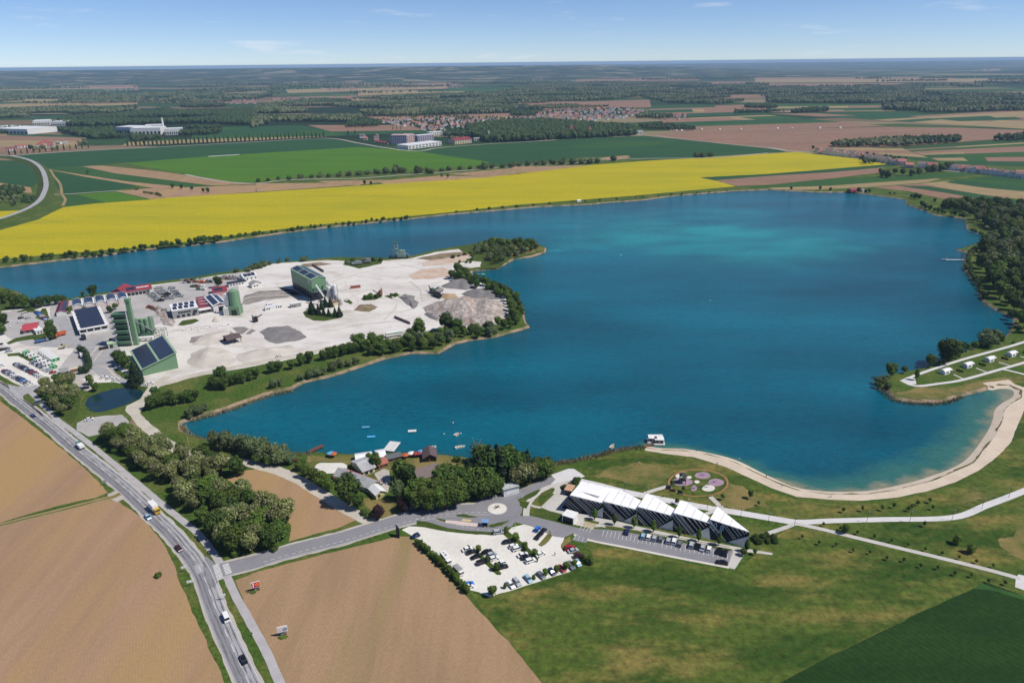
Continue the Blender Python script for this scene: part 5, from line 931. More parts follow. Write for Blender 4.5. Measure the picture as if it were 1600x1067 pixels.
HB=((404, 284, 6), (420, 283, 6), (436, 281, 7), (452, 281, 8), (470, 279, 9), (487, 278, 7), (500, 277, 9), (514, 277, 7), (530, 276, 9), (545, 275, 10), (560, 274, 10), (575, 273, 9), (590, 272, 10), (605, 271, 12), (618, 270, 15), (628, 270, 13), (654, 271, 15), (672, 271, 12), (690, 268, 8), (703, 266, 9), (718, 265, 9), (735, 265, 7), (748, 264, 8), (758, 264, 14), (768, 263, 9), (785, 262, 10), (800, 261, 11), (812, 260, 9), (826, 259, 11), (838, 258, 11), (850, 258, 10), (864, 257, 11), (878, 257, 12), (893, 257, 13), (908, 256, 12), (920, 256, 12), (932, 255, 11), (960, 251, 11), (1089, 246, 11), (1098, 246, 12), (1110, 245, 11))
for q in HB:plant_px('palesh' if q[2]>8 else 'shrub', *q, 'rounded grey-green bush along the lane above the yellow field', 'bushes along the lane above the yellow field')
for q, k, l in(((270, 295, 9), 'dark', 'largest of the dark bushes between the field strips on the left'), ((284, 296, 8), 'dark', 'dark bush right of the largest among the field strips'), ((300, 298, 7), 'oak', 'green bush in the middle of the field strips'), ((318, 301, 7), 'oak', 'bush beside the yellow field among the strips'), ((325, 301, 8), 'dark', 'rightmost dark bush above the yellow field on the left'), ((137, 272, 7), 'dark', 'lone round bush in the green strip on the left'), ((570, 289, 8), 'dark', 'dark bush just above the yellow field'), ((580, 289, 6), 'dark', 'smaller dark bush just above the yellow field'), ((690, 277, 6), 'dark', 'dark bush beside the lane above the yellow field'), ((700, 278, 6), 'dark', 'second dark bush beside the lane above the yellow field'), ((214, 297, 5), 'shrub', 'low bush by the grassy tip of the lane')):plant_px(k, *q, l)
row([(222, 301), (245, 305), (255, 307)], 8, 'shrub', (3, 5), 'low bush in the scrubby strip above the yellow field', 'bushes of the scrubby strip')
for q in((1378, 276, 12), (1386, 278, 14), (1398, 273, 11), (1410, 275, 13), (1424, 275, 12), (1436, 272, 12), (1448, 271, 13), (1458, 269, 14), (1470, 268, 14), (1478, 266, 15), (1484, 265, 14), (1375, 271, 9), (1270, 234, 9)):plant_px('oak' if q[2]%2 else 'willow', *q, 'bushy tree in front of the distant row of village houses', 'trees before the distant village street')
def hedge(name, pts, w, h, label, m, n=2600, size=.7):
 P=catmull(PX(pts), 2.5);N=normals2(P);rg=random.Random(9)
 lob=[(p.x, p.y, h*.5, w/2, w/2, h*.52)for p in P]
 me=crown_mesh('hedge', lob, n, size, m, (.7, .3), 5, .85);o=bpy.data.objects.new(name, me);COL.objects.link(o)
 c=Vector((sum(p.x for p in P)/len(P), sum(p.y for p in P)/len(P), 0));me.transform(Matrix.Translation(-c));o.location=c
 props(o, label, 'hedge')
hedge('conifer_hedge', [(126, 551), (131, 553), (136, 560), (140, 570), (140, 578), (135, 583), (128, 584)], 4.2, 6.0, 'tall dark curved conifer hedge beside the works drive', [lm['spruce'], lm['dark']])
def reeds(pts, w, h, n, seed):
 P=catmull(PX(pts), 1.5);N=normals2(P);rg=random.Random(seed);vs=[];fs=[];c=P[len(P)//2]
 for _ in range(n):
  i=rg.randrange(len(P)-1);p=P[i].lerp(P[i+1], rg.random())+N[i]*rg.uniform(-w, w)-c+Vector((rg.gauss(0, .6), rg.gauss(0, .5), 0));a=rg.uniform(0, 6.28);k=rg.uniform(.12, .3);q=Vector((math.cos(a)*k, math.sin(a)*k, 0));z=h*rg.uniform(.25, .85);b=len(vs)
  vs+=[p-q-Vector((0, 0, .8)), p+q-Vector((0, 0, .8)), p+q*.4+Vector((rg.uniform(-.3, .3), rg.uniform(-.3, .3), z))];fs.append((b, b+1, b+2))
 o=link_mesh('reeds', vs, fs, m_reed);o.location=c;props(o, kind='stuff')
m_reed=mat('dry_reeds', (0.34, 0.27, 0.17), (0.15, 0.16, 0.07), scale=.3, mid=(.4, .6), fine=(2, .7, 1.3))
reeds([(868, 725), (920, 716), (957, 706), (985, 701), (1005, 699)], 1.8, 2.2, 1500, 1);reeds([(442, 711), (470, 710), (485, 709)], 1.2, 1.8, 350, 2);reeds([(1372, 604), (1395, 623), (1428, 629), (1473, 629), (1504, 619)], .9, 1.2, 800, 3)
reeds([(284, 664), (300, 680), (330, 688)], .9, 1.5, 350, 4);reeds([(300, 655), (350, 642), (415, 619), (457, 609)], 1.0, 1.4, 900, 5);reeds([(1512, 345), (1545, 369), (1508, 388), (1507, 420), (1526, 447), (1540, 478)], 1.2, 1.5, 500, 6)
# ---- woods that read as one mass
wood_protos=[]
for i, (mm, W)in enumerate((((lm['far'], lm['farpale']), 9), ((lm['farpale'], lm['far']), 9), ((lm['far'], ), 7))):
 me=bpy.data.meshes.new('wood_crown');rr2=random.Random(i);mb=MB()
 for k in range(5):mb.blob((rr2.uniform(-2.2, 2.2), rr2.uniform(-2.2, 2.2), rr2.uniform(4, 8)), rr2.uniform(2.6, 3.8), i*7+k, .45, 1, (1, 1, 1.05));
 me.from_pydata([tuple(v)for v in mb.v], [], mb.f)
 for x in mm:me.materials.append(x)
 o=bpy.data.objects.new('wood_crown', me);wood_protos.append(o)
def wood_group(idx):
 ng=bpy.data.node_groups.new('scatter_crowns', 'GeometryNodeTree')
 ng.interface.new_socket('Geometry', in_out='INPUT', socket_type='NodeSocketGeometry');ng.interface.new_socket('Geometry', in_out='OUTPUT', socket_type='NodeSocketGeometry')
 a=ng.nodes.new('NodeGroupInput');b=ng.nodes.new('NodeGroupOutput');ip=ng.nodes.new('GeometryNodeInstanceOnPoints');oi=ng.nodes.new('GeometryNodeObjectInfo')
 oi.inputs['Object'].default_value=wood_protos[idx];oi.inputs['As Instance'].default_value=True
 ro=ng.nodes.new('FunctionNodeRandomValue');ro.data_type='FLOAT_VECTOR';ro.inputs['Max'].default_value=(0, 0, 6.28)
 sc=ng.nodes.new('GeometryNodeInputNamedAttribute');sc.data_type='FLOAT';sc.inputs['Name'].default_value='size'
 ng.links.new(a.outputs[0], ip.inputs['Points']);ng.links.new(oi.outputs['Geometry'], ip.inputs['Instance']);ng.links.new(ro.outputs[0], ip.inputs['Rotation'])
 ng.links.new(sc.outputs['Attribute'], ip.inputs['Scale']);ng.links.new(ip.outputs[0], b.inputs[0]);return ng
WG=[wood_group(i)for i in range(3)]
WOODS=[]
lm['rust']=leaf_mat('reddish_reed', (0.22, 0.075, 0.035), (0.14, 0.07, 0.03))
kind('rust', 'shrub', [(crown_mesh('foliage', [(x, 0, 3, 4, 3, 3)for x in(-3, 1, 4)], 500, 1.6, [lm['rust'], lm['oak']], (.75, .25), 151), None)])
for q in((441, 717, 3.4), (450, 719, 3.6), (462, 721, 3), (471, 724, 3)):plant_px('rust', *q, 'rusty red bush on the near shore beside the willows', 'rusty bushes on the near shore')
plant_px('shrub', 249, 901, 2.2, 'lone weedy bush in the big ploughed field left of the road')
def wood(poly, spacing, h, idx=(0, 1), seed=0, dens=1.0, zf=None, world=False, name='far_wood', gap=(520, 260, -.06)):
 P=poly if world else PX(poly);rg=random.Random(seed);xs=[p.x for p in P];ys=[p.y for p in P]
 sets=[[]for _ in idx];y=min(ys)
 while y<max(ys):
  cr_=[]
  for i in range(len(P)):
   a, b=P[i], P[(i+1)%len(P)]
   if(a.y>y)!=(b.y>y):cr_.append(a.x+(b.x-a.x)*(y-a.y)/(b.y-a.y))
  cr_.sort()
  for k in range(0, len(cr_)-1, 2):
   x=cr_[k]
   while x<cr_[k+1]:
    if rg.random()<dens and noise.noise(Vector((x/gap[0], y/gap[1], seed)))>gap[2]:
     n=noise.noise(Vector((x/160, y/90, seed)))*1.3+rg.uniform(-.5, .5)
     sets[0 if(n>0 or len(idx)==1)else 1].append((x+rg.uniform(-.4, .4)*spacing, y+rg.uniform(-.45, .45)*spacing, h/10*rg.uniform(.65, 1.2)))
    x+=spacing
  y+=spacing
 for s, i in zip(sets, idx):
  if not s:continue
  me=bpy.data.meshes.new(name);me.from_pydata([(p[0], p[1], (zf(p[0], p[1])if zf else 0))for p in s], [], [])
  at=me.attributes.new('size', 'FLOAT', 'POINT');at.data.foreach_set('value', [p[2]for p in s])
  o=bpy.data.objects.new(name, me);COL.objects.link(o);md=o.modifiers.new('scatter', 'NODES');md.node_group=WG[i]
  props(o, kind='stuff');WOODS.append(len(s))
wood([(590, 190), (700, 185), (790, 189), (780, 197), (700, 205), (650, 200)], 26, 9, (0, ), 71, .6)
wood([(800, 191), (850, 174), (900, 173), (975, 169), (1014, 176), (960, 187), (870, 192)], 30, 9, (0, ), 72, .6)
wood([(60, 198), (110, 187), (165, 185), (200, 181), (240, 176), (290, 167), (400, 163), (400, 197), (345, 200), (300, 204), (290, 198), (180, 199), (175, 212), (200, 218), (205, 224), (170, 222), (150, 218), (120, 213), (90, 206), (60, 206), (30, 200)], 9, 14, (0, 2), 1)
wood([(285, 204), (345, 201), (352, 208), (320, 212), (285, 212)], 9, 12, (0, 2), 2)
wood([(205, 214), (285, 212), (300, 214), (210, 222)], 9, 11, (0, 2), 3)
wood([(-40, 176), (120, 168), (215, 167), (218, 175), (120, 180), (-40, 188)], 12, 13, (0, 1), 4)
wood([(-40, 149), (60, 146), (130, 145), (220, 148), (300, 146), (400, 143), (440, 147), (400, 157), (330, 162), (130, 164), (60, 163), (-40, 160)], 18, 15, (0, 1), 5, .8)
wood([(-60, 205), (30, 202), (60, 208), (110, 210), (100, 214), (40, 214), (20, 210), (-60, 212)], 11, 11, (0, 2), 6)
wood([(50, 236), (90, 225), (130, 221), (140, 226), (110, 232), (70, 238)], 11, 11, (0, 1), 61, .5)
wood([(400, 170), (450, 161), (505, 158), (580, 154), (675, 149), (800, 143), (830, 150), (815, 163), (800, 177), (670, 181), (570, 183), (550, 193), (425, 193), (395, 201)], 10.5, 14, (0, 1), 7)
wood([(355, 212), (400, 204), (470, 207), (450, 213), (380, 213)], 10, 10, (0, 1), 62, .4)
wood([(690, 210), (730, 205), (760, 212), (740, 215), (700, 216)], 10, 11, (0, 2), 63, .8)
wood([(550, 193), (600, 192), (595, 198), (540, 200)], 10, 12, (0, ), 64)
wood([(800, 135), (860, 131), (940, 129), (1050, 131), (1200, 132), (1200, 150), (1180, 157), (1125, 164), (1050, 162), (1000, 152), (940, 158), (817, 163), (815, 150)], 14, 14, (0, 1), 8, .9)
wood([(775, 196), (800, 194), (850, 192), (900, 196), (940, 199), (990, 202), (993, 212), (900, 217), (800, 222), (765, 223), (735, 213), (730, 202)], 8.5, 15, (2, ), 9, gap=(1, 1, -9))
wood([(800, 176), (840, 170), (848, 178), (820, 184), (800, 183)], 10, 12, (0, ), 10)
wood([(975, 190), (1010, 180), (1050, 184), (1020, 190), (1000, 196)], 10, 12, (0, 1), 11)
wood([(1000, 198), (1040, 196), (1088, 202), (1085, 205), (1010, 203)], 10, 9, (0, ), 12)
wood([(1200, 138), (1330, 136), (1440, 134), (1445, 150), (1510, 160), (1620, 165), (1620, 173), (1470, 177), (1390, 175), (1380, 167), (1270, 164), (1200, 161)], 11.5, 15, (0, 1), 13)
wood([(1445, 146), (1620, 150), (1620, 160), (1510, 158)], 14, 14, (0, 1), 14, .7)
wood([(1301, 231), (1301, 227), (1395, 220), (1500, 218), (1502, 223), (1395, 230)], 8, 11, (0, 1), 15, .9, gap=(1, 1, -9))
wood([(1236, 176), (1262, 172), (1294, 170), (1292, 175), (1240, 177)], 9, 12, (0, 2), 16)
wood([(1556, 219), (1600, 215), (1640, 215), (1640, 219), (1560, 221)], 9, 12, (0, ), 17)
wood([(1150, 174), (1230, 176), (1228, 181), (1150, 179)], 9, 9, (0, ), 18, .8)
wood([(1170, 166), (1215, 168), (1212, 172), (1165, 169)], 9, 12, (0, ), 19)
wood([(820, 168), (870, 165), (950, 165), (950, 168), (870, 171), (820, 172)], 10, 9, (0, 1), 20, .6)
wood([(-40, 292), (30, 296), (40, 302), (0, 310), (-40, 312)], 7, 7, (0, 2), 21, .7)
wood([(-40, 305), (20, 303), (36, 312), (30, 326), (-40, 328)], 8, 6, (0, 1), 22, .45)
wood([(40, 300), (50, 298), (55, 312), (45, 322), (38, 318)], 7, 7, (0, 2), 23, .7)
wood([(1350, 258), (1400, 258), (1480, 268), (1600, 278), (1600, 272), (1500, 262), (1430, 252), (1350, 244)], 14, 9, (0, 2), 24, .45)
wood([(590, 184), (700, 187), (800, 190), (1000, 178), (990, 170), (850, 176), (800, 186), (700, 182)], 15, 8, (0, 2), 25, .4)
wrg=random.Random(77)
for k in range(42):
 cx, cy=wrg.uniform(-5200, 6200), wrg.uniform(4300, 8800)
 w, d=wrg.uniform(300, 1200), wrg.uniform(70, 260)
 wood([Vector((cx+w*math.cos(a)*wrg.uniform(.6, 1), cy+d*math.sin(a)*wrg.uniform(.6, 1), 0))for a in[6.283*i/9 for i in range(9)]], 26, 17, (0, 1), 100+k, .8, world=True, name='distant_wood')
print('wood instances', sum(WOODS), 'wood right', nW, 'objects', len(scn.objects))
# ---- buildings
c_white=plain('white_wall', 222, 220, 216);c_wroof=plain('white_metal_roof', 226, 225, 223, .45);c_grey=plain('grey_wall', 150, 150, 148);c_green=plain('green_cladding', 112, 146, 112, .5)
c_dgreen=plain('dark_green_steel', 70, 104, 78, .5);c_red=plain('dark_red_roof', 142, 56, 64, .5);c_tile=plain('red_roof_tiles', 156, 88, 72);c_brown=plain('brown_sheet_roof', 96, 80, 78, .6)
c_yellow=plain('pale_yellow_wall', 205, 196, 140);c_cream=plain('cream_wall', 210, 196, 165);c_dark=plain('dark_opening', 38, 38, 44, .4);c_steel=plain('galvanised_steel', 165, 170, 172, .4, .6)
c_groof=mat('grey_corrugated_roof', srgb(158, 158, 160), srgb(182, 182, 183), scale=.12, detail=6, mid=(.4, .6), col3=srgb(128, 126, 128), sc3=.3, mid3=(.55, .75), rough=.5, rows=(1.1, 0, srgb(118, 118, 120), .3))
c_wood=plain('weathered_wood', 120, 92, 72);c_rust=plain('rusty_steel', 120, 76, 56);c_orange=plain('orange_paint', 186, 92, 54);c_brightgreen=plain('bright_green_panel', 112, 172, 126)
c_blue=plain('blue_plastic', 96, 168, 210, .4);c_pink=plain('pinkish_plaster', 196, 156, 156);c_black=plain('black_steel', 34, 34, 38, .5);c_yel=plain('yellow_paint', 206, 160, 52);c_navy=plain('dark_navy_sheet', 42, 46, 60, .4)
def glass_mat(name, c, rough=.12):
 m=bpy.data.materials.new(name);m.use_nodes=True;b=m.node_tree.nodes['Principled BSDF'];b.inputs['Base Color'].default_value=(*c, 1);b.inputs['Roughness'].default_value=rough;b.inputs['Specular IOR Level'].default_value=.6;return m
c_glass=glass_mat('dark_window_glass', (0.018, 0.022, 0.035))
def solar_mat():
 m=bpy.data.materials.new('solar_cells');m.use_nodes=True;nt=m.node_tree;N=nt.nodes;L=nt.links;b=N['Principled BSDF']
 b.inputs['Roughness'].default_value=.28;b.inputs['Specular IOR Level'].default_value=.5
 t=N.new('ShaderNodeTexCoord');br=N.new('ShaderNodeTexBrick');br.offset=0;br.inputs['Scale'].default_value=1.0;br.inputs['Brick Width'].default_value=1.0;br.inputs['Row Height'].default_value=1.65
 br.inputs['Mortar Size'].default_value=.03;br.inputs['Color1'].default_value=(0.016, 0.022, 0.050, 1);br.inputs['Color2'].default_value=(0.024, 0.032, 0.066, 1);br.inputs['Mortar'].default_value=(0.10, 0.11, 0.13, 1)
 L.new(t.outputs['Object'], br.inputs['Vector']);L.new(br.outputs['Color'], b.inputs['Base Color']);return m
c_solar=solar_mat()
_wm={}
class Bld:
 """a building in its own frame: x along its front, y to the back; FL, FR, BL are photo pixels of three corners at height z"""
 def __init__(s, name, label, cat, FL, FR, BL=None, z=0.0, depth=None, group=None, width=None, turn=0):
  A, B=G(*FL, z), G(*FR, z);A.z=B.z=0;d=B-A;s.w=width or d.length;d.rotate(Matrix.Rotation(R(turn), 3, 'Z'));rz=math.atan2(d.y, d.x)
  if depth is None:C=G(*BL, z);C.z=0;depth=(C-A).dot(Vector((-d.y, d.x, 0)).normalized())
  s.d=depth;s.o=empty(name, A, rz, label, cat, group)
 def wall(s, h, m, z0=0, name='wall'):s.h=h;mb=MB();mb.box((s.w/2, s.d/2, z0), (s.w, s.d, h-z0));return mb.build(name, m, s.o)
 def box(s, name, x0, x1, y0, y1, z0, z1, m, parent=None):mb=MB();mb.box(((x0+x1)/2, (y0+y1)/2, z0), (x1-x0, y1-y0, z1-z0));return mb.build(name, m, parent or s.o)
 def gable(s, h, rise, m, axis='x', ov=.5, th=.18, wallm=None, x0=0, x1=None, y0=0, y1=None, name='roof'):
  x1=s.w if x1 is None else x1;y1=s.d if y1 is None else y1
  vs=[];
  if axis=='x':q=lambda a, b, z:(x0-ov+(x1-x0+2*ov)*a, y0+(y1-y0)*b, z)
  else:q=lambda a, b, z:(x0+(x1-x0)*b, y0-ov+(y1-y0+2*ov)*a, z)
  span=(y1-y0)if axis=='x' else(x1-x0);e=ov/span;dz=rise*e*2
  mb=MB();prof=[(-e, h-dz), (.5, h+rise), (1+e, h-dz), (1+e, h-dz+th), (.5, h+rise+th), (-e, h-dz+th)]
  vs=[q(a, b, z)for a in(0, 1)for b, z in prof];fs=[(0, 1, 4, 5), (1, 2, 3, 4), (6, 11, 10, 7), (7, 10, 9, 8)]
  fs+=[(i, (i+6), (i+1)%6+6, (i+1)%6)for i in range(6)]
  mb._add(vs, fs);r=mb.build(name, m, s.o);
  bm=bmesh.new();bm.from_mesh(r.data);bmesh.ops.recalc_face_normals(bm, faces=bm.faces);bm.to_mesh(r.data);bm.free()
  if wallm:
   g=MB();ia=0.0
   for a in(ov/((x1-x0 if axis=='x' else y1-y0)+2*ov), 1-ov/((x1-x0 if axis=='x' else y1-y0)+2*ov)):g.poly([q(a, 0, h), q(a, 1, h), q(a, .5, h+rise)])
   o=g.build('gable_wall', wallm, s.o)
  return r
 def flat(s, h, m, ov=.25, th=.35, name='roof'):mb=MB();mb.box((s.w/2, s.d/2, h), (s.w+2*ov, s.d+2*ov, th));return mb.build(name, m, s.o)
 def mono(s, h0, h1, m, ov=.5, th=.25, name='roof'):
  k=(h1-h0)/s.w;vs=[(-ov, -ov, h0-ov*k), (s.w+ov, -ov, h1+ov*k), (s.w+ov, s.d+ov, h1+ov*k), (-ov, s.d+ov, h0-ov*k)]
  mb=MB();mb._add(vs+[(a, b, c+th)for a, b, c in vs], [(3, 2, 1, 0), (4, 5, 6, 7), (0, 1, 5, 4), (1, 2, 6, 5), (2, 3, 7, 6), (3, 0, 4, 7)]);return mb.build(name, m, s.o)
 def win(s, face, us, z, w, h, m=None, name='window'):
  """windows on a face (F front, L left, R right) at distances us along it"""
  m=m or c_glass;key=(round(w, 2), round(h, 2), m.name, name)
  if key not in _wm:mb=MB();mb.box((0, 0, 0), (w, .12, h));o=mb.build(name, m);_wm[key]=o.data;bpy.data.objects.remove(o)
  for u in us:
   o=bpy.data.objects.new(name, _wm[key]);COL.objects.link(o);o.parent=s.o
   if face=='F':o.location=(u, -.03, z)
   elif face=='R':o.location=(s.w+.03, u, z);o.rotation_euler.z=R(90)
   elif face=='L':o.location=(-.03, u, z);o.rotation_euler.z=R(90)
   else:o.location=(u, s.d+.03, z)
 def panel(s, c, ux, uy, w, l, name='solar_panel', m=None, rim=True):
  """solar array: rectangle centred at c, spanned by unit vectors"""
  ux, uy=Vector(ux).normalized(), Vector(uy).normalized();n=ux.cross(uy)
  mtx=Matrix(((ux.x, uy.x, n.x, c[0]), (ux.y, uy.y, n.y, c[1]), (ux.z, uy.z, n.z, c[2]), (0, 0, 0, 1)))
  mb=MB();mb.box((0, 0, 0), (w, l, .08));o=mb.build(name, m or c_solar, s.o);o.matrix_local=mtx;return o
 def gsolar(s, h, rise, axis, side, a0, a1, b0=.1, b1=.9, n=1, gap=.3):
  """arrays on one slope of a gable; side 0 = front/left slope"""
  span=s.d if axis=='x' else s.w;L=s.w if axis=='x' else s.d;half=span/2;sl=math.hypot(half, rise);t=(b0+b1)/2
  for i in range(n):
   u0=L*(a0+(a1-a0)*i/n)+(gap/2 if i else 0);u1=L*(a0+(a1-a0)*(i+1)/n)-(gap/2 if i<n-1 else 0);u=(u0+u1)/2
   off=half*t if side==0 else span-half*t;z=h+rise*t+.26
   if axis=='x':c=(u, off, z);ux=(1, 0, 0);uy=(0, half, rise)if side==0 else(0, half, -rise)
   else:c=(off, u, z);ux=(half, 0, rise)if side==0 else(half, 0, -rise);uy=(0, 1, 0)
   if axis=='x':s.panel(c, ux, uy, u1-u0, sl*(b1-b0))
   else:s.panel(c, ux, uy, sl*(b1-b0), u1-u0)
# --- big mono-pitched hall with solar roof
b=Bld('storage_hall', 'big green hall with one sloping roof covered in solar panels', 'hall', (224, 587.5), (280, 581), (204, 559), turn=19);h0, h1=4.8, 11.0
mb=MB();mb.prism([(0, 0), (b.w, 0), (b.w, b.d), (0, b.d)], 0, [h0, h1, h1, h0]);w=mb.build('wall', c_green, b.o)
b.mono(h0, h1, plain('pale_green_roof', 150, 178, 148), .8)
sl=math.hypot(b.w, h1-h0);k=(h1-h0)/b.w
for(u0, u1)in((.02, .47), (.53, .98)):
 u=(u0+u1)/2;b.panel((b.w*u, b.d/2, h0+(h1-h0)*u+.34), (b.w, 0, h1-h0), (0, 1, 0), sl*(u1-u0)-.1, b.d-.4)
b.win('R', [b.d*.3, b.d*.7], 0, 4, 4.5, c_dark, 'door')
# --- solar roofed depot
b=Bld('depot', 'white framed depot with flat roof carrying five rows of solar panels', 'depot', (126, 524.4), (170, 517.5), (105.6, 497), turn=6);b.wall(4.4, c_glass);b.flat(4.4, c_white, .9, .5)
for i in range(5):t=(i+.5)/5;b.panel((b.w/2, b.d*t, 5.3), (1, 0, 0), (0, 1, .14), b.w-2.6, b.d/5-.8)
for i in range(7):t=i/6;b.box('fin', -.9, -.4, b.d*t-.35, b.d*t+.35, 4.2, 5.6, c_white);b.box('fin', b.w+.4, b.w+.9, b.d*t-.35, b.d*t+.35, 4.2, 5.6, c_white)
for i in range(5):b.box('post', b.w*i/4-.3, b.w*i/4+.3, -.5, -.1, 0, 4.35, c_white)
b.box('sill_band', 0, b.w, -.4, -.05, 0, 1.9, c_white)
# --- five barrel roofed sheds
A, B=G(114, 488), G(203, 474)
for i in range(5):
 a, c=A.lerp(B, i/5+.006), A.lerp(B, (i+1)/5-.006)
 b=Bld('barrel_shed', ORD[i]+' barrel roofed shed from the left in the row of five behind the depot', 'shed', (0, 0), (0, 0)if False else(1, 0), depth=18, group='barrel roofed sheds behind the depot');d=c-a;b.o.location=a;b.o.rotation_euler.z=math.atan2(d.y, d.x);b.w=d.length
 b.wall(4.2, plain('pale_pink_wall', 206, 192, 186))
 def arch(off, x0, x1, y0, y1, th):
  vs=[];n=10;r=2.0
  for k in range(n+1):
   t=k/n;x=x0+(x1-x0)*t;z=4.25+r*(1-(2*(x/b.w)-1)**2)+off
   vs+=[(x, y0, z), (x, y1, z), (x, y0, z+th), (x, y1, z+th)]
  fs=[]
  for k in range(n):p=4*k;q=p+4;fs+=[(p+2, q+2, q+3, p+3), (p, p+1, q+1, q), (p, q, q+2, p+2), (p+1, p+3, q+3, q+1)]
  fs+=[(0, 2, 3, 1), (4*n, 4*n+1, 4*n+3, 4*n+2)];m_=MB();m_._add(vs, fs);return m_
 arch(0, 0, b.w, -.5, b.d+.3, .3).build('roof', c_wroof, b.o);arch(.32, b.w*.1, b.w*.9, .6, b.d-.8, .1).build('solar_panel', c_solar, b.o)
 g=MB();n=10;g.poly([(0, -.02, 4.2), (b.w, -.02, 4.2)]+[(b.w*(1-k/n), -.02, 4.25+2.0*(1-(2*(1-k/n)-1)**2))for k in range(n+1)]);g.build('gable_wall', c_white, b.o)
# --- small buildings of the works
b=Bld('shed', 'small white shed with dark solar panels on a red edged roof', 'shed', (89, 494.5), (104, 492.5), (80, 481));b.wall(3.4, c_white);b.gable(3.4, 1.4, c_red, 'y', .5, wallm=c_white);b.gsolar(3.4, 1.4, 'y', 1, .03, .97, .08, .92);b.gsolar(3.4, 1.4, 'y', 0, .03, .97, .08, .5)
b=Bld('gatehouse', 'low gatehouse with bright red roof beside the works car park', 'gatehouse', (37, 522), (58, 519), (31, 513));b.wall(2.8, c_grey);b.gable(2.8, 1.5, plain('bright_red_roof', 178, 70, 78), 'x', .9, wallm=c_grey);b.win('F', [3, 6, 9], .9, 1.8, 1.2)
b=Bld('container_office', 'flat white annexe at the right end of the red roofed gatehouse', 'office', (57, 523), (68, 520.5), (55, 515));b.wall(2.9, c_white);b.flat(2.9, c_wroof, .2, .2);b.win('F', [1.6, 3.6], .9, 1.2, 1.1)
b=Bld('long_workshop', 'long white workshop with dark red roof on the far shore of the works', 'workshop', (196, 463.5), (238, 457), (192, 456), depth=14);b.wall(4.0, c_white);b.gable(4.0, 2.4, c_red, 'x', .6, wallm=c_white);b.gsolar(4.0, 2.4, 'x', 0, .08, .42, .2, .8, 1)
for i in range(7):b.panel((b.w*(.48+.07*i), b.d*.25, 5.45), (1, 0, 0), (0, b.d/2, 2.4), b.w*.035*(1+(i%2)), 1.4, 'roof_letter', c_wroof)
b.win('F', [b.w*(.15+.14*i)for i in range(6)], 0, 2.6, 2.6, c_dark, 'door')
b=Bld('workshop_wing', 'wing with dark solar slope at the left end of the long red roofed workshop', 'workshop', (174, 464), (196, 463), (168, 452), depth=17);b.wall(4.2, c_pink);b.gable(4.2, 2.6, c_red, 'y', .5, wallm=c_red);b.gsolar(4.2, 2.6, 'y', 0, .04, .96, .1, .9)
b=Bld('office_block', 'grey flat roofed block with scattered solar panels in the works yard', 'office', (271, 499), (312, 494), (260, 489), turn=8);b.wall(6.6, c_grey);b.flat(6.6, c_wroof, .2, .3)
for i in range(4):
 for j in range(2):b.panel((b.w*(.14+.22*i+.06*j), b.d*(.3+.42*j), 7.2), (1, 0, 0), (0, 1, .08), b.w*.15, b.d*.3)
b.win('F', [b.w*(.26+.1*i)for i in range(5)], 4.0, b.w*.085, 1.3);b.win('F', [b.w*(.2+.2*i)for i in range(4)], .6, 2.4, 2.2);b.win('F', [b.w*.86], 2.5, 3, 2.6, c_navy)
b=Bld('production_hall', 'pale hall with red gable and two solar fields beside the green silo', 'hall', (334.5, 488), (356, 484), (314, 468), depth=30);b.wall(5.2, c_white);b.gable(5.2, 1.8, c_wroof, 'y', .5, wallm=c_red);b.gsolar(5.2, 1.8, 'y', 0, .05, .95, .12, .88, 2);b.gsolar(5.2, 1.8, 'y', 1, .05, .95, .12, .88, 2);b.win('F', [b.w*.55], 0, 4, 4, c_dark, 'door')
b=Bld('production_hall', 'low hall with pink and dark striped roof between grey office and pale hall', 'hall', (313, 488), (333, 485), (288, 466), depth=32);b.wall(3.6, c_pink);b.flat(3.6, c_red, .2, .3)
for i in range(6):b.panel((b.w*(.28 if i%2 else .72), b.d*(.1+.155*i), 4.05), (1, 0, 0), (0, 1, 0), b.w*.42, b.d*.11)
for i in range(3):b.box('rooflight', b.w*.08, b.w*.92, b.d*(.24+.25*i), b.d*(.24+.25*i)+1.6, 4.1, 4.5, c_pink)
b=Bld('canopy', 'flat white canopy in front of the low striped hall', 'canopy', (313, 491.5), (332, 488), (309, 486), depth=6);b.flat(3.2, c_wroof, .2, .25)
for x in(.3, b.w/2, b.w-.3):
 for y in(.3, 5.7):b.box('post', x-.1, x+.1, y-.1, y+.1, 0, 3.2, c_steel)
b=Bld('production_hall', 'hall with deep red roof behind the pale one, near the machinery yard', 'hall', (334, 464), (356, 461), (326, 456), depth=16);b.wall(4.2, c_pink);b.gable(4.2, 1.6, c_red, 'x', .4, wallm=c_red);b.gsolar(4.2, 1.6, 'x', 0, .1, .7, .2, .8)
b=Bld('villa', 'white house with solar roof by the far shore beyond the green silo', 'house', (382, 440), (402, 436), (378, 432), depth=11);b.wall(3.6, c_white);b.gable(3.6, 2.2, c_wroof, 'x', .5, wallm=c_white);b.gsolar(3.6, 2.2, 'x', 0, .06, .94, .1, .9, 3);b.win('F', [3, 7, 11], 1, 1.3, 1.3)
b=Bld('villa', 'small white house with steep gable just before the solar roofed house', 'house', (394, 450.5), (409, 447.5), (392, 445), depth=7);b.wall(3.4, c_white);b.gable(3.4, 2.0, c_grey, 'y', .4, wallm=c_white);b.win('F', [2.5, 5], 1, 1.2, 1.3)
b=Bld('low_office', 'long low white office with flat dark roof behind the green silo', 'office', (358, 449), (386, 444), (357, 444), depth=7);b.wall(2.9, c_white);b.flat(2.9, c_dark, .2, .25);b.win('F', [2+2.6*i for i in range(5)], 1, 1.4, 1.2)
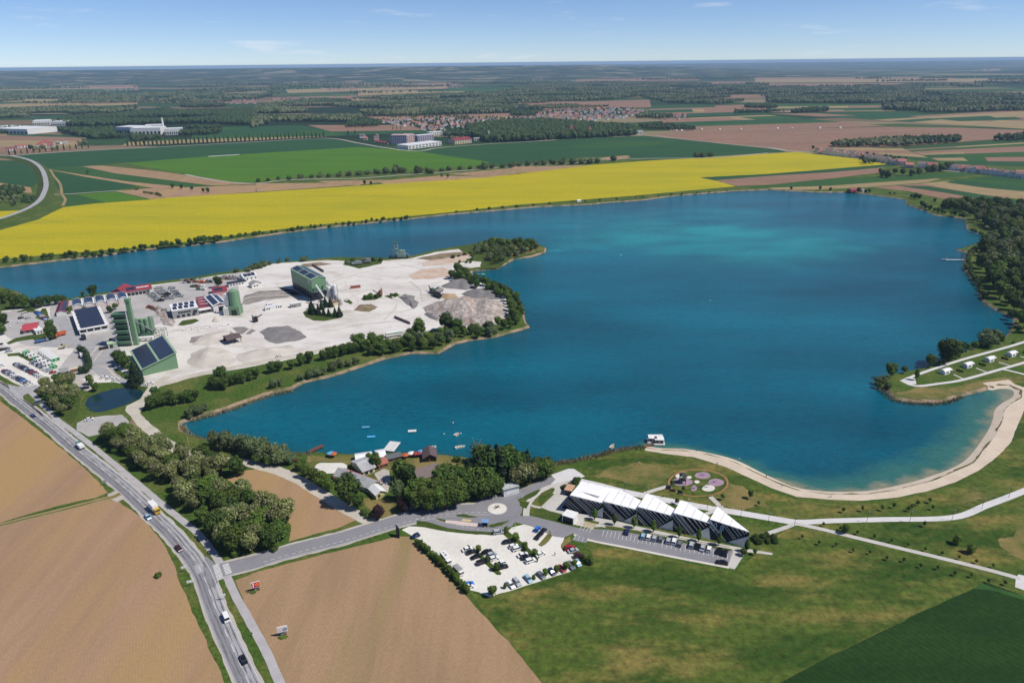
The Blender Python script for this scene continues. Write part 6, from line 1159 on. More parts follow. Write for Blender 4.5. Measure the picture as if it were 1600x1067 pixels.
b=Bld('shelter', 'open shelter with brown tin roof standing on the pale stockpile', 'shelter', (357, 539), (378, 534), (353, 532), depth=11);b.gable(3.6, 1.4, c_brown, 'x', .6)
for x in(.4, b.w/2, b.w-.4):
 for y in(.4, b.d-.4):b.box('post', x-.15, x+.15, y-.15, y+.15, 0, 3.7, c_dark)
b.box('back_wall', .2, b.w-.2, b.d-.5, b.d-.3, 0, 3.4, c_dark)
b=Bld('hut', 'small grey roofed hut at the top of the works car park', 'hut', (97, 588), (108, 585.5), (93, 583));b.wall(2.7, c_dark);b.flat(2.7, c_grey, .5, .25);b.win('F', [2], 1, 1.6, 1)
b=Bld('container', 'beige container beside the curved conifer hedge', 'container', (111, 583), (123, 580.5), depth=2.6);b.wall(2.6, c_cream);b.box('corrugation', 0, b.w, -.06, -.01, .3, 2.3, c_wood)
for i, (FL, FR)in enumerate((((81, 567), (94, 563)), ((77.3, 564.3), (90.3, 560.4)), ((73.6, 561.7), (86.6, 558)), ((70, 559), (83, 555.5)), ((66.3, 556.4), (79.3, 553)), ((62.6, 553.8), (75.6, 550.6)))):
 b=Bld('site_cabin', ('nearest' if i==0 else ORD[i]+' from the front')+' of the white roofed green site cabins in the close row', 'cabin', FL, FR, depth=2.5, group='row of site cabins');b.wall(2.7, c_brightgreen if i<1 else c_white);b.flat(2.7, c_wroof, .05, .12);b.win('F', [1.5, 4.5], 1, 1.4, 1)
for i in range(7):
 t=i/6;b=Bld('site_cabin', ['green', 'white', 'pale green', 'white', 'white', 'white', 'bright green'][i]+' site cabin, '+ORD[i]+' from back in the row along parked cars', 'cabin', (38+42*t, 556+22*t), (47+42*t, 553.5+22*t), depth=2.5, group='stepped row of site cabins');b.wall(2.7, c_brightgreen if i in(0, 2, 6)else c_white);b.flat(2.7, c_brightgreen if i in(0, 6)else c_wroof, .05, .12);b.win('F', [1.5, 3.5], 1, 1.2, 1)
b=Bld('filling_shed', 'small pale green shed and ramp beside the worn drive', 'shed', (170, 545), (184, 542), depth=5);b.wall(3.4, plain('pale_green_wall', 160, 178, 150));b.gable(3.4, 1.0, plain('pale_green_wall', 160, 178, 150), 'x', .3, wallm=c_grey);b.box('bay_wall', -6, -.2, .5, 1.0, 0, 2.0, c_black);b.box('door', 1, 3, -.1, -.02, 0, 2.6, c_dark)
# --- green silo tower
def silo(name, label, px, py, r, h, m, legs=3.0, group=None, cat='silo'):
 e=empty(name, G(px, py), 0, label, cat, group);mb=MB();mb.tube((0, 0, legs), (0, 0, h), r, r, 20);mb.tube((0, 0, h), (0, 0, h+r*.35), r, r*.2, 20);mb.build('body', m, e, )
 mb=MB();mb.tube((0, 0, legs*.35), (0, 0, legs), r*.35, r, 20);mb.build('hopper', m, e)
 for i in range(4):a=6.283*i/4+.78;q=MB();q.tube((math.cos(a)*r*.85, math.sin(a)*r*.85, 0), (math.cos(a)*r*.85, math.sin(a)*r*.85, legs+.2), .16);q.build('leg', c_steel, e)
 q=MB();q.tube((r+.2, 0, 0), (r+.2, 0, h), .12);q.tube((r+.7, 0, 0), (r+.7, 0, h), .12)
 for i in range(int(h/1.5)):q.tube((r+.2, 0, i*1.5+1), (r+.7, 0, i*1.5+1), .06)
 q.build('ladder', c_steel, e);return e
e=silo('silo_tower', 'tall round green silo above a square loading bay', 370, 490, 4.0, 19.5, c_green, 7.5)
mb=MB();mb.box((0, -.5, 0), (8.4, 8.4, 7.5));mb.build('base', c_green, e);mb=MB();mb.box((0, -4.8, 0), (4, .3, 4.6));mb.build('door', c_dark, e)
mb=MB();mb.box((-6.2, 0, 0), (3.4, 3.4, 17));mb.build('stair_tower', c_white, e);mb=MB();mb.box((-6.5, -3.5, 0), (4, 3.4, 6.5));mb.build('annexe', c_white, e)
mb=MB();mb.box((-3, 0, 17.6), (5, 1.2, .3));mb.tube((-1, 0, 20.8), (-6, 0, 17), .3);mb.build('walkway', c_steel, e)
# --- asphalt mixing tower
e=empty('mixing_tower', G(198, 539), R(4), 'tall stepped green asphalt mixing tower of stacked bins', 'tower')
for i in range(6):
 z=1.5+i*4.1;mb=MB();mb.box((0, 0, z), (8.6+.5*(i%3), 6.0, 2.3));mb.box((0, -.2, z+2.3), (9.6, 7.4, .25));mb.build('bin', c_dgreen if i%2 else c_green, e)
 mb=MB();mb.box((0, 0, z-1.8), (7.4, 4.6, 1.8));mb.build('bin_frame', c_black, e)
 mb=MB();mb.box((-6.2, -1, z-.2), (2.0, 5, .15));
 for q in range(4):mb.tube((-7.1, -3.3+q*1.5, z), (-7.1, -3.3+q*1.5, z+1.2), .07)
 mb.tube((-7.1, -3.5, z+1.2), (-7.1, 1.4, z+1.2), .07);mb.build('platform', c_steel, e)
mb=MB();mb.box((7.4, -.2, 0), (2.8, 3.0, 33));mb.build('elevator_shaft', c_green, e);mb=MB();mb.box((7.4, -.2, 33), (3.4, 3.6, 2.2));mb.build('elevator_head', c_green, e)
mb=MB();mb.box((5.7, -3.1, 0), (.5, .5, 26));mb.box((-5.0, -3.1, 0), (.4, .4, 24));mb.build('post', c_white, e)
def conveyor(name, label, A, zA, B, zB, w=1.3, m=None, group=None, legs=2):
 a, b_=G(*A, 0), G(*B, 0);e=empty(name, a, 0, label, 'conveyor', group);p, q=Vector((0, 0, zA)), Vector((b_.x-a.x, b_.y-a.y, zB));d=q-p;n=Vector((-d.y, d.x, 0)).normalized()*w/2;up=Vector((0, 0, .9))
 mb=MB();mb._add([p-n, q-n, q+n, p+n, p-n+up, q-n+up, q+n+up, p+n+up], [(3, 2, 1, 0), (4, 5, 6, 7), (0, 1, 5, 4), (1, 2, 6, 5), (2, 3, 7, 6), (3, 0, 4, 7)]);mb.build('belt_frame', m or c_steel, e)
 mb=MB();
 for i in range(1, int(d.length/2)):r_=p+d*(i*2/d.length);mb.tube(r_+n*1.08+up*1.0, r_-n*1.08+up*1.0, .12, n=5)
 if mb.v:mb.build('roller', c_black, e)
 for i in range(legs):
  t=(i+.7)/legs;r_=p+d*min(t, .95)
  if r_.z>1:mb=MB();mb.tube(r_+n, (r_.x+n.x*1.6, r_.y+n.y*1.6, 0), .12, n=5);mb.tube(r_-n, (r_.x-n.x*1.6, r_.y-n.y*1.6, 0), .12, n=5);mb.build('leg', c_steel, e)
 return e
conveyor('conveyor', 'long inclined conveyor from the mixing tower over the small green silos', (239, 523), 3, (205, 534), 20)
for i, (a, b_)in enumerate(((219, 524), (226, 524), (233, 523.5), (239.5, 522))):silo('green_silo', ['leftmost', 'second', 'third', 'rightmost'][i]+' of the four slim green silos right of the mixing tower', a, b_, 1.6, 13+(i==3), c_green, 2.2, 'slim green silos')
e=empty('drying_drum', G(228, 533), R(8), 'white horizontal drum with red end in front of the slim silos', 'drum');mb=MB();mb.tube((-5, 0, 2.6), (5.5, 0, 3.0), 1.1, 1.1, 16);mb.build('drum', c_white, e);mb=MB();mb.tube((-6.4, 0, 2.55), (-5, 0, 2.6), 1.3, 1.3, 16);mb.build('drum_end', plain('red_paint', 176, 42, 44), e)
for x in(-4, 0, 4):mb=MB();mb.box((x, 0, 0), (.6, 2, 1.8));mb.build('support', c_steel, e)
b=Bld('feed_bins', 'low green feed bin row behind the solar hall', 'bin', (222, 530), (240, 527), depth=4);b.wall(3.0, c_dgreen)
for i in range(4):b.box('bin_opening', .6+i*b.w/4, (i+1)*b.w/4-.4, .5, 3.4, 3.0, 3.06, c_black)
e=empty('steel_gantry', G(250, 528), 0, 'dark steel gantry between drying drum and solar hall', 'gantry')
mb=MB();
for x in(-4, 0, 4):
 for y in(0, 4):mb.tube((x, y, 0), (x, y, 6.5), .14, n=5)
for y in(0, 4):mb.tube((-4, y, 6.5), (4, y, 6.5), .14, n=5);mb.tube((-4, y, 3.2), (4, y, 6.5), .1, n=5);mb.tube((-4, y, 6.5), (0, y, 0), .1, n=5);mb.tube((4, y, 6.5), (0, y, 0), .1, n=5)
mb.build('frame', c_dark, e)
# --- gravel sorting hall on hoppers
b=Bld('sorting_hall', 'long green sorting hall raised on dark hoppers in the gravel works', 'hall', (486, 437.5), (510.5, 434.8), (449.6, 420.5), z=19, turn=16);zb=7.5
b.wall(19, c_green, zb);b.gable(19, 1.8, plain('pale_green_roof', 150, 178, 148), 'y', .5, wallm=c_green);b.gsolar(19, 1.8, 'y', 0, .04, .97, .08, .92, 3, 1.6);b.gsolar(19, 1.8, 'y', 1, .04, .97, .08, .92, 1)
b.box('girder', -.12, -.02, 0, b.d, 13.2, 13.6, plain('pale_green_roof', 150, 178, 148));b.box('sign_board', -.16, -.04, 2, 7.5, 15.2, 17.6, c_steel)
n=8
for i in range(n):
 y=b.d*(i+.5)/n;mb=MB();mb.box((b.w/2, y, .8), (b.w*.96, b.d/n*.30, zb-.8), taper=1)
 for v in mb.v:
  if v.z>2:v.y=y+(v.y-y)*3.1
  else:v.y=y+(v.y-y)*.9
 mb.build('hopper', c_navy, b.o)
for i in range(n+1):
 for x in(.4, b.w-.4):b.box('leg', x-.2, x+.2, b.d*i/n-.2, b.d*i/n+.2, 0, zb, c_black)
b.box('loading_cabin', .5, 6, -2.6, -.05, 9.2, 11.6, c_dgreen);b.box('loading_deck', 0, b.w, -3.2, -.05, 8.7, 9.1, c_steel)
conveyor('conveyor', 'pale inclined conveyor rising to the front of the sorting hall', (516, 480), 1, (497, 474), 15.5, 1.5)
conveyor('conveyor', 'pale conveyor beside the cement silos right of the sorting hall', (535, 478), 1, (512, 468), 16, 1.5)
for i, q in enumerate(((516, 472), (521, 471), (525, 473))):silo('cement_silo', ['left', 'middle', 'right'][i]+' of three white cement silos behind the grass island spruces', *q, 1.7, 13.5+i, c_white, 5, 'white cement silos')
b=Bld('batching_house', 'small pale batching house at the foot of the cement silos', 'shed', (519, 479), (534, 476), depth=5);b.wall(3.2, c_cream);b.gable(3.2, 1.0, c_wood, 'x', .3, wallm=c_cream)
for i, (FL, FR, hh, l)in enumerate((((415, 486), (432, 483), 3, 'long white container at the left of the group below the sorting hall'), ((433, 482.5), (442, 481), 2.8, 'short white container in the group below the sorting hall'), ((455, 481.5), (471, 479), 3.4, 'dark sided white container right of the group below the sorting hall'), ((418, 480), (428, 478), 2.6, 'white container at the back of the group below the sorting hall'))):
 b=Bld('container', l, 'container', FL, FR, depth=4);b.wall(hh, c_white if i!=2 else c_grey);b.flat(hh, c_wroof, .1, .1);b.win('F', [1.5, 3.2], .8, 1, 1.2)
# --- stockpiles
m_hg=mat('grey_crushed_stone', (0.235, 0.22, 0.215), (0.17, 0.16, 0.16), scale=.15, detail=7, fine=(.8, .8, 1.15));m_hp=mat('pale_sand_heap', (0.55, 0.50, 0.44), (0.46, 0.42, 0.37), scale=.08, detail=7, fine=(.6, .9, 1.06))
m_ht=mat('tan_sand_heap', (0.40, 0.29, 0.17), (0.33, 0.24, 0.14), scale=.15, fine=(.6, .9, 1.1));m_hr=mat('mixed_rubble', (0.46, 0.40, 0.36), (0.27, 0.235, 0.22), scale=.25, detail=9, mid=(.42, .56), col3=(.36, .25, .18), sc3=.12, mid3=(.55, .7), fine=(.9, .6, 1.3), bump=.6, bscale=.6)
def heap(label, poly, h, m, seed=0, rough=.30, steep=9.0, name='gravel_heap', crag=0):
 P=wobble(PX(poly), 3, 1.8);h*=.75;c=Vector((sum(p.x for p in P)/len(P), sum(p.y for p in P)/len(P), 0));n=len(P);vs=[tuple(p-c+Vector((0, 0, .0)))for p in P];fs=[];K_=8
 for k in range(1, K_):
  t=k/K_
  for p in P:
   q=(p-c)*(1-t);z=h*min(1, (t*steep/8)**.85)*(1+rough*3*noise.noise(Vector((q.x*.09, q.y*.09, seed))))+crag*noise.noise(Vector((q.x*.5, q.y*.5, seed)));vs.append((q.x, q.y, max(.1, z)))
 vs.append((0, 0, h));top=len(vs)-1
 for k in range(K_-1):
  for i in range(n):j=(i+1)%n;fs.append((k*n+i, k*n+j, (k+1)*n+j, (k+1)*n+i))
 for i in range(n):fs.append(((K_-1)*n+i, (K_-1)*n+(i+1)%n, top))
 o=link_mesh(name, vs, fs, m, smooth=True);o.location=c+Vector((0, 0, .05))
 if o.data.polygons[0].normal.z<0:o.data.flip_normals()
 props(o, label, 'heap');return o
heap('grey flat topped heap of crushed stone beside the haul road', [(405, 520), (418, 512), (450, 509), (468, 517), (478, 527), (462, 533), (432, 538), (415, 531)], 3.2, m_hg, 1)
heap('broad pale sand heap right of the solar hall', [(292, 566), (300, 552), (322, 543), (345, 543), (362, 552), (368, 566), (345, 575), (315, 577)], 6, m_hp, 2)
heap('long pale sand heap below the brown shelter', [(366, 562), (372, 552), (395, 547), (425, 545), (455, 540), (472, 545), (445, 553), (405, 563), (380, 568)], 3.5, m_hp, 3)
heap('pale heap between white blocks and brown shelter', [(300, 538), (320, 522), (350, 515), (362, 520), (345, 532), (325, 542)], 2.2, m_hp, 4)
heap('dark grey stone heap at the back right of the works', [(688, 448), (705, 441), (727, 436), (748, 448), (728, 453), (700, 451)], 6.5, m_hg, 5)
heap('long purple-grey stone heap in front of the eastern trees', [(718, 459), (735, 453), (760, 451), (786, 460), (784, 468), (755, 468), (730, 465)], 5.5, m_hg, 6)
heap('small tan sand heap between the grey heaps', [(685, 465), (695, 459), (710, 459), (718, 466), (700, 468)], 3, m_ht, 7)
heap('purple-grey heap beside the screening machine', [(674, 456), (684, 448), (694, 452), (686, 460), (676, 463)], 4, m_hg, 8)
heap('huge pale heap of broken rubble on the east corner of the works', [(660, 482), (680, 472), (720, 469), (760, 468), (788, 472), (792, 488), (790, 502), (770, 509), (740, 511), (705, 503), (672, 497)], 9.0, m_hr, 9, .25, 14, 'rubble_heap', 1.1)
heap('dark scrap heap left of the rubble', [(663, 492), (668, 486), (680, 487), (690, 494), (684, 502), (672, 498)], 2.4, m_hg, 10, .3, 10, 'rubble_heap', .8)
heap('narrow grey heap with grass in the middle of the yard', [(622, 464), (634, 459), (646, 463), (654, 476), (648, 483), (636, 476)], 2.2, m_hg, 11)
heap('brown earth heap in the middle of the yard', [(554, 485), (562, 477), (580, 476), (588, 482), (574, 488)], 1.8, m_brown_earth, 12)
heap('mixed tan and pink rubble strip beside the grey office block', [(237, 481), (248, 477), (262, 489), (274, 503), (270, 511), (256, 507), (247, 494)], 1.6, m_hr, 13, .3, 12, 'rubble_heap', .8)
heap('small pale heap beside the green silo', [(330, 503), (338, 495), (344, 497), (342, 504)], 2.2, m_hp, 14)
for i in range(16):t=i/15;b=Bld('concrete_block', 'pale concrete block in the low line across the works yard', 'block', (286+71*t, 518-9.5*t+(i%3)*.7), (289+71*t, 517.7-9.5*t+(i%3)*.7), depth=1.3+(i%2), group='line of concrete blocks');b.o.name='concrete_block';b.wall(1.0+.5*(i%3==0), c_white, name='block')
for(A, B, l, z)in(((488, 415.5), (505, 425.5), 'long dark wall of the empty storage bay behind the sorting hall', 2.2), ((616, 497), (640, 507), 'brown retaining wall on the pale yard near the trailer', 2.0)):
 b=Bld('retaining_wall', l, 'wall', A, B, depth=.8);b.o.name='retaining_wall';b.wall(z, c_brown)
# --- machines
def dredger():
 e=empty('dredger', G(623, 402.5), 0, 'grey-green floating dredger moored at the far edge of the works', 'dredger')
 mb=MB();mb.box((0, 0, -1.5), (20, 8, 2.4));mb.build('hull', c_black, e);mb=MB();mb.box((3, 0, .9), (8, 6, 4));mb.box((4, 0, 4.9), (5, 4, 3));mb.build('cabin', plain('grey_green_paint', 130, 150, 140), e)
 mb=MB()
 for x in(-5, 1):
  for y in(-2.5, 2.5):mb.tube((x, y, .9), (-2+(x+2)*.35, y*.5, 15), .25, n=6)
 for z in(5, 9, 13):mb.box((-2, 0, z), (6-z*.25, 5-z*.2, .3))
 mb.tube((-4.5, 2.2, 2), (1, -2.2, 12), .15, n=5);mb.tube((.5, 2.2, 2), (-4, -2.2, 12), .15, n=5);mb.build('derrick', plain('grey_green_paint', 130, 150, 140), e)
 mb=MB();mb.box((-2, 0, 15), (3.4, 3, 1.6));mb.build('winch_house', c_dgreen, e);mb=MB();mb.tube((-2, 0, 14), (-10, 0, 1), .35, n=6);mb.tube((4, 0, 7), (12, 0, 2), .35, n=6);mb.build('boom', c_steel, e)
dredger()
def screener(px, py, rz, s, label, m):
 e=empty('screening_machine', G(px, py), rz, label, 'machine');mb=MB();mb.box((0, 0, 1.2), (7*s, 2.6, 2.2));mb.box((1, 0, 3.4), (4*s, 2.2, 1.2));mb.build('body', m, e)
 for y in(-1.2, 1.2):mb=MB();mb.box((0, y, 0), (5*s, .7, 1.1));mb.build('track', c_black, e)
 for(x, y, z, q)in((6*s, 0, 5.5, 2.5*s), (0, 6.5, 4.5, -1), (-6.5*s, 0, 4.8, -2.5*s)):mb=MB();mb.tube((q, 0, 2), (x, y, z), .55, .45, 4);mb.build('conveyor_arm', c_black, e)
screener(683, 464, R(-50), 1.6, 'black mobile screening machine feeding the grey heaps', c_black);screener(676, 458, R(-60), 1.2, 'dark conveyor machine behind the screening machine', c_dgreen)
screener(558, 414, R(20), 1.5, 'grey crusher among bushes on the far shore edge of the works', c_steel);screener(574, 411, R(0), 1.1, 'darker crusher right of the grey one on the far shore edge', c_grey)
screener(594, 462, R(80), .8, 'small rusty machine in the middle of the yard', c_rust);screener(399, 503, R(-40), .6, 'small dark machine left of the grey stone heap', c_dark)
b=Bld('trailer', 'long white and green trailer parked at the end of the haul road', 'trailer', (604, 529), (629, 525), depth=3.4);b.box('box_body', 0, b.w, 0, b.d, 1.1, 3.8, c_white);b.box('green_stripe', 0, b.w, -.05, -.01, 3.2, 3.7, c_brightgreen)
for x in(1.5, 3, b.w-3, b.w-1.5):
 for y in(.1, b.d-.1):mb=MB();mb.tube((x, y-.15, .5), (x, y+.15, .5), .5, .5, 10);mb.build('wheel', c_black, b.o)
for i in range(5):b=Bld('red_crate', ORD[i]+' from the left in the short row of red crates right of the sorting hall', 'crate', (548+3.2*i, 451.5-.35*i), (550.8+3.2*i, 451.2-.35*i), depth=2, group='row of red crates');b.wall(2.2, c_tile, name='crate_body');b.box('crate_top', .1, b.w-.1, .1, 1.9, 2.2, 2.35, c_red)
rg=random.Random(8)
yard_m=[c_steel, c_grey, c_rust, c_dgreen, c_black, c_orange, c_wood, c_white]
def junk(px, py, label, group, k):
 m=yard_m[k%8];mb=MB();s=rg.uniform(1.0, 1.9);rz=rg.uniform(-.4, .4)
 if k%3==0:
  for j in range(3):mb.box((0, 0, j*.55), (3.2*s, 1.6*s, .45))
  for j in range(3):mb.box((rg.uniform(-1, 1), rg.uniform(-.5, .5), 1.6+.2*j), (1.1, .8, .5), rg.uniform(0, 3))
 elif k%3==1:
  for j in range(5):mb.tube((-1.8*s, (j%3-1)*.5*s, .35+(j//3)*.5), (1.8*s, (j%3-1)*.5*s, .35+(j//3)*.5), .28, n=6)
 else:mb.box((0, 0, .5), (3*s, 1.8, 1.1));mb.box((-.8, 0, 1.6), (1.2*s, 1.5, 1.0));mb.tube((1.2, 0, 1.2), (2.4*s, 0, 2.6), .2, n=5);mb.box((0, -.9, 0), (2.4*s, .5, .6));mb.box((0, .9, 0), (2.4*s, .5, .6))
 o=mb.build(['stacked_formwork', 'pipe_bundle', 'small_machine'][k%3], m);o.location=G(px, py)+Vector((0, 0, .05));o.rotation_euler.z=rz;props(o, label, ['stack', 'pipes', 'machine'][k%3], group)
LB3=['stack of formwork panels', 'bundle of pipes', 'small machine']
n_=0
for(x0, y0, x1, y1, c, r_, mode, where)in((234, 459, 250, 472, 4, 3, 0, 'in the left row of the machinery yard'), (246, 450, 266, 469, 6, 3, 0, 'in the middle row of the machinery yard'), (268, 450, 281, 466, 5, 2, 0, 'in the right row of the machinery yard'), (285, 438.5, 345, 443, 13, 2, 3, 'on the far shore strip of the machinery yard'), (300, 447, 322, 455, 5, 2, 2, 'before the red roofed hall in the machinery yard'), (344, 433, 372, 438, 6, 2, 1, 'on the shore strip beyond the big yard tree'), (232, 480, 246, 486, 4, 1, 4, 'beside the rubble strip of the works'), (255, 482, 258, 490, 3, 1, 1, 'left of the grey office block')):
 for i in range(c):
  for j in range(r_):
   k=rg.randrange(9);k=k if mode!=0 else(k%3)+3*0+rg.choice((0, 24, 3*8));t=(i+.5)/c
   col={0:rg.choice((0, 1, 4)), 1:rg.choice((0, 1, 2)), 2:rg.choice((2, 3, 7, 1)), 3:rg.choice((2, 5, 6, 7, 1, 4)), 4:rg.choice((2, 6, 6))}[mode]
   kk=col
   while kk%3!=k%3:kk+=8
   off=(j-(r_-1)/2)*(7 if mode==0 else 3)
   px=x0+(x1-x0)*t+(off if mode==0 else rg.uniform(-2, 2))*.55;py=(y0+(y1-y0)*t if mode in(0, 4)else y0+(y1-y0)*((j+.5)/r_))+rg.uniform(-.4, .4)
   junk(px, py, ['grey', 'grey', 'rusty', 'green', 'black', 'orange', 'brown', 'white'][col]+' '+LB3[kk%3]+' '+where, 'goods '+where, kk);n_+=1
# ---- restaurant by the lake
b=Bld('restaurant', 'sprawling restaurant wing with long grey roof and red edging', 'restaurant', (524, 750), (580, 771), (540, 741));b.wall(3.0, c_cream);b.gable(3.0, 2.2, c_groof, 'x', .7, wallm=c_cream);b.box('roof_edging', -.7, b.w+.7, b.d+.62, b.d+.8, 2.6, 2.9, plain('red_paint', 176, 42, 44));b.box('chimney', b.w*.33, b.w*.33+.9, b.d*.42, b.d*.42+.9, 4.6, 6.2, c_tile);b.win('F', [3+3.4*i for i in range(7)], .9, 1.4, 1.2);b.win('R', [3, 6, 9], .9, 1.2, 1.3)
b=Bld('restaurant_wing', 'cream walled wing of the restaurant facing its courtyard', 'restaurant', (568, 744), (586, 737), (553, 733), depth=12);b.wall(2.9, c_cream);b.gable(2.9, 1.9, c_groof, 'x', .7, wallm=c_cream);b.win('F', [1.8, 4.4], .4, 1.6, 2.0)
b=Bld('annexe', 'yellow walled annexe with pale metal roof in front of the restaurant', 'house', (588, 781), (602, 775.5), (573, 773));b.wall(3.0, c_yellow);b.gable(3.0, 1.3, c_wroof, 'y', .6, wallm=c_yellow);b.win('F', [b.w*.35], 1.0, 1.3, 1.3);b.win('L', [3, 7], 1.0, 1.3, 1.2)
b=Bld('porch', 'small red roofed lean-to at the left end of the restaurant', 'porch', (521, 751), (530, 754), depth=3.5);b.wall(2.2, c_cream);b.flat(2.2, c_tile, .3, .2)
for(FL, FR, BL, l)in(((557, 728), (583, 724), (554, 716), 'large white party tent left of the orange roofed hut'), ((590, 722), (604, 719.5), (589, 710), 'small white party tent behind the orange roofed hut')):
 b=Bld('party_tent', l, 'tent', FL, FR, BL);b.gable(2.6, 1.3, c_wroof, 'x', .2, .1, wallm=c_wroof);n2=max(2, int(b.w/4))
 for i in range(n2+1):
  for y in(.1, b.d-.1):b.box('post', b.w*i/n2-.07, b.w*i/n2+.07, y-.07, y+.07, 0, 2.7, c_white)
 b.box('side_wall', 0.1, b.w-.1, b.d-.12, b.d-.06, 0, 2.5, c_white)
b=Bld('hut', 'small hut with bright orange tiled roof behind the restaurant', 'hut', (592, 733), (606, 728.5), (588, 725));b.wall(2.4, c_wood);b.gable(2.4, 1.5, c_tile, 'x', .5, wallm=c_wood);b.win('F', [1.5, 4], .9, 1, 1)
b=Bld('boat_shed', 'low shed with dark grey roof beside the white tents', 'shed', (606, 723), (627, 717.5), (603, 717));b.wall(2.2, c_wood);b.gable(2.2, 1.0, plain('slate_grey_roof', 88, 90, 96), 'x', .5, wallm=c_wood);b.win('F', [2, 5], .8, 1, 1)
b=Bld('barn', 'large barn with brown sheet roof half hidden by the grove', 'barn', (655, 757), (688, 747), (646, 745));b.wall(3.4, c_wood);b.gable(3.4, 3.2, c_brown, 'x', .8, wallm=c_wood);b.win('F', [4, 8], 0, 2.4, 2.6, c_dark, 'door')
b=Bld('hut', 'dark wooden hut with gabled front between barn and lake', 'hut', (663, 722), (682, 720), (660, 714), depth=8);b.wall(2.6, c_black);b.gable(2.6, 1.8, c_brown, 'y', .8, wallm=c_black);b.box('door', b.w*.4, b.w*.55, -.08, -.01, 0, 2.0, c_wood)
b=Bld('hut', 'tiny red roofed hut under the white birch', 'hut', (742, 727), (754, 724.5), depth=3);b.wall(2.0, c_wood);b.gable(2.0, 1.0, c_red, 'x', .3, wallm=c_wood);b.box('door', .8, 1.6, -.08, -.01, 0, 1.7, c_dark)
b=Bld('hut', 'small orange roofed hut inside the right end of the grove', 'hut', (811, 751), (822, 748), depth=4);b.wall(2.3, c_wood);b.gable(2.3, 1.5, c_tile, 'x', .4, wallm=c_wood);b.box('door', .8, 1.6, -.08, -.01, 0, 1.8, c_dark)
b=Bld('kiosk', 'white kiosk with ribbed pale roof beside the road at the grove', 'kiosk', (787.5, 776.5), (811, 770.5), (783, 769), depth=5);b.wall(3.6, c_white);b.flat(3.6, c_steel, .4, .3)
for i in range(5):b.box('roof_rib', 0, b.w, .4+i, .7+i, 3.9, 4.05, c_wroof)
b.box('shutter', 1, b.w-1, -.08, -.02, .8, 2.9, c_wroof)
def floaty(name, label, cat, px, py, rz, build, z=WZ):
 e=empty(name, G(px, py, z), rz, label, cat);build(e);return e
def hull_mesh(L, W, H, m, e, name='hull'):
 vs=[];n=8
 for k in range(n+1):
  t=k/n;x=-L/2+L*t;w=W/2*(1-max(0, (t-.45)/.55)**2.2);vs+=[(x, -w, H), (x, -w*.75, -.15), (x, w*.75, -.15), (x, w, H)]
 fs=[(0, 1, 2, 3)]
 for k in range(n):a=4*k;b_=a+4;fs+=[(a, b_, b_+1, a+1), (a+1, b_+1, b_+2, a+2), (a+2, b_+2, b_+3, a+3)]
 mb=MB();mb._add(vs, fs);o=mb.build(name, m, e);
 md=MB();md.poly([(vs[4*k][0]*.94, vs[4*k][1]*.8, H*.55)for k in range(n)]+[(vs[4*k+3][0]*.94, vs[4*k+3][1]*.8, H*.55)for k in range(n-1, -1, -1)]);md.build('deck', c_grey if m!=c_white else c_cream, e)
def rowboat(m, L=5.0):
 def f(e):
  hull_mesh(L, 1.9, .75, m, e)
  for x in(-1.4, 0, 1.2):mb=MB();mb.box((x, 0, .5), (.35, 1.3, .08));mb.build('seat', c_wood, e)
 return f
def pedalo(m):
 def f(e):
  for y in(-.75, .75):mb=MB();mb.tube((-2.3, y, .15), (1.8, y, .15), .38, .38, 8);mb.tube((1.8, y, .15), (2.7, y, .3), .38, .1, 8);mb.build('float', m, e)
  mb=MB();mb.box((-.2, 0, .45), (3.6, 2.3, .12));mb.build('deck', m, e)
  for y in(-.5, .5):mb=MB();mb.box((-.6, y, .57), (.6, .6, .3));mb.box((-.95, y, .57), (.12, .6, .7));mb.build('seat', c_white, e)
 return f
def raft(w, d, m):
 def f(e):
  n=int(w/.5)
  for i in range(n):mb=MB();mb.box((-w/2+(i+.5)*w/n, 0, .35), (w/n-.05, d, .12));mb.build('plank', m, e)
  for y in(-d*.35, d*.35):mb=MB();mb.tube((-w/2, y, .1), (w/2, y, .1), .28, n=8);mb.build('float', c_black, e)
 return f
floaty('pedal_boat', 'pale blue float far out, upper of two blue ones', 'boat', 571.5, 668, R(5), raft(4.2, 1.8, c_blue));floaty('pedal_boat', 'brighter blue float, lower of the two blue ones', 'boat', 580, 683, R(5), raft(4.4, 2.0, plain('bright_blue_plastic', 78, 170, 220)))
floaty('swimming_raft', 'white swimming raft anchored off the restaurant', 'raft', 644, 674, R(5), raft(4.6, 2.4, c_white));floaty('rowing_boat', 'small white and pink boat beside two buoys', 'boat', 714, 679.5, R(55), rowboat(c_white, 4.2));floaty('rowing_boat', 'white boat nearest the tall grove', 'boat', 719, 699, R(25), rowboat(c_white, 5.6))
floaty('rowing_boat', 'pale grey boat moored close to the dark hut', 'boat', 675, 700, R(35), rowboat(c_wroof, 5.4));floaty('rowing_boat', 'white pointed boat left of the houseboat raft', 'boat', 957, 698, R(60), rowboat(c_white, 5.0))
for i, q in enumerate(((694, 678.5), (720, 677.5), (708, 661), (970, 399), (1110, 470))):e=empty('buoy', G(*q, WZ), 0, ['white buoy left of the pink and white boat', 'white buoy touching the bow of the pink boat', 'small white buoy farther out off the grove', 'tiny white buoy near the turquoise plume', 'tiny buoy in the middle of the lake'][i], 'buoy');mb=MB();mb.blob((0, 0, .3), .45, amp=0);mb.build('float', c_white, e);mb=MB();mb.tube((0, 0, .3), (0, 0, 1.2), .06);mb.build('stick', c_orange, e)
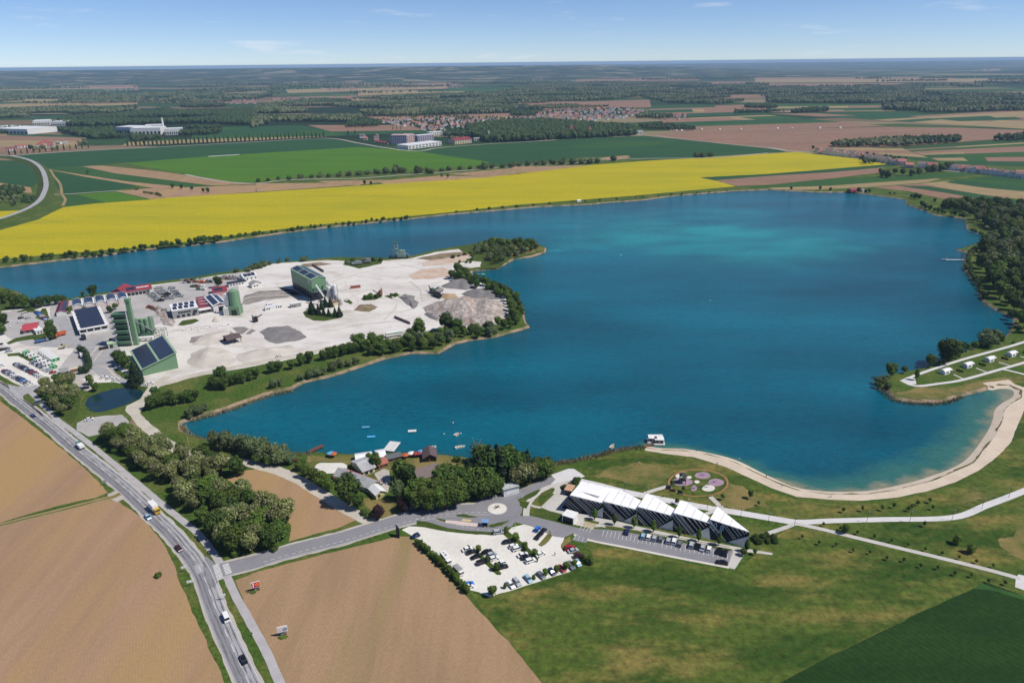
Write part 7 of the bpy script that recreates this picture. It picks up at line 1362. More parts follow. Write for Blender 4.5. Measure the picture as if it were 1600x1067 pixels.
def jetty(label, A, B, w, m, piles=4):
 a, c=G(*A, WZ), G(*B, WZ);d=c-a;e=empty('jetty', Vector((a.x, a.y, WZ)), math.atan2(d.y, d.x), label, 'jetty');L=d.length;n=int(L/.45);me=None
 for i in range(n):
  if me is None:mb=MB();mb.box((0, 0, 0), (.38, w, .1));o=mb.build('plank', m, e);me=o.data
  else:o=bpy.data.objects.new('plank', me);COL.objects.link(o);o.parent=e
  o.location=((i+.5)*L/n, 0, 1.0)
 for i in range(piles):
  for y in(-w/2+.1, w/2-.1):mb=MB();mb.tube((L*(i+.5)/piles, y, -1.2), (L*(i+.5)/piles, y, 1.1), .12, n=6);mb.build('pile', c_wood, e)
jetty('broad white boarded jetty in front of the party tents', (607, 707), (618, 692.5), 6.2, c_white);jetty('brown wooden jetty at the left of the sandy shore', (484, 708), (505, 698), 2.6, c_rust);jetty('small pier leading to the pale houseboats', (1006, 700), (1020, 695), 1.8, c_wood)
def houseboat(px, py, w, d, label, m):
 e=empty('houseboat', G(px, py, WZ), R(-4), label, 'houseboat');mb=MB();mb.box((0, 0, .1), (w+1.4, d+1.4, .5));mb.build('pontoon', c_white, e);mb=MB();mb.box((0, 0, .6), (w, d, 2.3));mb.build('cabin', m, e);mb=MB();mb.box((0, 0, 2.9), (w+.5, d+.5, .2));mb.build('roof', c_wroof, e)
 for x in(-w/4, w/4):mb=MB();mb.box((x, -d/2, 1.3), (w*.3, .12, 1.1));mb.build('window', c_glass, e)
houseboat(1019, 690, 4, 3.2, 'left of two pale houseboats moored near the beach', c_steel);houseboat(1029.5, 692.5, 4.4, 3.4, 'right of two pale houseboats moored near the beach', c_grey)
e=empty('slide_raft', G(1024, 681.5, WZ), 0, 'low white raft behind the two houseboats', 'raft');raft(8, 2.6, c_white)(e)
e=empty('floating_pier', G(1492, 406.5, WZ), R(-4), 'thin white floating pier near the wood on the right shore', 'pier');raft(18, 2.0, c_white)(e)
floaty('rowing_boat', 'tiny white boat left of the thin floating pier', 'boat', 1475, 406, 0, rowboat(c_white, 5));floaty('pedal_boat', 'yellow-green float in the cove east of the works', 'boat', 755, 429, 0, raft(3.5, 2, plain('lime_plastic', 170, 210, 90)));floaty('pedal_boat', 'pale turquoise float in the cove east of the works', 'boat', 744, 429, 0, raft(6, 1.6, plain('turquoise_plastic', 120, 200, 200)));floaty('rowing_boat', 'white boat in the cove east of the works', 'boat', 738, 429.5, 0, rowboat(c_white, 4))
def pavilion_small(px, py, m, label, name='parasol'):
 e=empty(name, G(px, py), 0, label, 'parasol');mb=MB();mb.tube((0, 0, 2.1), (0, 0, 2.8), 1.9, .05, 8);mb.build('canopy', m, e);mb=MB();mb.tube((0, 0, 0), (0, 0, 2.2), .06);mb.build('pole', c_wood, e)
for px, py, m, l in((517, 713, c_blue, 'blue parasol on the sandy shore left of the tents'), (521.5, 714, c_orange, 'orange parasol beside the blue one on the sandy shore'), (634, 716, c_orange, 'orange parasol on the beach right of the jetty'), (643, 713, c_white, 'white parasol on the beach right of the jetty'), (649.5, 713.5, c_red, 'dark red parasol beside the dark hut'), (655, 713, c_red, 'red parasol nearest the dark hut'), (658, 710.5, c_blue, 'blue parasol at the water before the dark hut'), (663, 710, c_blue, 'second blue parasol at the water before the dark hut')):pavilion_small(px, py, m, l)
b=Bld('lake_house', 'small red roofed house on the lake\'s far right shore', 'house', (1330, 301), (1346, 299.5), depth=9);b.wall(3.0, c_tile);b.gable(3, 2, c_red, 'x', .4, wallm=c_wood)
b=Bld('lake_house', 'tiny white hut right of the red roofed house on the far shore', 'house', (1347, 300), (1351, 299.8), depth=5);b.wall(2.4, c_white);b.gable(2.4, 1, c_grey, 'x', .3)
b=Bld('field_hut', 'tiny white hut at the lower edge of the yellow field', 'hut', (902, 316), (908, 315.5), depth=3);b.wall(2.2, c_white);b.gable(2.2, .8, c_white, 'x', .2)
for i, (a, c)in enumerate((((1476, 586), (1490, 582)), ((1511, 576), (1525, 572)), ((1546, 567), (1560, 562.5)), ((1580.5, 558.5), (1594, 554)))):
 l=['leftmost', 'second', 'third', 'rightmost'][i]
 b=Bld('camping_pod', l+' white camping pod on the grassy peninsula', 'pod', a, c, depth=4.2, group='white camping pods');b.w=6.2;W2=4.2;n=8;vs=[];o_=MB()
 pr=[(0, 0), (0, 1.5), (.5, 2.5), (W2/2, 3.1), (W2-.5, 2.5), (W2, 1.5), (W2, 0)]
 vs=[(x, y, z)for x in(0, 5.2)for y, z in pr];k=len(pr);o_._add(vs, [(j, j+k, j+k+1, j+1)for j in range(k-1)]+[tuple(range(k-1, -1, -1)), tuple(range(k, 2*k))]);r_=o_.build('shell', c_wroof, b.o)
 bm=bmesh.new();bm.from_mesh(r_.data);bmesh.ops.recalc_face_normals(bm, faces=bm.faces);bm.to_mesh(r_.data);bm.free()
 b.box('porch_floor', 5.2, 7.4, .2, 4.0, 0, .2, c_wood);b.box('glazed_door', 5.2, 5.3, .6, 3.6, .1, 2.2, c_glass);b.box('window', 1.2, 3.4, -.06, -.01, 1.0, 1.9, c_glass);
 for y in(.3, 3.9):b.box('post', 7.2, 7.4, y-.1, y+.1, 0, 2.3, c_grey)
 mb=MB();mb._add([(5.2, -.1, 2.3), (7.5, -.1, 2.2), (7.5, 4.3, 2.2), (5.2, 4.3, 2.3), (5.2, 2.1, 3.1), (7.5, 2.1, 3.0)], [(0, 1, 5, 4), (2, 3, 4, 5)]);mb.build('porch_roof', c_wroof, b.o)
 p=G(c[0]+3.5, c[1]-2.6);q=G(c[0]+15, c[1]+.8);d=q-p;e=empty('dark_fence', p, math.atan2(d.y, d.x), l+' black slatted fence beside a camping pod', 'fence', 'black fences between the pods');nn=9
 me=None
 for j in range(nn):
  if me is None:mb=MB();mb.box((0, 0, 0), (d.length/nn*.86, .08, 1.5));o=mb.build('slat', c_black, e);me=o.data
  else:o=bpy.data.objects.new('slat', me);COL.objects.link(o);o.parent=e
  o.location=((j+.5)*d.length/nn, 0, .1)
# ---- striped pavilion
c_facade=glass_mat('dark_facade_glass', (0.010, 0.012, 0.022), .3);c_facade.node_tree.nodes['Principled BSDF'].inputs['Specular IOR Level'].default_value=.2
def pavilion():
 e=empty('pavilion', G(1025, 815), 0, 'long sawtooth pavilion with white roofs and dark glass fronts crossed by white stripes', 'pavilion');o0=e.location.copy()
 A_=[(890.5, 774), (943, 783.8), (996.5, 792.3), (1052, 801.8), (1109, 811.8)];B_=[(943, 787), (995, 797), (1052, 807), (1108.5, 818), (1171, 832)]
 C_=[[(909, 752.5), (957, 763.5)], [(957, 763), (971, 766.5), (1001.5, 782.6)], [(1010.5, 771.8), (1019, 774), (1056, 796.8)], [(1064, 782), (1072, 784.5), (1111.8, 810.3)], [(1121, 792.3)]]
 T_=[(922.8, 803.7), (973.4, 814.7), (1027.5, 824.5), (1080, 836), (1135.5, 847)];Q_=[(878, 793.5), (941.6, 809), (997, 820), (1051, 829), (1110, 843), (1167, 856)]
 m_roof=mat('pavilion_white_roof', (.80, .79, .78), (.70, .69, .68), scale=.3, detail=5, mid=(.5, .8), rough=.5)
 def tri(name, polys, m):
  mb=MB()
  for p in polys:mb.poly([tuple(q-o0)for q in p])
  return mb.build(name, m, e)
 def strip_(P, D, w, nrm, name='stripe'):
  d=(D-P);s=d.cross(nrm).normalized()*w/2;a, b_=P+nrm*.10, D+nrm*.10;k=nrm*-.12
  mb=MB();v=[a-s, b_-s, b_+s, a+s, a-s+k, b_-s+k, b_+s+k, a+s+k]
  mb._add([tuple(q-o0)for q in v], [(0, 1, 2, 3), (0, 4, 5, 1), (2, 6, 7, 3), (1, 5, 6, 2), (3, 7, 4, 0)]);mb.build(name, c_white, e)
 rg=random.Random(4)
 for i in range(5):
  A, B=G(*A_[i], 8.6), G(*B_[i], 7.0);C=[G(*c, 6.5)for c in C_[i]];T, Q0, Q1=G(*T_[i]), G(*Q_[i]), G(*Q_[i+1]);S=B-Vector((0, 0, 1.7));
  ring=[A, B]+C[::-1];th=Vector((0, 0, .35));mb=MB();n=len(ring)
  mb._add([tuple(p-o0)for p in ring]+[tuple(p+th-o0)for p in ring], [tuple(range(n))[::-1], tuple(range(n, 2*n))]+[(k, (k+1)%n, n+(k+1)%n, n+k)for k in range(n)]);mb.build('roof', m_roof, e)
  for t in(.25, .5, .75):
   P0=A.lerp(B, t);P1=C[0].lerp(C[-1]if len(C)>1 else B, t)if len(C)>1 else C[0].lerp(B, t);nrm=Vector((0, 0, 1));d=P1-P0;s=Vector((-d.y, d.x, 0)).normalized()*.07;z=Vector((0, 0, .40))
   tri('roof_seam', [[P0-s+z, P0+s+z, P1+s+z, P1-s+z]], c_grey)
  off=Vector((0, 0, -.02));n1=(B-A).cross(T-A).normalized();n1=-n1 if n1.y>0 else n1;n2=(Q0-A).cross(T-A).normalized();n2=-n2 if n2.y>0 else n2
  tri('glass_front', [[A, T, B], [B, T, S], [A, Q0, T]], c_facade);tri('side_wall', [[S, T, Q1]], c_white)
  for u in((.10, .2, .36, .46, .6, .72, .86), (.06, .13, .34, .5, .58, .72, .86), (.08, .2, .3, .44, .62, .74, .88), (.05, .14, .2, .38, .56, .7, .85), (.32, .40, .55, .66, .8, .9))[i]:
   P=A.lerp(B, u);strip_(P, P+(T-A)*(1-u)*.985, .19, n1)
  for u in((.3, .45, .62), (.12, .5), (.15, .45, .6), (.2, .5, .62), (.06, .12, .3))[i]:
   P=A.lerp(Q0, u);strip_(P, P+(T-A)*(1-u)*.985, .19, n2)
  strip_(A+(T-A)*.01, T, .22, n1)
  if i==4:
   ex=(B-A).normalized();ey=n1.cross(ex).normalized();ey=-ey if ey.z<0 else ey
   for k, (u, v, t, sz)in enumerate(((2.0, -2.6, '0', 3.0), (1.6, -4.4, '8', 3.0), (4.6, -3.0, 'B', 3.2), (4.4, -5.2, '8', 3.2))):
    cu=bpy.data.curves.new('figure', 'FONT');cu.body=t;cu.size=sz;cu.extrude=.03;ob=bpy.data.objects.new('figure', cu);COL.objects.link(ob);dg=bpy.context.evaluated_depsgraph_get()
    me=bpy.data.meshes.new_from_object(ob.evaluated_get(dg));bpy.data.objects.remove(ob);me.materials.clear();me.materials.append(plain('pale_blue_figures', 176, 200, 222))
    o=bpy.data.objects.new('figure', me);COL.objects.link(o);o.parent=e;p=A+ex*u+ey*v+n1*.16-o0
    o.matrix_local=Matrix(((ex.x, ey.x, n1.x, p.x), (ex.y, ey.y, n1.y, p.y), (ex.z, ey.z, n1.z, p.z), (0, 0, 0, 1)))
 A, C1, Q0=G(*A_[0], 8.6), G(*C_[0][0], 6.5), G(*Q_[0]);Cg=Vector((C1.x, C1.y, 0));tri('left_glass', [[A, Cg, Q0], [A, C1, Cg]], c_glass)
 B5, C5, Q5=G(*B_[4], 7.0), G(*C_[4][0], 6.5), G(*Q_[5]);S5=B5-Vector((0, 0, 1.7));tri('end_wall', [[B5, S5, Q5, Vector((B5.x, B5.y, 0))], [B5, Vector((B5.x, B5.y, 0)), Vector((C5.x, C5.y, 0)), C5]], c_dark)
 for i in range(5):
  C=G(*C_[i][-1], 6.5);B=G(*B_[i], 7.0);nxt=G(*A_[i+1], 8.6)if i<4 else None;cg, bgd=Vector((C.x, C.y, 0)), Vector((B.x, B.y, 0));tri('back_wall', [[C, cg, bgd, B]], c_white);CC=[G(*c, 6.5)for c in C_[i]];[tri('back_wall', [[a, Vector((a.x, a.y, 0)), Vector((c.x, c.y, 0)), c]], c_white)for a, c in zip(CC, CC[1:])]
  if i<4:C2=G(*C_[i+1][0], 6.5);tri('step_wall', [[B, nxt, C2, Vector((C2.x, C2.y, 0)), Vector((B.x, B.y, 3))]], c_white)
 P=[G(*q, 7.2)for q in((909.5, 771), (937, 778.2), (936.6, 779.6), (909, 772.4))]
 tri('roof_slot', [[p+Vector((0, 0, 1.05))for p in P]], c_grey)
pavilion()
b=Bld('entrance_cube', 'small white cube shaped entrance at the left front of the pavilion', 'kiosk', (879.5, 814.5), (895.5, 819.5), depth=4.4);b.wall(3.2, c_dark);b.flat(3.2, c_wroof, .35, .35)
for x in(-.2, b.w):b.box('fin', x, x+.25, -.4, 4.6, 0, 3.2, c_white)
b=Bld('wooden_box', 'brown flat roofed wooden box at the left end of the pavilion', 'kiosk', (883, 772.5), (892, 774.5), depth=4.5);b.wall(2.6, c_dark);b.flat(2.6, plain('tan_deck', 190, 152, 124), .5, .3)
# ---- vehicles
PAINT=dict(white=(225, 225, 222), silver=(168, 172, 178), grey=(104, 110, 118), black=(22, 22, 26), navy=(30, 44, 84), blue=(44, 110, 196), pale_blue=(140, 176, 196), red=(150, 28, 36), maroon=(64, 20, 28), teal=(70, 120, 116), green=(60, 100, 60))
pm={k:mat(k+'_car_paint', srgb(*v), rough=.28, spec=.5, metal=.0)for k, v in PAINT.items()}
def car_meshes(L, W, hb, ht, cab):
 """body, windows, roof; cab = (rear base, rear top, front top, front base) along x as fractions"""
 x=[L*(c-.5)for c in cab];w=W/2;wt=w*.78;f=L*.5;r_=-L*.5
 mb=MB();P=[(r_, .30), (r_+.05, hb*.95), (x[0], hb), (x[3], hb), (f-.25, hb*.84), (f, hb*.6), (f-.02, .30)];n=len(P)
 mb._add([(a, -w, z)for a, z in P]+[(a, w, z)for a, z in P], [tuple(range(n)), tuple(range(2*n-1, n-1, -1))]+[(i+n, (i+1)%n+n, (i+1)%n, i)for i in range(n)]);
 g=MB();g._add([(x[0], -w*.94, hb), (x[3], -w*.94, hb), (x[3], w*.94, hb), (x[0], w*.94, hb), (x[1], -wt, ht), (x[2], -wt, ht), (x[2], wt, ht), (x[1], wt, ht)], [(0, 1, 5, 4), (1, 2, 6, 5), (2, 3, 7, 6), (3, 0, 4, 7)])
 q=MB();q.box(((x[1]+x[2])/2, 0, ht-.02), (x[2]-x[1]+.12, wt*2+.08, .09), taper=.93)
 def M_(b_, nm, m):o=b_.build(nm, m);me=o.data;bpy.data.objects.remove(o);bm=bmesh.new();bm.from_mesh(me);bmesh.ops.recalc_face_normals(bm, faces=bm.faces);bm.to_mesh(me);bm.free();return me
 return M_(mb, 'body', pm['white']), M_(g, 'windows', c_glass), M_(q, 'roof', pm['white'])
CARS=dict(hatch=(car_meshes(4.2, 1.8, .95, 1.48, (.02, .12, .56, .74)), 4.2, 1.8), saloon=(car_meshes(4.7, 1.82, .94, 1.44, (.12, .24, .58, .76)), 4.7, 1.82), suv=(car_meshes(4.6, 1.9, 1.08, 1.70, (.01, .08, .58, .74)), 4.6, 1.9), van=(car_meshes(5.4, 2.0, 1.25, 2.35, (.01, .02, .74, .90)), 5.4, 2.0))
mb=MB();mb.tube((0, -.11, 0), (0, .11, 0), .33, .33, 10);o=mb.build('wheel', c_black);wheel_me=o.data;bpy.data.objects.remove(o)
def vehicle(kindk, color, px, py, dx, dy, label, group=None, z=.09, name=None):
 (bo, gl, rf), L, W=CARS[kindk];p, q=G(px, py), G(px+dx, py+dy);d=q-p
 e=empty(name or 'parked_car', p+Vector((0, 0, z)), math.atan2(d.y, d.x), label, 'van' if kindk=='van' else 'car', group)
 for nm, me in(('body', bo), ('windows', gl), ('roof', rf)):
  o=bpy.data.objects.new(nm, me);COL.objects.link(o);o.parent=e
  if nm!='windows':o.material_slots[0].link='OBJECT';o.material_slots[0].material=pm[color]
 for x in(-.31, .31):
  for s in(-1, 1):o=bpy.data.objects.new('wheel', wheel_me);COL.objects.link(o);o.parent=e;o.location=(x*L, s*(W/2-.06), .33)
 return e
def Z(x, y, ox, oy, s):return ox+x/s, oy+y/s
cn=lambda c:c.replace('_', ' ')
gp='cars in the pale gravel car park'
for(x, y, c, k, dx, dy, w)in((145, 245, 'navy', 'hatch', -3, 1.2, 'alone at the top left corner of the gravel car park'), (553, 347, 'white', 'saloon', 3, -.9, 'topmost on the left side of the left grass median'), (580, 371, 'black', 'hatch', 3, -1, 'just below the white one on the left side of the left median'), (616, 408, 'black', 'hatch', -3, 1, 'second from the bottom, left side of the left median'), (662, 452, 'black', 'suv', 3, -1, 'lowest on the left side of the left grass median'), (706, 368, 'black', 'saloon', 3, -.9, 'topmost on the right side of the left grass median'), (743, 389, 'silver', 'hatch', 3, -1, 'just below the topmost one right of the left median'), (760, 419, 'white', 'hatch', 3, -1, 'in the middle of the row right of the left median'), (812, 460, 'white', 'hatch', -3, 1, 'beside the bushy tree at the foot of the left median'), (826, 487, 'black', 'saloon', 3, -.8, 'lowest in the row right of the left grass median'), (795, 216, 'silver', 'suv', 3, -.4, 'at the upper end of the right grass median'), (868, 291, 'black', 'saloon', 3, -.4, 'topmost in the row left of the right median'), (913, 325, 'white', 'hatch', 3, -.7, 'below the black one in the row left of the right median'), (944, 344, 'white', 'suv', 3, -.8, 'third in the row left of the right median'), (985, 392, 'white', 'saloon', 3, -.9, 'fourth in the row left of the right median'), (1014, 412, 'black', 'suv', 3, -.8, 'fifth in the row left of the right median'), (1045, 438, 'white', 'suv', 3, -1, 'lowest in the row left of the right median'), (1122, 386, 'white', 'saloon', 3, -1.3, 'alone right of the foot of the right median'), (1098, 190, 'blue', 'hatch', 1.6, -2, 'bright at the upper right of the gravel car park'), (1142, 207, 'black', 'saloon', 1.7, -2, 'upper of two nose to tail near the blue hatchback'), (1106, 247, 'black', 'saloon', 1.7, -2, 'lower of two nose to tail near the blue hatchback'), (1350, 338, 'red', 'suv', 3, -.6, 'above the silver one at the right edge of the gravel car park'), (1378, 359, 'silver', 'saloon', 3, -.8, 'below the red one at the right edge of the gravel car park'), (1424, 404, 'maroon', 'suv', 3, -.2, 'at the right corner of the gravel car park'), (1412, 457, 'pale_blue', 'hatch', 2, 2.4, 'rightmost in the lower row of the gravel car park'), (1360, 478, 'grey', 'suv', 2, 2.4, 'second from the right in the lower row'), (1286, 500, 'red', 'saloon', 2.6, 2.4, 'third from the right in the lower row'), (1211, 524, 'navy', 'hatch', 2.2, 2.2, 'fourth from the right in the lower row'), (1126, 552, 'grey', 'saloon', 2.4, 2.3, 'fifth from the right in the lower row'), (1026, 578, 'pale_blue', 'saloon', 2.0, 2.3, 'third from the left in the lower row'), (938, 608, 'silver', 'suv', 2, 2.3, 'second from the left in the lower row'), (890, 624, 'white', 'saloon', 2, 2.3, 'leftmost in the lower row'), (562, 622, 'blue', 'hatch', 3, -1, 'beside the tree row at the lower left of the gravel car park'), (562, 640, 'white', 'hatch', 3, -1, 'squeezed below the blue one at the lower left')):
 vehicle(k, c, *Z(x, y, 620, 790, 5), dx, dy, cn(c)+' car '+w, gp)
def motorhome(px, py, dx, dy, label, m1, m2, L=6.8, H=3.0, name='motorhome', cat='motorhome'):
 p, q=G(px, py), G(px+dx, py+dy);d=q-p;e=empty(name, p+Vector((0, 0, .08)), math.atan2(d.y, d.x), label, cat)
 mb=MB();mb.box((-.5, 0, .5), (L-1.6, 2.3, H-.5));mb.build('living_box', m1, e);mb=MB();mb.box((L/2-.9, 0, .5), (1.7, 2.1, 1.7), taper=.85);mb.build('cab', m2, e);mb=MB();mb.box((L/2-.8, 0, 1.4), (1.56, 2.02, .6), taper=.9);mb.build('windscreen', c_glass, e)
 mb=MB();mb.box((0, 0, H), (1.2, .9, .15));mb.box((-1.8, 0, H), (.7, .7, .12));mb.build('roof_hatch', c_grey, e);mb=MB();mb.box((-.5, -1.16, 1.4), (2.2, .05, .7));mb.build('side_window', c_glass, e)
 for x in(-L*.28, L*.32):
  for s in(-1, 1):o=bpy.data.objects.new('wheel', wheel_me);COL.objects.link(o);o.parent=e;o.location=(x, s*1.05, .36)
motorhome(*Z(384, 432, 620, 790, 5), 2, 2.4, 'white motorhome parked along the tree row of the gravel car park', c_wroof, c_wroof);motorhome(*Z(482, 526, 620, 790, 5), 2.2, 2.2, 'grey camper with dark roof boxes below the white motorhome', c_grey, c_white, 5.6, 2.6, 'camper_van', 'camper')
gm='cars parked in front of the pavilion'
for i, (x, y, c, k, pc)in enumerate(((637, 529, 'navy', 'hatch', 'standing alone'), (738, 556, 'pale_blue', 'hatch', 'first of four'), (773, 561, 'white', 'hatch', 'second of four'), (809, 568, 'silver', 'hatch', 'third of four'), (848, 573, 'grey', 'hatch', 'last of four'), (896, 584, 'silver', 'hatch', 'just right of the paved crossing strip'), (933, 588, 'white', 'suv', 'second right of the paved crossing strip'), (967, 603, 'grey', 'hatch', 'third right of the paved crossing strip'), (1041, 611, 'silver', 'suv', 'left of the lone black one'), (1076, 618, 'black', 'hatch', 'between two silver ones'), (1111, 628, 'silver', 'saloon', 'between a black and a white one'), (1151, 636, 'white', 'hatch', 'rightmost white one'), (1216, 648, 'black', 'suv', 'left of the black pair at the right end'), (1252, 660, 'black', 'suv', 'right of the black pair at the right end'))):
 vehicle(k, c, *Z(x, y+2, 820, 700, 4), 1.0, -3.2 if i%2 else-3.0, cn(c)+' car '+pc+' in the pavilion row', gm)
vehicle('saloon', 'black', *Z(1230, 722, 820, 700, 4), -4, -.6, 'black estate car parked crosswise at the lower end of the pavilion car park', gm)
rg=random.Random(12);cols=['white', 'white', 'silver', 'grey', 'black', 'navy', 'silver', 'red', 'blue', 'maroon', 'white', 'black']
def lot(x0, y0, x1, y1, n, dx, dy, where, grp, cs=None, skip=()):
 for i in range(n):
  if i in skip:continue
  t=i/max(1, n-1);c=cs[i%len(cs)]if cs else rg.choice(cols);vehicle(rg.choice(['hatch', 'saloon', 'suv', 'hatch']), c, x0+(x1-x0)*t, y0+(y1-y0)*t, dx, dy, (ORD[i]if i<20 else 'last')+' car from the back, '+cn(c)+', '+where, grp, .13)
gw='cars in the works car park'
lot(8, 580.5, 46, 601, 13, 3, -.9, 'in the front row of the works car park', gw, ['red', 'navy', 'silver', 'grey', 'white', 'white', 'silver', 'black', 'navy', 'blue', 'silver', 'grey', 'white'])
lot(26, 570, 66, 590.5, 13, 3, -.9, 'in the middle row of the works car park', gw, ['black', 'silver', 'grey', 'maroon', 'navy', 'silver', 'navy', 'maroon', 'red', 'grey', 'white', 'white', 'white'])
lot(52, 567, 77, 580.5, 9, 3, -.9, 'in the row against the green cabins', gw, ['silver', 'grey', 'white', 'navy', 'silver', 'grey', 'white', 'white', 'silver']);vehicle('hatch', 'red', 83, 583, 3, -.9, 'bright red car alone at the right end of the works car park', gw, .13)
lot(57.5, 488.5, 73, 501, 8, 3, -1, 'in the slanting row beside the red shed lot', gw+' by the shore')
for(a, b_, c, k, l)in((40, 492, 'white', 'van', 'white van in the middle of the shore side car park'), (44, 498, 'silver', 'hatch', 'silver car right of the white van on the shore side car park'), (33, 498, 'black', 'hatch', 'black car above the white one near the gatehouse'), (31, 504, 'white', 'saloon', 'white car behind the gatehouse'), (9, 505, 'black', 'saloon', 'black car at the left tree on the shore side lot'), (12, 512, 'white', 'saloon', 'white car below the black one at the left tree'), (53, 478.5, 'white', 'van', 'white van at the shore trees'), (60, 480, 'grey', 'saloon', 'grey car right of the white van at the shore trees'), (70, 478, 'silver', 'hatch', 'silver car near the small red edged shed'), (4.5, 547.5, 'black', 'suv', 'black car at the left frame edge above the works car park'), (10.5, 546, 'grey', 'saloon', 'grey car second from the left edge above the works car park'), (14, 550, 'silver', 'saloon', 'silver car third from the left edge above the works car park'), (2, 572.5, 'white', 'hatch', 'white car cut by the left frame edge'), (0, 539, 'black', 'hatch', 'black car at the far left frame edge'), (162, 590.5, 'white', 'saloon', 'left of three white cars on the kerb by the round bush'), (171, 592, 'white', 'hatch', 'middle one of three white cars on the kerb by the round bush'), (181, 594.5, 'white', 'saloon', 'right one of three white cars on the kerb by the round bush'), (107, 607, 'navy', 'saloon', 'dark blue car under the pale trees left of the pond'), (121, 610.5, 'grey', 'saloon', 'grey car on the small lot left of the pond'), (127, 608.5, 'navy', 'hatch', 'navy car on the small lot left of the pond'), (134, 607.5, 'black', 'hatch', 'black car at the tip of the small lot left of the pond'), (114, 613, 'white', 'saloon', 'white car lowest on the small lot left of the pond'), (234.5, 600.5, 'white', 'saloon', 'white car beside the tall spruce at the hall'), (140, 656.5, 'white', 'saloon', 'white car alone on the grey gravel plot below the pond'), (436, 557.5, 'white', 'saloon', 'white car on the haul road'), (638, 731, 'navy', 'saloon', 'dark car between barn and boat shed'), (62, 631, 'grey', 'van', 'dark van in the shade of the trees left of the pond')):
 vehicle(k, c, a, b_, 3, -.7, l, None, .13)
def along(px, py, off, back=False):
 p=G(px, py);i=min(range(1, len(RP)-1), key=lambda k:(RP[k]-p).length);d=(RP[i+1]-RP[i-1]).normalized();n=Vector((-d.y, d.x, 0));c=RP[i]+n*off
 return c, (d if not back else-d)
def traffic(k, c, px, py, off, back, label):
 e=vehicle(k, c, px, py, 1, 0, label, None, .1, 'moving_car');p, d=along(px, py, off, back);e.location=(p.x, p.y, .1);e.rotation_euler.z=math.atan2(d.y, d.x)
traffic('saloon', 'navy', 46, 651, -1.8, True, 'dark blue car farthest up the main road');traffic('hatch', 'pale_blue', 238, 807.5, -2.4, False, 'pale blue car passing the yellow and white lorry');traffic('saloon', 'maroon', 281.5, 855, -2.0, False, 'dark red car just before the road junction');traffic('van', 'white', 349, 965, 2.0, True, 'white van on the main road below the junction');traffic('saloon', 'black', 380, 1036, 1.6, True, 'black car nearest the camera on the main road')
def lorry(px, py, off, back, label, mb_, mc, L=8.5, front=None, H=3.6):
 p, d=along(px, py, off, back)if front is None else(G(px, py), (G(px+front[0], py+front[1])-G(px, py)).normalized());e=empty('lorry', Vector((p.x, p.y, .1)), math.atan2(d.y, d.x), label, 'lorry')
 mb=MB();mb.box((-1.0, 0, 1.0), (L-2.2, 2.5, H-1.0));mb.build('cargo_box', c_wroof if mb_ is None else mb_, e);mb=MB();mb.box((L/2-.9, 0, .6), (1.7, 2.35, 2.2), taper=.94);mb.build('cab', mc, e);mb=MB();mb.box((L/2-.10, 0, 1.7), (.12, 2.0, .8));mb.build('windscreen', c_glass, e)
 mb=MB();mb.box((-1.0-(L-2.2)/2-.03, 0, 1.1), (.06, 2.3, H-1.3));mb.build('rear_door', mc if mb_ is None else mb_, e)
 for x in(-L*.33, -L*.18, L*.36):
  for s in(-1, 1):o=bpy.data.objects.new('wheel', wheel_me);COL.objects.link(o);o.parent=e;o.location=(x, s*1.1, .42);o.scale=(1.3, )*3
lorry(243.5, 798, 1.9, False, 'box lorry with white roof and yellow tail on the main road', None, c_yel, 8, None, 3.9);lorry(120, 701, 1.9, True, 'small teal and white lorry on the main road', c_wroof, pm['teal'], 6.2, None, 2.6)
lorry(131, 530, 0, False, 'white and dark lorry at the corner of the solar depot', c_navy, c_white, 7, (-1.2, -1.6));lorry(95, 525, 0, False, 'bright orange lorry beside the dark tree', c_orange, c_orange, 8, (-3, .9), 3.2);lorry(66, 534.5, 0, False, 'long flat blue trailer at the edge of the works grass', plain('blue_steel', 70, 100, 150), c_grey, 9, (3, -.6), 2.0)
lorry(129, 558, 0, False, 'white lorry with green tail beside the conifer hedge', c_wroof, c_brightgreen, 6, (-.6, -1.8), 3.2);lorry(180, 536, 0, False, 'dark lorry under the green mixing tower', c_navy, c_white, 7, (3, -.3))
e=vehicle('hatch', 'white', 67, 311, -1, 1, 'white car on the embanked road at the left', None, 4.65, 'moving_car')
e=empty('excavator', G(97, 544.5), R(20), 'sand coloured small excavator on the works forecourt', 'excavator')
mb=MB();mb.box((0, -1, 0), (3.4, .6, .8));mb.box((0, 1, 0), (3.4, .6, .8));mb.build('tracks', c_black, e);mb=MB();mb.box((-.3, 0, .9), (2.6, 2, 1.2));mb.build('body', c_cream, e);mb=MB();mb.box((.3, .4, 2.1), (1.2, 1, 1.1));mb.build('cab', c_glass, e);mb=MB();mb.tube((1, 0, 1.6), (2.8, 0, 3.6), .2);mb.tube((2.8, 0, 3.6), (4.4, 0, 1.0), .16);mb.box((4.4, 0, .5), (.7, .8, .6));mb.build('arm', c_yel, e)
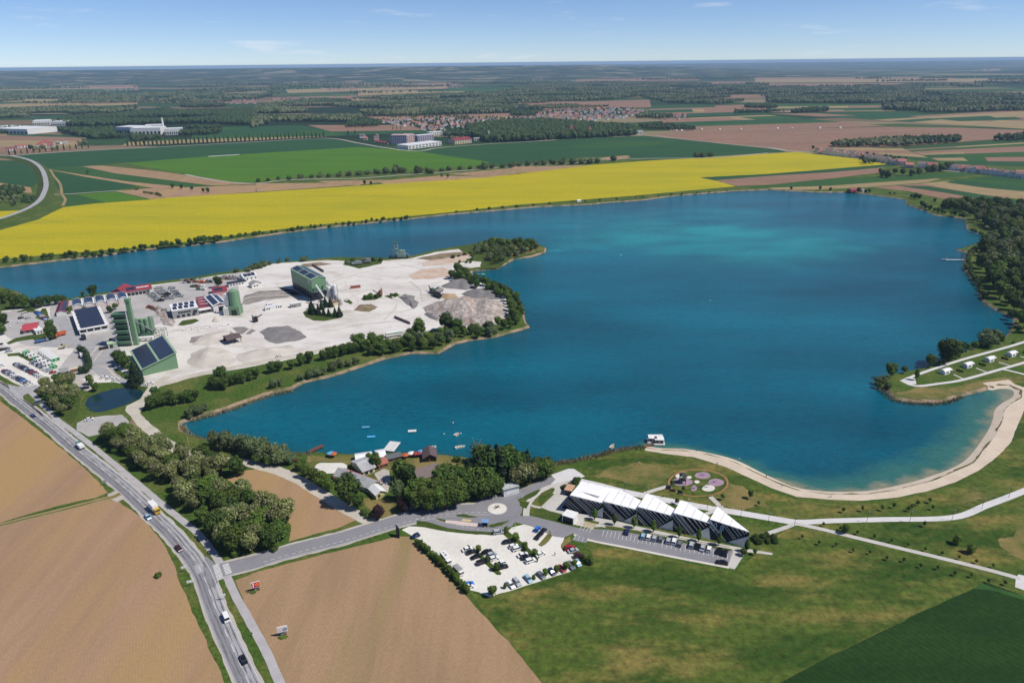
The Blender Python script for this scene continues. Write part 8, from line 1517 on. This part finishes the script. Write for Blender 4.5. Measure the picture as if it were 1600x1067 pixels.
# ---- signs and street furniture
def billboard(A, B, zc, h, label, face, extra):
 """board between two pixels at mid height zc"""
 a, c=G(*A, zc), G(*B, zc);d=c-a;e=empty('billboard', Vector(((a.x+c.x)/2, (a.y+c.y)/2, 0)), math.atan2(d.y, d.x), label, 'billboard');W=Vector((d.x, d.y, 0)).length
 mb=MB();mb.box((0, 0, zc-h/2), (W, .22, h));mb.build('board', c_white, e)
 mb=MB();mb.box((0, -.14, zc-h/2+.2), (W-.4, .05, h-.4));mb.build('poster', face, e)
 for x in(-W*.3, W*.3):mb=MB();mb.box((x, .1, 0), (.25, .25, zc-h/2));mb.build('post', c_black, e)
 mb=MB();mb.box((0, .9, 0), (1.4, 1.4, .6));mb.build('footing', c_grey, e);extra(e, W, zc, h)
def red_art(e, W, z, h):
 mb=MB();mb.box((-W*.27, -.2, z-h*.36), (W*.13, .05, h*.5));mb.blob((-W*.27, -.2, z+h*.24), .32, amp=0);mb.build('poster_figure', c_wroof, e)
 mb=MB();mb.blob((W*.17, -.16, z), h*.3, 3, .25, 2, (1.35, .05, 1));mb.build('poster_emblem', plain('orange_print', 226, 120, 70), e)
def white_art(e, W, z, h):
 mb=MB();n=20
 for i in range(n):a, b_=6.283*i/n, 6.283*(i+1)/n;mb.tube((W*.25+math.cos(a)*.65, -.2, z-.1+math.sin(a)*.5), (W*.25+math.cos(b_)*.65, -.2, z-.1+math.sin(b_)*.5), .11, n=4)
 mb.tube((W*.25-.3, -.2, z-.3), (W*.25+.35, -.2, z+.1), .1, n=4);mb.build('poster_emblem', plain('grey_blue_print', 90, 96, 130), e)
 mb=MB();mb.box((0, -.2, z+h*.26), (W*.7, .04, .12));mb.box((-W*.22, -.2, z+h*.02), (W*.3, .04, .1));mb.box((-W*.22, -.2, z-h*.22), (W*.34, .04, .16));mb.build('poster_lines', plain('pink_print', 206, 150, 170), e)
billboard((392, 915), (406.5, 911), 2.9, 2.6, 'red poster billboard standing in the ploughed field', plain('red_poster', 190, 30, 54), red_art);billboard((432.5, 984.5), (449, 980.5), 2.9, 2.6, 'white poster billboard standing in the ploughed field', c_wroof, white_art)
for q, l in(((394, 924), 'weedy tuft round the foot of the red billboard'), ((441, 994), 'weedy tuft round the foot of the white billboard')):
 me=crown_mesh('weed_tuft', [(rg.uniform(-2, 2), rg.uniform(-1, 1), .2, 1.2, .8, .5)for _ in range(6)], 260, .45, [lm['oak'], lm['locust']], (.5, .5), 4, .6);o=bpy.data.objects.new('weed_tuft', me);COL.objects.link(o);o.location=G(*q);props(o, l, 'weeds')
e=empty('totem', G(622, 838), R(-58), 'tall black slanting totem board beside the car park entrance', 'totem');mb=MB();mb.box((0, 0, 0), (2.9, .35, 5.2));mb.build('board', c_black, e);mb=MB();mb.box((0, -.2, 1.2), (1.8, .05, .3));mb.box((0, -.2, 2.0), (1.6, .05, .25));mb.build('pale_lines', c_steel, e)
for q, l in(((289, 893), 'upper white road sign left of the junction'), ((298, 915.5), 'lower white road sign left of the junction'), ((349, 937), 'white road sign between main road and cycle path'), ((164, 758), 'grey road sign at the mouth of the field track')):
 e=empty('road_sign', G(*q), R(18), l, 'sign');mb=MB();mb.box((0, 0, 1.7), (2.2, .1, 1.1));mb.build('panel', c_wroof if 'white' in l else c_grey, e)
 for x in(-.8, .8):mb=MB();mb.tube((x, .1, 0), (x, .1, 2.7), .06);mb.build('post', c_steel, e)
b=Bld('bus_shelter', 'small bus shelter with blue-grey roof on the lay-by platform', 'shelter', (753, 823.3), (762, 824), depth=2.2);b.flat(2.5, plain('blue_grey_roof', 120, 150, 190), .3, .15);b.box('back_panel', 0, b.w, 1.9, 2.0, .2, 2.3, c_glass);b.box('bench', .3, b.w-.3, 1.2, 1.6, .4, .5, c_wood)
for x in(.1, b.w-.1):b.box('side_panel', x-.04, x+.04, .3, 2, .2, 2.3, c_glass);b.box('post', x-.06, x+.06, 0, .12, 0, 2.5, c_steel)
e=empty('island_plant', G(777, 793.5), 0, 'dark spiky sculpture and stones in the middle of the roundabout', 'sculpture');mb=MB()
for i in range(9):a=i*.7;mb.tube((0, 0, .2), (math.cos(a)*1.3, math.sin(a)*1.0, 1.2+(i%3)*.4), .16, .04, 5)
mb.build('spikes', c_wood, e);mb=MB()
for i in range(6):mb.blob((math.cos(i)*1.2, math.sin(i*1.3)*1.1, .35), .3, i)
mb.build('stones', c_grey, e)
lampP=[((1157, 809), 'first'), ((1200, 818), 'second'), ((1241, 823), 'third'), ((1354, 816), 'fourth'), ((1421, 816), 'fifth'), ((1487, 813), 'sixth'), ((1534, 795), 'seventh'), ((1576, 777), 'eighth')]
def lamp(q, label, H=5.5, g='lamps along the white footpath', m=None):
 e=empty('street_lamp', G(*q), 0, label, 'lamp', g);mb=MB();mb.tube((0, 0, 0), (0, 0, H), .10, .05, 6);mb.build('pole', m or c_dark, e);mb=MB();mb.box((.45, 0, H-.05), (1.1, .25, .12));mb.build('lamp_head', c_steel, e)
for q, l in lampP:lamp(q, l+' lamp from the left along the white footpath')
lamp((295, 695), 'yellowish lamp post on the grass above the white track', 7.5, None, c_cream);lamp((805, 826), 'white lamp post at the car park entrance', 6, None, c_white);lamp((816, 779), 'white post on the roundabout verge', 4, None, c_white);lamp((445, 286), 'tall concrete pole on the lane beyond the lake', 12, None, c_grey)
for i, q in enumerate(((1060, 786), (1010, 776), (975, 768), (1105, 795))):lamp(q, ORD[i]+' of the lamps behind the pavilion roofs', 5, 'lamps behind the pavilion')
for i, q in enumerate(((1044, 763.8), (1051, 767.5), (1062.5, 771.5))):e=empty('bench', G(*q), R(-15), ['left', 'middle', 'right'][i]+' of three dark benches on the rim of the playground', 'bench');mb=MB();mb.box((0, 0, .4), (2.4, .8, .12));mb.build('seat', c_black, e);mb=MB();mb.box((0, .42, .5), (2.4, .08, .5));mb.build('backrest', c_black, e);mb=MB();mb.box((-1, 0, 0), (.15, .6, .4));mb.build('leg', c_black, e);mb=MB();mb.box((1, 0, 0), (.15, .6, .4));mb.build('leg', c_black, e)
e=empty('climbing_tower', G(1066, 754.5), 0, 'dark climbing tower with slide on the left playground surface', 'climbing frame');mb=MB()
for x in(-1.2, 1.2):
 for y in(-1.2, 1.2):mb.box((x, y, 0), (.25, .25, 4.6))
mb.build('frame', c_dgreen, e);mb=MB();mb.box((0, 0, 1.8), (2.8, 2.8, .2));mb.build('deck', c_dark, e);mb=MB();mb.box((0, 0, 4.4), (3.2, 3.2, 1.3), taper=.1);mb.build('roof', c_dark, e);mb=MB();mb._add([(-1.3, -.5, 1.9), (-4.4, -.5, .2), (-4.4, .5, .2), (-1.3, .5, 1.9)], [(0, 1, 2, 3)]);mb.build('slide', c_black, e)
for q, l in(((1098, 743), 'dark spring rider hub on the upper pink surface'), ((1116, 754), 'metal swing on the right pink surface'), ((1084, 764), 'small rocker on the small pink surface'), ((1104, 762), 'grey boulders in the white sand bed')):
 e=empty('play_equipment', G(*q), .4, l, 'play equipment');mb=MB();mb.tube((-1.4, 0, 0), (-1.1, 0, 2.1), .08);mb.tube((1.4, 0, 0), (1.1, 0, 2.1), .08);mb.tube((-1.1, 0, 2.1), (1.1, 0, 2.1), .08);mb.build('frame', c_steel, e);mb=MB();mb.box((0, 0, .5), (.7, .4, .1));mb.build('seat', c_dark, e)
def person_mesh():
 bm=bmesh.new();J=[((0, 0, .95), .15), ((0, 0, 1.2), .17), ((0, 0, 1.42), .16), ((0, 0, 1.52), .06), ((0, .02, 1.68), .105), ((.1, 0, .85), .1), ((.13, .1, .48), .075), ((.14, .02, .05), .055), ((-.1, 0, .85), .1), ((-.13, -.1, .48), .075), ((-.14, -.14, .05), .055), ((.2, 0, 1.4), .065), ((.27, -.03, 1.12), .05), ((.28, .05, .85), .04), ((-.2, 0, 1.4), .065), ((-.27, .03, 1.12), .05), ((-.28, -.03, .85), .04), ((.15, .14, .03), .05), ((-.15, 0, .03), .05)]
 E_=[(0, 1), (1, 2), (2, 3), (3, 4), (0, 5), (5, 6), (6, 7), (0, 8), (8, 9), (9, 10), (2, 11), (11, 12), (12, 13), (2, 14), (14, 15), (15, 16), (7, 17), (10, 18)]
 me=bpy.data.meshes.new('figure');me.from_pydata([j[0]for j in J], E_, []);o=bpy.data.objects.new('figure', me);COL.objects.link(o);s=o.modifiers.new('s', 'SKIN');
 for v, j in zip(me.skin_vertices[0].data, J):v.radius=(j[1], j[1]*.8)
 me.skin_vertices[0].data[0].use_root=True;u=o.modifiers.new('u', 'SUBSURF');u.levels=1;u.render_levels=1
 r_=bpy.data.meshes.new_from_object(o.evaluated_get(bpy.context.evaluated_depsgraph_get()));bpy.data.objects.remove(o);r_.materials.clear()
 for m in(plain('skin', 196, 150, 126), plain('dark_trousers', 44, 48, 66), c_white):r_.materials.append(m)
 r_.polygons.foreach_set('material_index', [0 if p.center.z>1.5 or(abs(p.center.x)>.22 and p.center.z<1.2)else(1 if p.center.z<.98 else 2)for p in r_.polygons]);r_.polygons.foreach_set('use_smooth', [True]*len(r_.polygons));return r_
pme=person_mesh();hm=MB();hm.blob((0, -.015, 1.74), .105, 1, .05, 2, (1, 1, .75));ho=hm.build('hair', c_black);hair_me=ho.data;bpy.data.objects.remove(ho)
shirts=dict(white=c_white, red=c_red, dark=c_navy, blue=c_blue)
for(px, py, s, l)in((1076, 783, 'white', 'person in white walking on the footpath below the playground'), (1036, 777, 'dark', 'person in dark clothes on the footpath behind the pavilion'), (1117, 791, 'dark', 'person where the playground path joins the footpath'), (1127, 791, 'red', 'person with red top near the playground path'), (860, 836, 'dark', 'person walking on the gravel car park'), (859, 833, 'white', 'person in white on the gravel car park'), (998, 726, 'white', 'person in white on the meadow left of the playground'), (993, 727, 'dark', 'person in dark on the meadow left of the playground'), (1120, 727, 'red', 'person standing on the grass behind the beach'), (1088, 706, 'dark', 'person in dark at the left end of the beach'), (1155, 720, 'white', 'person at the water edge of the beach'), (1197, 746, 'dark', 'person on the middle of the beach'), (1222, 760.5, 'dark', 'lone person on the beach right of the middle'), (867, 868, 'dark', 'person beside the cars at the right of the gravel lot'), (1298, 747+30, 'white', 'person on the lowest curve of the beach'), (394, 993, 'dark', 'person on the cycle path below the junction')):
 e=empty('person', G(px, py)+Vector((0, 0, .09)), px*1.7, l, 'person');o=bpy.data.objects.new('body', pme);COL.objects.link(o);o.parent=e;o.material_slots[2].link='OBJECT';o.material_slots[2].material=shirts[s];o=bpy.data.objects.new('hair', hair_me);COL.objects.link(o);o.parent=e
# ---- far buildings
def far_block(name, label, cat, FL, FR, depth, h, wm, rm, flat=True, rise=2.5, floors=0, cols=6, group=None, z0=0):
 b=Bld(name, label, cat, FL, FR, depth=depth, group=group);b.wall(h, wm)
 if flat:b.flat(h, rm, .3, .5)
 else:b.gable(h, rise, rm, 'x', .6, wallm=wm)
 for f in range(floors):
  b.win('F', [b.w*(c+.5)/cols for c in range(cols)], 1.2+f*(h-1)/max(1, floors), b.w/cols*.6, (h/max(1, floors))*.45);
 return b
c_lil=plain('lilac_wall', 176, 168, 186);c_rose=plain('rose_wall', 200, 170, 166)
far_block('clinic_block', 'long low white block at the near corner of the distant complex', 'building', (638, 234), (690, 227.5), 40, 9, c_white, c_wroof, floors=2, cols=10)
far_block('tower_block', 'tall lilac block left of the white ones in the distant complex', 'building', (611, 226), (636, 226), 30, 22, c_lil, c_rose, floors=5, cols=8);far_block('tower_block', 'rose coloured block joined to the lilac tower block', 'building', (636, 226), (648, 222), 26, 20, c_rose, c_rose, floors=5, cols=4)
far_block('tower_block', 'pale high block behind the long white one in the distant complex', 'building', (653, 221), (678, 219), 22, 14, c_lil, c_wroof, floors=4, cols=7);far_block('office_block', 'white blocks behind the complex, near the poplars', 'building', (672, 212), (700, 210), 20, 8, c_white, c_wroof, floors=2, cols=8);far_block('office_block', 'white block with broad windows left of the pine wood', 'building', (692, 213), (716, 212), 18, 8, c_white, c_grey, floors=2, cols=6)
far_block('school', 'pale building with red hipped roof right of the distant complex', 'building', (711, 226), (737, 223.5), 28, 10, c_cream, c_red, False, 4, 3, 7);far_block('garage', 'low red roofed garage left of the lilac tower block', 'building', (586, 224), (606, 226), 14, 4, c_cream, c_red, False, 2, 1, 4);far_block('low_house', 'small white house below the striped tower', 'house', (741, 220), (752, 219.5), 12, 5, c_white, c_grey, False, 2, 1, 3);far_block('low_house', 'white low building at the foot of the striped tower', 'house', (768, 222), (781, 221), 12, 4, c_white, c_wroof, floors=1, cols=4)
e=empty('striped_tower', G(763.5, 219), 0, 'tall white and grey banded water tower beside the pine wood', 'tower')
for i in range(6):mb=MB();mb.tube((0, 0, i*4.2), (0, 0, (i+1)*4.2), 2.3-(i%2)*.25, n=14);mb.build('band', c_white if i%2==0 else c_grey, e)
e=empty('factory_chimney', G(257, 208.5), 0, 'tall white factory chimney left of the centre in the distance', 'chimney');mb=MB();mb.tube((0, 0, 0), (0, 0, 44), 3.2, 2.2, 14);mb.build('shaft', c_white, e);mb=MB();mb.tube((0, 0, 44), (0, 0, 45.5), 2.5, n=14);mb.build('cap', c_grey, e)
for FL, FR, d, h, l in(((182, 209), (216, 209.5), 60, 19, 'long white factory hall left of the chimney'), ((205, 212), (252, 211), 55, 20, 'white factory hall in front of the chimney'), ((258, 211.5), (285, 210.5), 45, 17, 'white factory hall right of the chimney'), ((228, 207), (255, 206), 40, 20, 'taller white factory hall behind the others')):b=far_block('factory_hall', l, 'factory', FL, FR, d, h, c_white, c_wroof, floors=1, cols=8)
for FL, FR, d, h, l in(((52, 196.5), (78, 195.5), 80, 14, 'pale warehouse in the upper left, left one of a pair'), ((80, 197.5), (104, 197), 80, 14, 'pale warehouse in the upper left, right one of a pair'), ((-8, 209), (44, 210.5), 100, 15, 'long white warehouse cut by the left frame edge'), ((-10, 203), (12, 203), 60, 9, 'white warehouse at the left frame edge behind the long one')):far_block('warehouse', l, 'warehouse', FL, FR, d, h, c_white, c_wroof, floors=1, cols=9)
for FL, FR, l, r in(((87, 226), (94, 226), 'left of two white houses by the poplars on the left', c_grey), ((100, 226), (107, 225.5), 'right of two white houses by the poplars on the left', c_grey), ((28, 232), (44, 230), 'red roofed farmhouse at the left end of the avenue', c_tile), ((12, 236), (24, 235), 'low red roofed barn left of the farmhouse', c_red)):far_block('farmhouse', l, 'house', FL, FR, 10, 5, c_white, r, False, 2.5, 1, 3)
for FL, FR, l, s in(((893, 211), (897, 211), 'red pointed turret roof rising from the pine wood', 1), ((922, 210), (927, 210), 'lower red pointed roof right of the turret in the pine wood', .7)):
 e=empty('turret', G(*FL), 0, l, 'tower');mb=MB();mb.box((0, 0, 0), (9, 9, 17*s));mb.build('wall', c_cream, e);mb=MB();mb.box((0, 0, 17*s), (10.5, 10.5, 13*s), taper=.03);mb.build('roof', c_tile, e)
far_block('manor', 'cream manor with bright red roof at the edge of the pine wood', 'house', (934, 213), (945, 212.5), 12, 9, c_cream, c_tile, False, 6, 2, 4);far_block('villa', 'white house at the right tip of the dark green field', 'house', (993, 210.5), (1005, 210), 14, 7, c_white, c_grey, False, 2.5, 1, 4);far_block('villa', 'pale house among trees left of the white one by the field tip', 'house', (971, 205), (980, 204.5), 12, 7, c_white, c_grey, False, 3, 1, 3)
far_block('greenhouse', 'long thin white row of sheeting on the bright green field', 'sheeting', (326, 245.5), (374, 242.5), 3, .8, c_white, c_white)
hv=[];c_vt=plain('faded_red_tiles', 172, 112, 98);c_vr=plain('dull_red_tiles', 150, 92, 88)
for i, (wm, rm)in enumerate(((c_white, c_vt), (c_white, c_vr), (c_white, plain('grey_brown_tiles', 120, 102, 98)), (c_rose, c_vt), (c_cream, plain('orange_tiles', 180, 118, 98)), (c_yellow, c_vr))):
 w, d, h, r_=(11, 9, 12, 10, 9, 12)[i], (9, 8, 9, 9, 8, 10)[i], (6.2, 5, 6.5, 5, 5.6, 6)[i], (2.6, 2.4, 2.6, 2.4, 2.6, 2.8)[i]
 mb=MB();mb.box((0, 0, 0), (w, d, h));mb.poly([(-w/2, -d/2, h), (-w/2, 0, h+r_), (-w/2, d/2, h)]);mb.poly([(w/2, -d/2, h), (w/2, d/2, h), (w/2, 0, h+r_)]);a=mb.build('wall', wm);q=MB();e1, z0_, t=.5, h-r_*.11, .22
 q._add([(-w/2-e1, -d/2-.5, z0_), (w/2+e1, -d/2-.5, z0_), (w/2+e1, 0, h+r_+t), (-w/2-e1, 0, h+r_+t), (w/2+e1, d/2+.5, z0_), (-w/2-e1, d/2+.5, z0_)], [(0, 1, 2, 3), (3, 2, 4, 5)]);c=q.build('roof', rm)
 g=MB();
 for x in(-w*.3, 0, w*.3):g.box((x, -d/2-.04, 1), (1.3, .08, 1.3))
 gg=g.build('windows', c_glass);hv.append((a.data, c.data, gg.data));[bpy.data.objects.remove(o)for o in(a, c, gg)]
HC=['white house with red roof', 'cream house with dark red roof', 'white house with brown roof', 'rose house with red roof', 'cream house with orange roof', 'yellow house with red roof']
def village_house(p, rz, k, s, label, group, parts=True):
 e=empty('village_house', p, rz, label, 'house', group);e.scale=(s, s, s)
 for nm, me in zip(('wall', 'roof', 'windows'), hv[k]):
  if nm=='windows' and not parts:continue
  o=bpy.data.objects.new(nm, me);COL.objects.link(o);o.parent=e
rg=random.Random(21)
def village(poly, sp, where, group, seed, rz0, s=(.9, 1.25), lim=400):
 P=PX(poly);rg=random.Random(seed);u=Vector((math.cos(rz0), math.sin(rz0), 0));v=Vector((-u.y, u.x, 0));c=sum(P, Vector())/len(P);n=0
 R_=max((p-c).length for p in P);pts=[]
 j=-R_
 while j<R_:
  i=-R_
  while i<R_:
   q=c+u*(i+rg.uniform(-.3, .3)*sp)+v*(j+rg.uniform(-.2, .2)*sp)
   if inside(q.x, q.y, P)and rg.random()<.8:pts.append(q)
   i+=sp
  j+=sp*1.7
 pts.sort(key=lambda p:p.y)
 for q in pts[:lim]:k=rg.choice((0, 1, 2, 2, 3, 4, 0, 2));village_house(q, rz0+rg.choice((0, 0, 1.57))+rg.uniform(-.1, .1), k, rg.uniform(*s), HC[k]+' '+where, group+' ('+HC[k]+')', False);n+=1
 return n
n0=village([(1020, 186), (1060, 183), (1075, 186), (1040, 190)], 40, 'in the hamlet right of the two villages', 'hamlet right of the villages', 3, .1)+village([(540, 214), (585, 213), (606, 220), (600, 224), (570, 222)], 34, 'in the hamlet left of the tower blocks', 'hamlet left of the tower blocks', 4, .1)+village([(780, 214), (840, 203), (900, 198), (880, 196), (780, 204)], 34, 'on the near edge of the farther village', 'near edge of the farther village', 5, .1)
n1=village([(590, 190), (640, 187), (700, 185), (790, 189), (780, 197), (730, 199), (700, 205), (660, 206), (650, 200), (610, 196)], 25, 'in the village behind the tower blocks', 'village behind the tower blocks', 1, .3, (.9, 1.15))
n2=village([(800, 190), (850, 174), (900, 173), (975, 169), (1014, 176), (985, 184), (960, 187), (925, 190), (870, 191)], 31, 'in the village beyond the pine wood', 'village beyond the pine wood', 2, .15, (.95, 1.25))
n3=0
for(x0, y0, x1, y1, n, where)in((1278, 240.5, 1352, 248.5, 14, 'left village street'), (1356, 249.5, 1402, 258, 10, 'middle village street'), (1486, 266, 1600, 279, 17, 'right village street')):
 for i in range(n):
  for side in((0, 1)if i%3==0 else(0, )):
   t=i/(n-1);p=G(x0+(x1-x0)*t, y0+(y1-y0)*t-side*2.4);k=rg.choice((0, 2, 1, 2, 5, 2, 2, 3));village_house(p, -.55+rg.choice((0, 1.57)), k, rg.uniform(.95, 1.25), ORD[min(i, 19)]+(' house back from' if side else ' house from')+' the left, '+HC[k]+', '+where, 'houses '+where);n3+=1
for k, (x, y, l)in enumerate(((1408, 258, 'tall red roofed house in the trees of the village street'), (1418, 262, 'cream gabled house among the trees of the street'), (1440, 263, 'white house among the trees of the village street'), (1455, 264, 'yellow house hidden among the street trees'), (1420, 262.5, 'red house beside the cream gable'))):village_house(G(x, y), -.4, (0, 1, 2, 5, 3)[k], 1.3, l, None)
m_tiny=plain('distant_white_walls', 200, 196, 190)
def specks(name, poly, n, seed, size=(8, 16)):
 P=PX(poly);rg=random.Random(seed);xs=[p.x for p in P];ys=[p.y for p in P];mb=MB();k=0
 while k<n:
  x, y=rg.uniform(min(xs), max(xs)), rg.uniform(min(ys), max(ys))
  if inside(x, y, P):mb.cur=0;w=rg.uniform(*size);mb.box((x, y, 0), (w, 9, 5), .2);mb.cur=1;mb.box((x, y, 5), (w+1, 10, 3.2), .2, .3);k+=1
 o=mb.build(name, [m_tiny, c_tile]);props(o, kind='stuff')
specks('distant_village', [(160, 137), (215, 135), (218, 142), (165, 143)], 70, 1);specks('distant_village', [(500, 138), (555, 137), (560, 143), (505, 144)], 60, 2);specks('distant_village', [(590, 136), (720, 132), (722, 136), (595, 140)], 110, 3, (12, 22));specks('distant_village', [(405, 155), (470, 153), (600, 150), (640, 154), (470, 159)], 120, 4);specks('distant_village', [(800, 124), (900, 119), (910, 122), (810, 127)], 60, 5, (16, 30));specks('distant_village', [(330, 158), (400, 156), (400, 163), (335, 163)], 50, 6)
specks('distant_village', [(990, 172), (1014, 178), (1012, 181), (980, 181)], 12, 8);specks('distant_village', [(1060, 180), (1072, 180), (1070, 184), (1050, 184)], 8, 9);specks('distant_village', [(1530, 110), (1560, 108), (1565, 111), (1540, 112)], 30, 10, (30, 60));specks('distant_village', [(1100, 131), (1180, 130), (1180, 134), (1100, 135)], 50, 11, (14, 24));specks('distant_village', [(60, 225), (78, 223), (84, 230), (62, 232)], 10, 12)
for i in range(9):b=Bld('field_shelter', ORD[i]+' tiny white shelter from the left along the far brown field', 'shelter', [(1056, 206), (1064, 205.5), (1096, 203.5), (1124, 203.5), (1157, 203), (1214, 201.8), (1237, 202.3), (1280, 201.3), (1312, 201)][i], [(1059, 206), (1067, 205.4), (1098, 203.4), (1126, 203.4), (1159, 202.9), (1217, 201.7), (1239, 202.3), (1283, 201.2), (1315, 200.9)][i], depth=5, group='tiny white shelters along the far brown field');b.o.name='field_shelter';b.wall(3, c_white);b.gable(3, 1, c_white, 'x', .2)
print('houses', n1, n2, n3)
# ---- labels that single things out within their group
def tell_apart():
 V=lambda p:(p-Vector((0, 0, CAM_H)))
 def scr(p):v=V(p);a=v.dot(_f);return 800+F_PX*v.dot(_r)/a, 533.5-F_PX*v.dot(_u)/a
 by={}
 for o in scn.objects:
  if o.parent is None and o.get('label'):by.setdefault(o['label'], []).append(o)
 for lab, L in by.items():
  n=len(L)
  if n<2:continue
  if not L[0].get('group'):
   for o in L:o['group']=lab
  S={o.name:scr(o.location)for o in L};xs=[S[o.name][0]for o in L];ys=[S[o.name][1]for o in L]
  horiz=(max(xs)-min(xs))>=(max(ys)-min(ys))*.8;L.sort(key=lambda o:S[o.name][0]if horiz else S[o.name][1]);a, z=('left', 'right')if horiz else('back', 'front')
  words_=len(lab.split())
  if words_>12:lab2=' '.join(lab.split()[:12])if False else lab
  else:lab2=lab
  if n==2:T=['left one' if horiz else 'farther one', 'right one' if horiz else 'nearer one']
  else:
   T=[]
   for i in range(n):
    j=n-1-i;T.append(f'{a}most' if i==0 and horiz else f'{z}most' if j==0 and horiz else 'farthest' if i==0 else 'nearest' if j==0 else f'{ORD[i]} from {a}' if i<=j and i<12 else f'{ORD[j]} from {z}' if j<12 else None)
  my=sorted(ys)[n//2];mx_=sorted(xs)[n//2]
  for i, o in enumerate(L):
   if T[i]is None:T[i]=('first', 'second', 'third', 'last')[min(3, 4*i//n)]+(' quarter from left, ' if horiz else ' quarter from back, ')+(('nearer' if S[o.name][1]>my else 'farther')if horiz else('right' if S[o.name][0]>mx_ else 'left'))+' side'
  for o, t in zip(L, T):
   if t and words_+len(t.split())<=16:o['label']=t+', '+lab2
tell_apart()
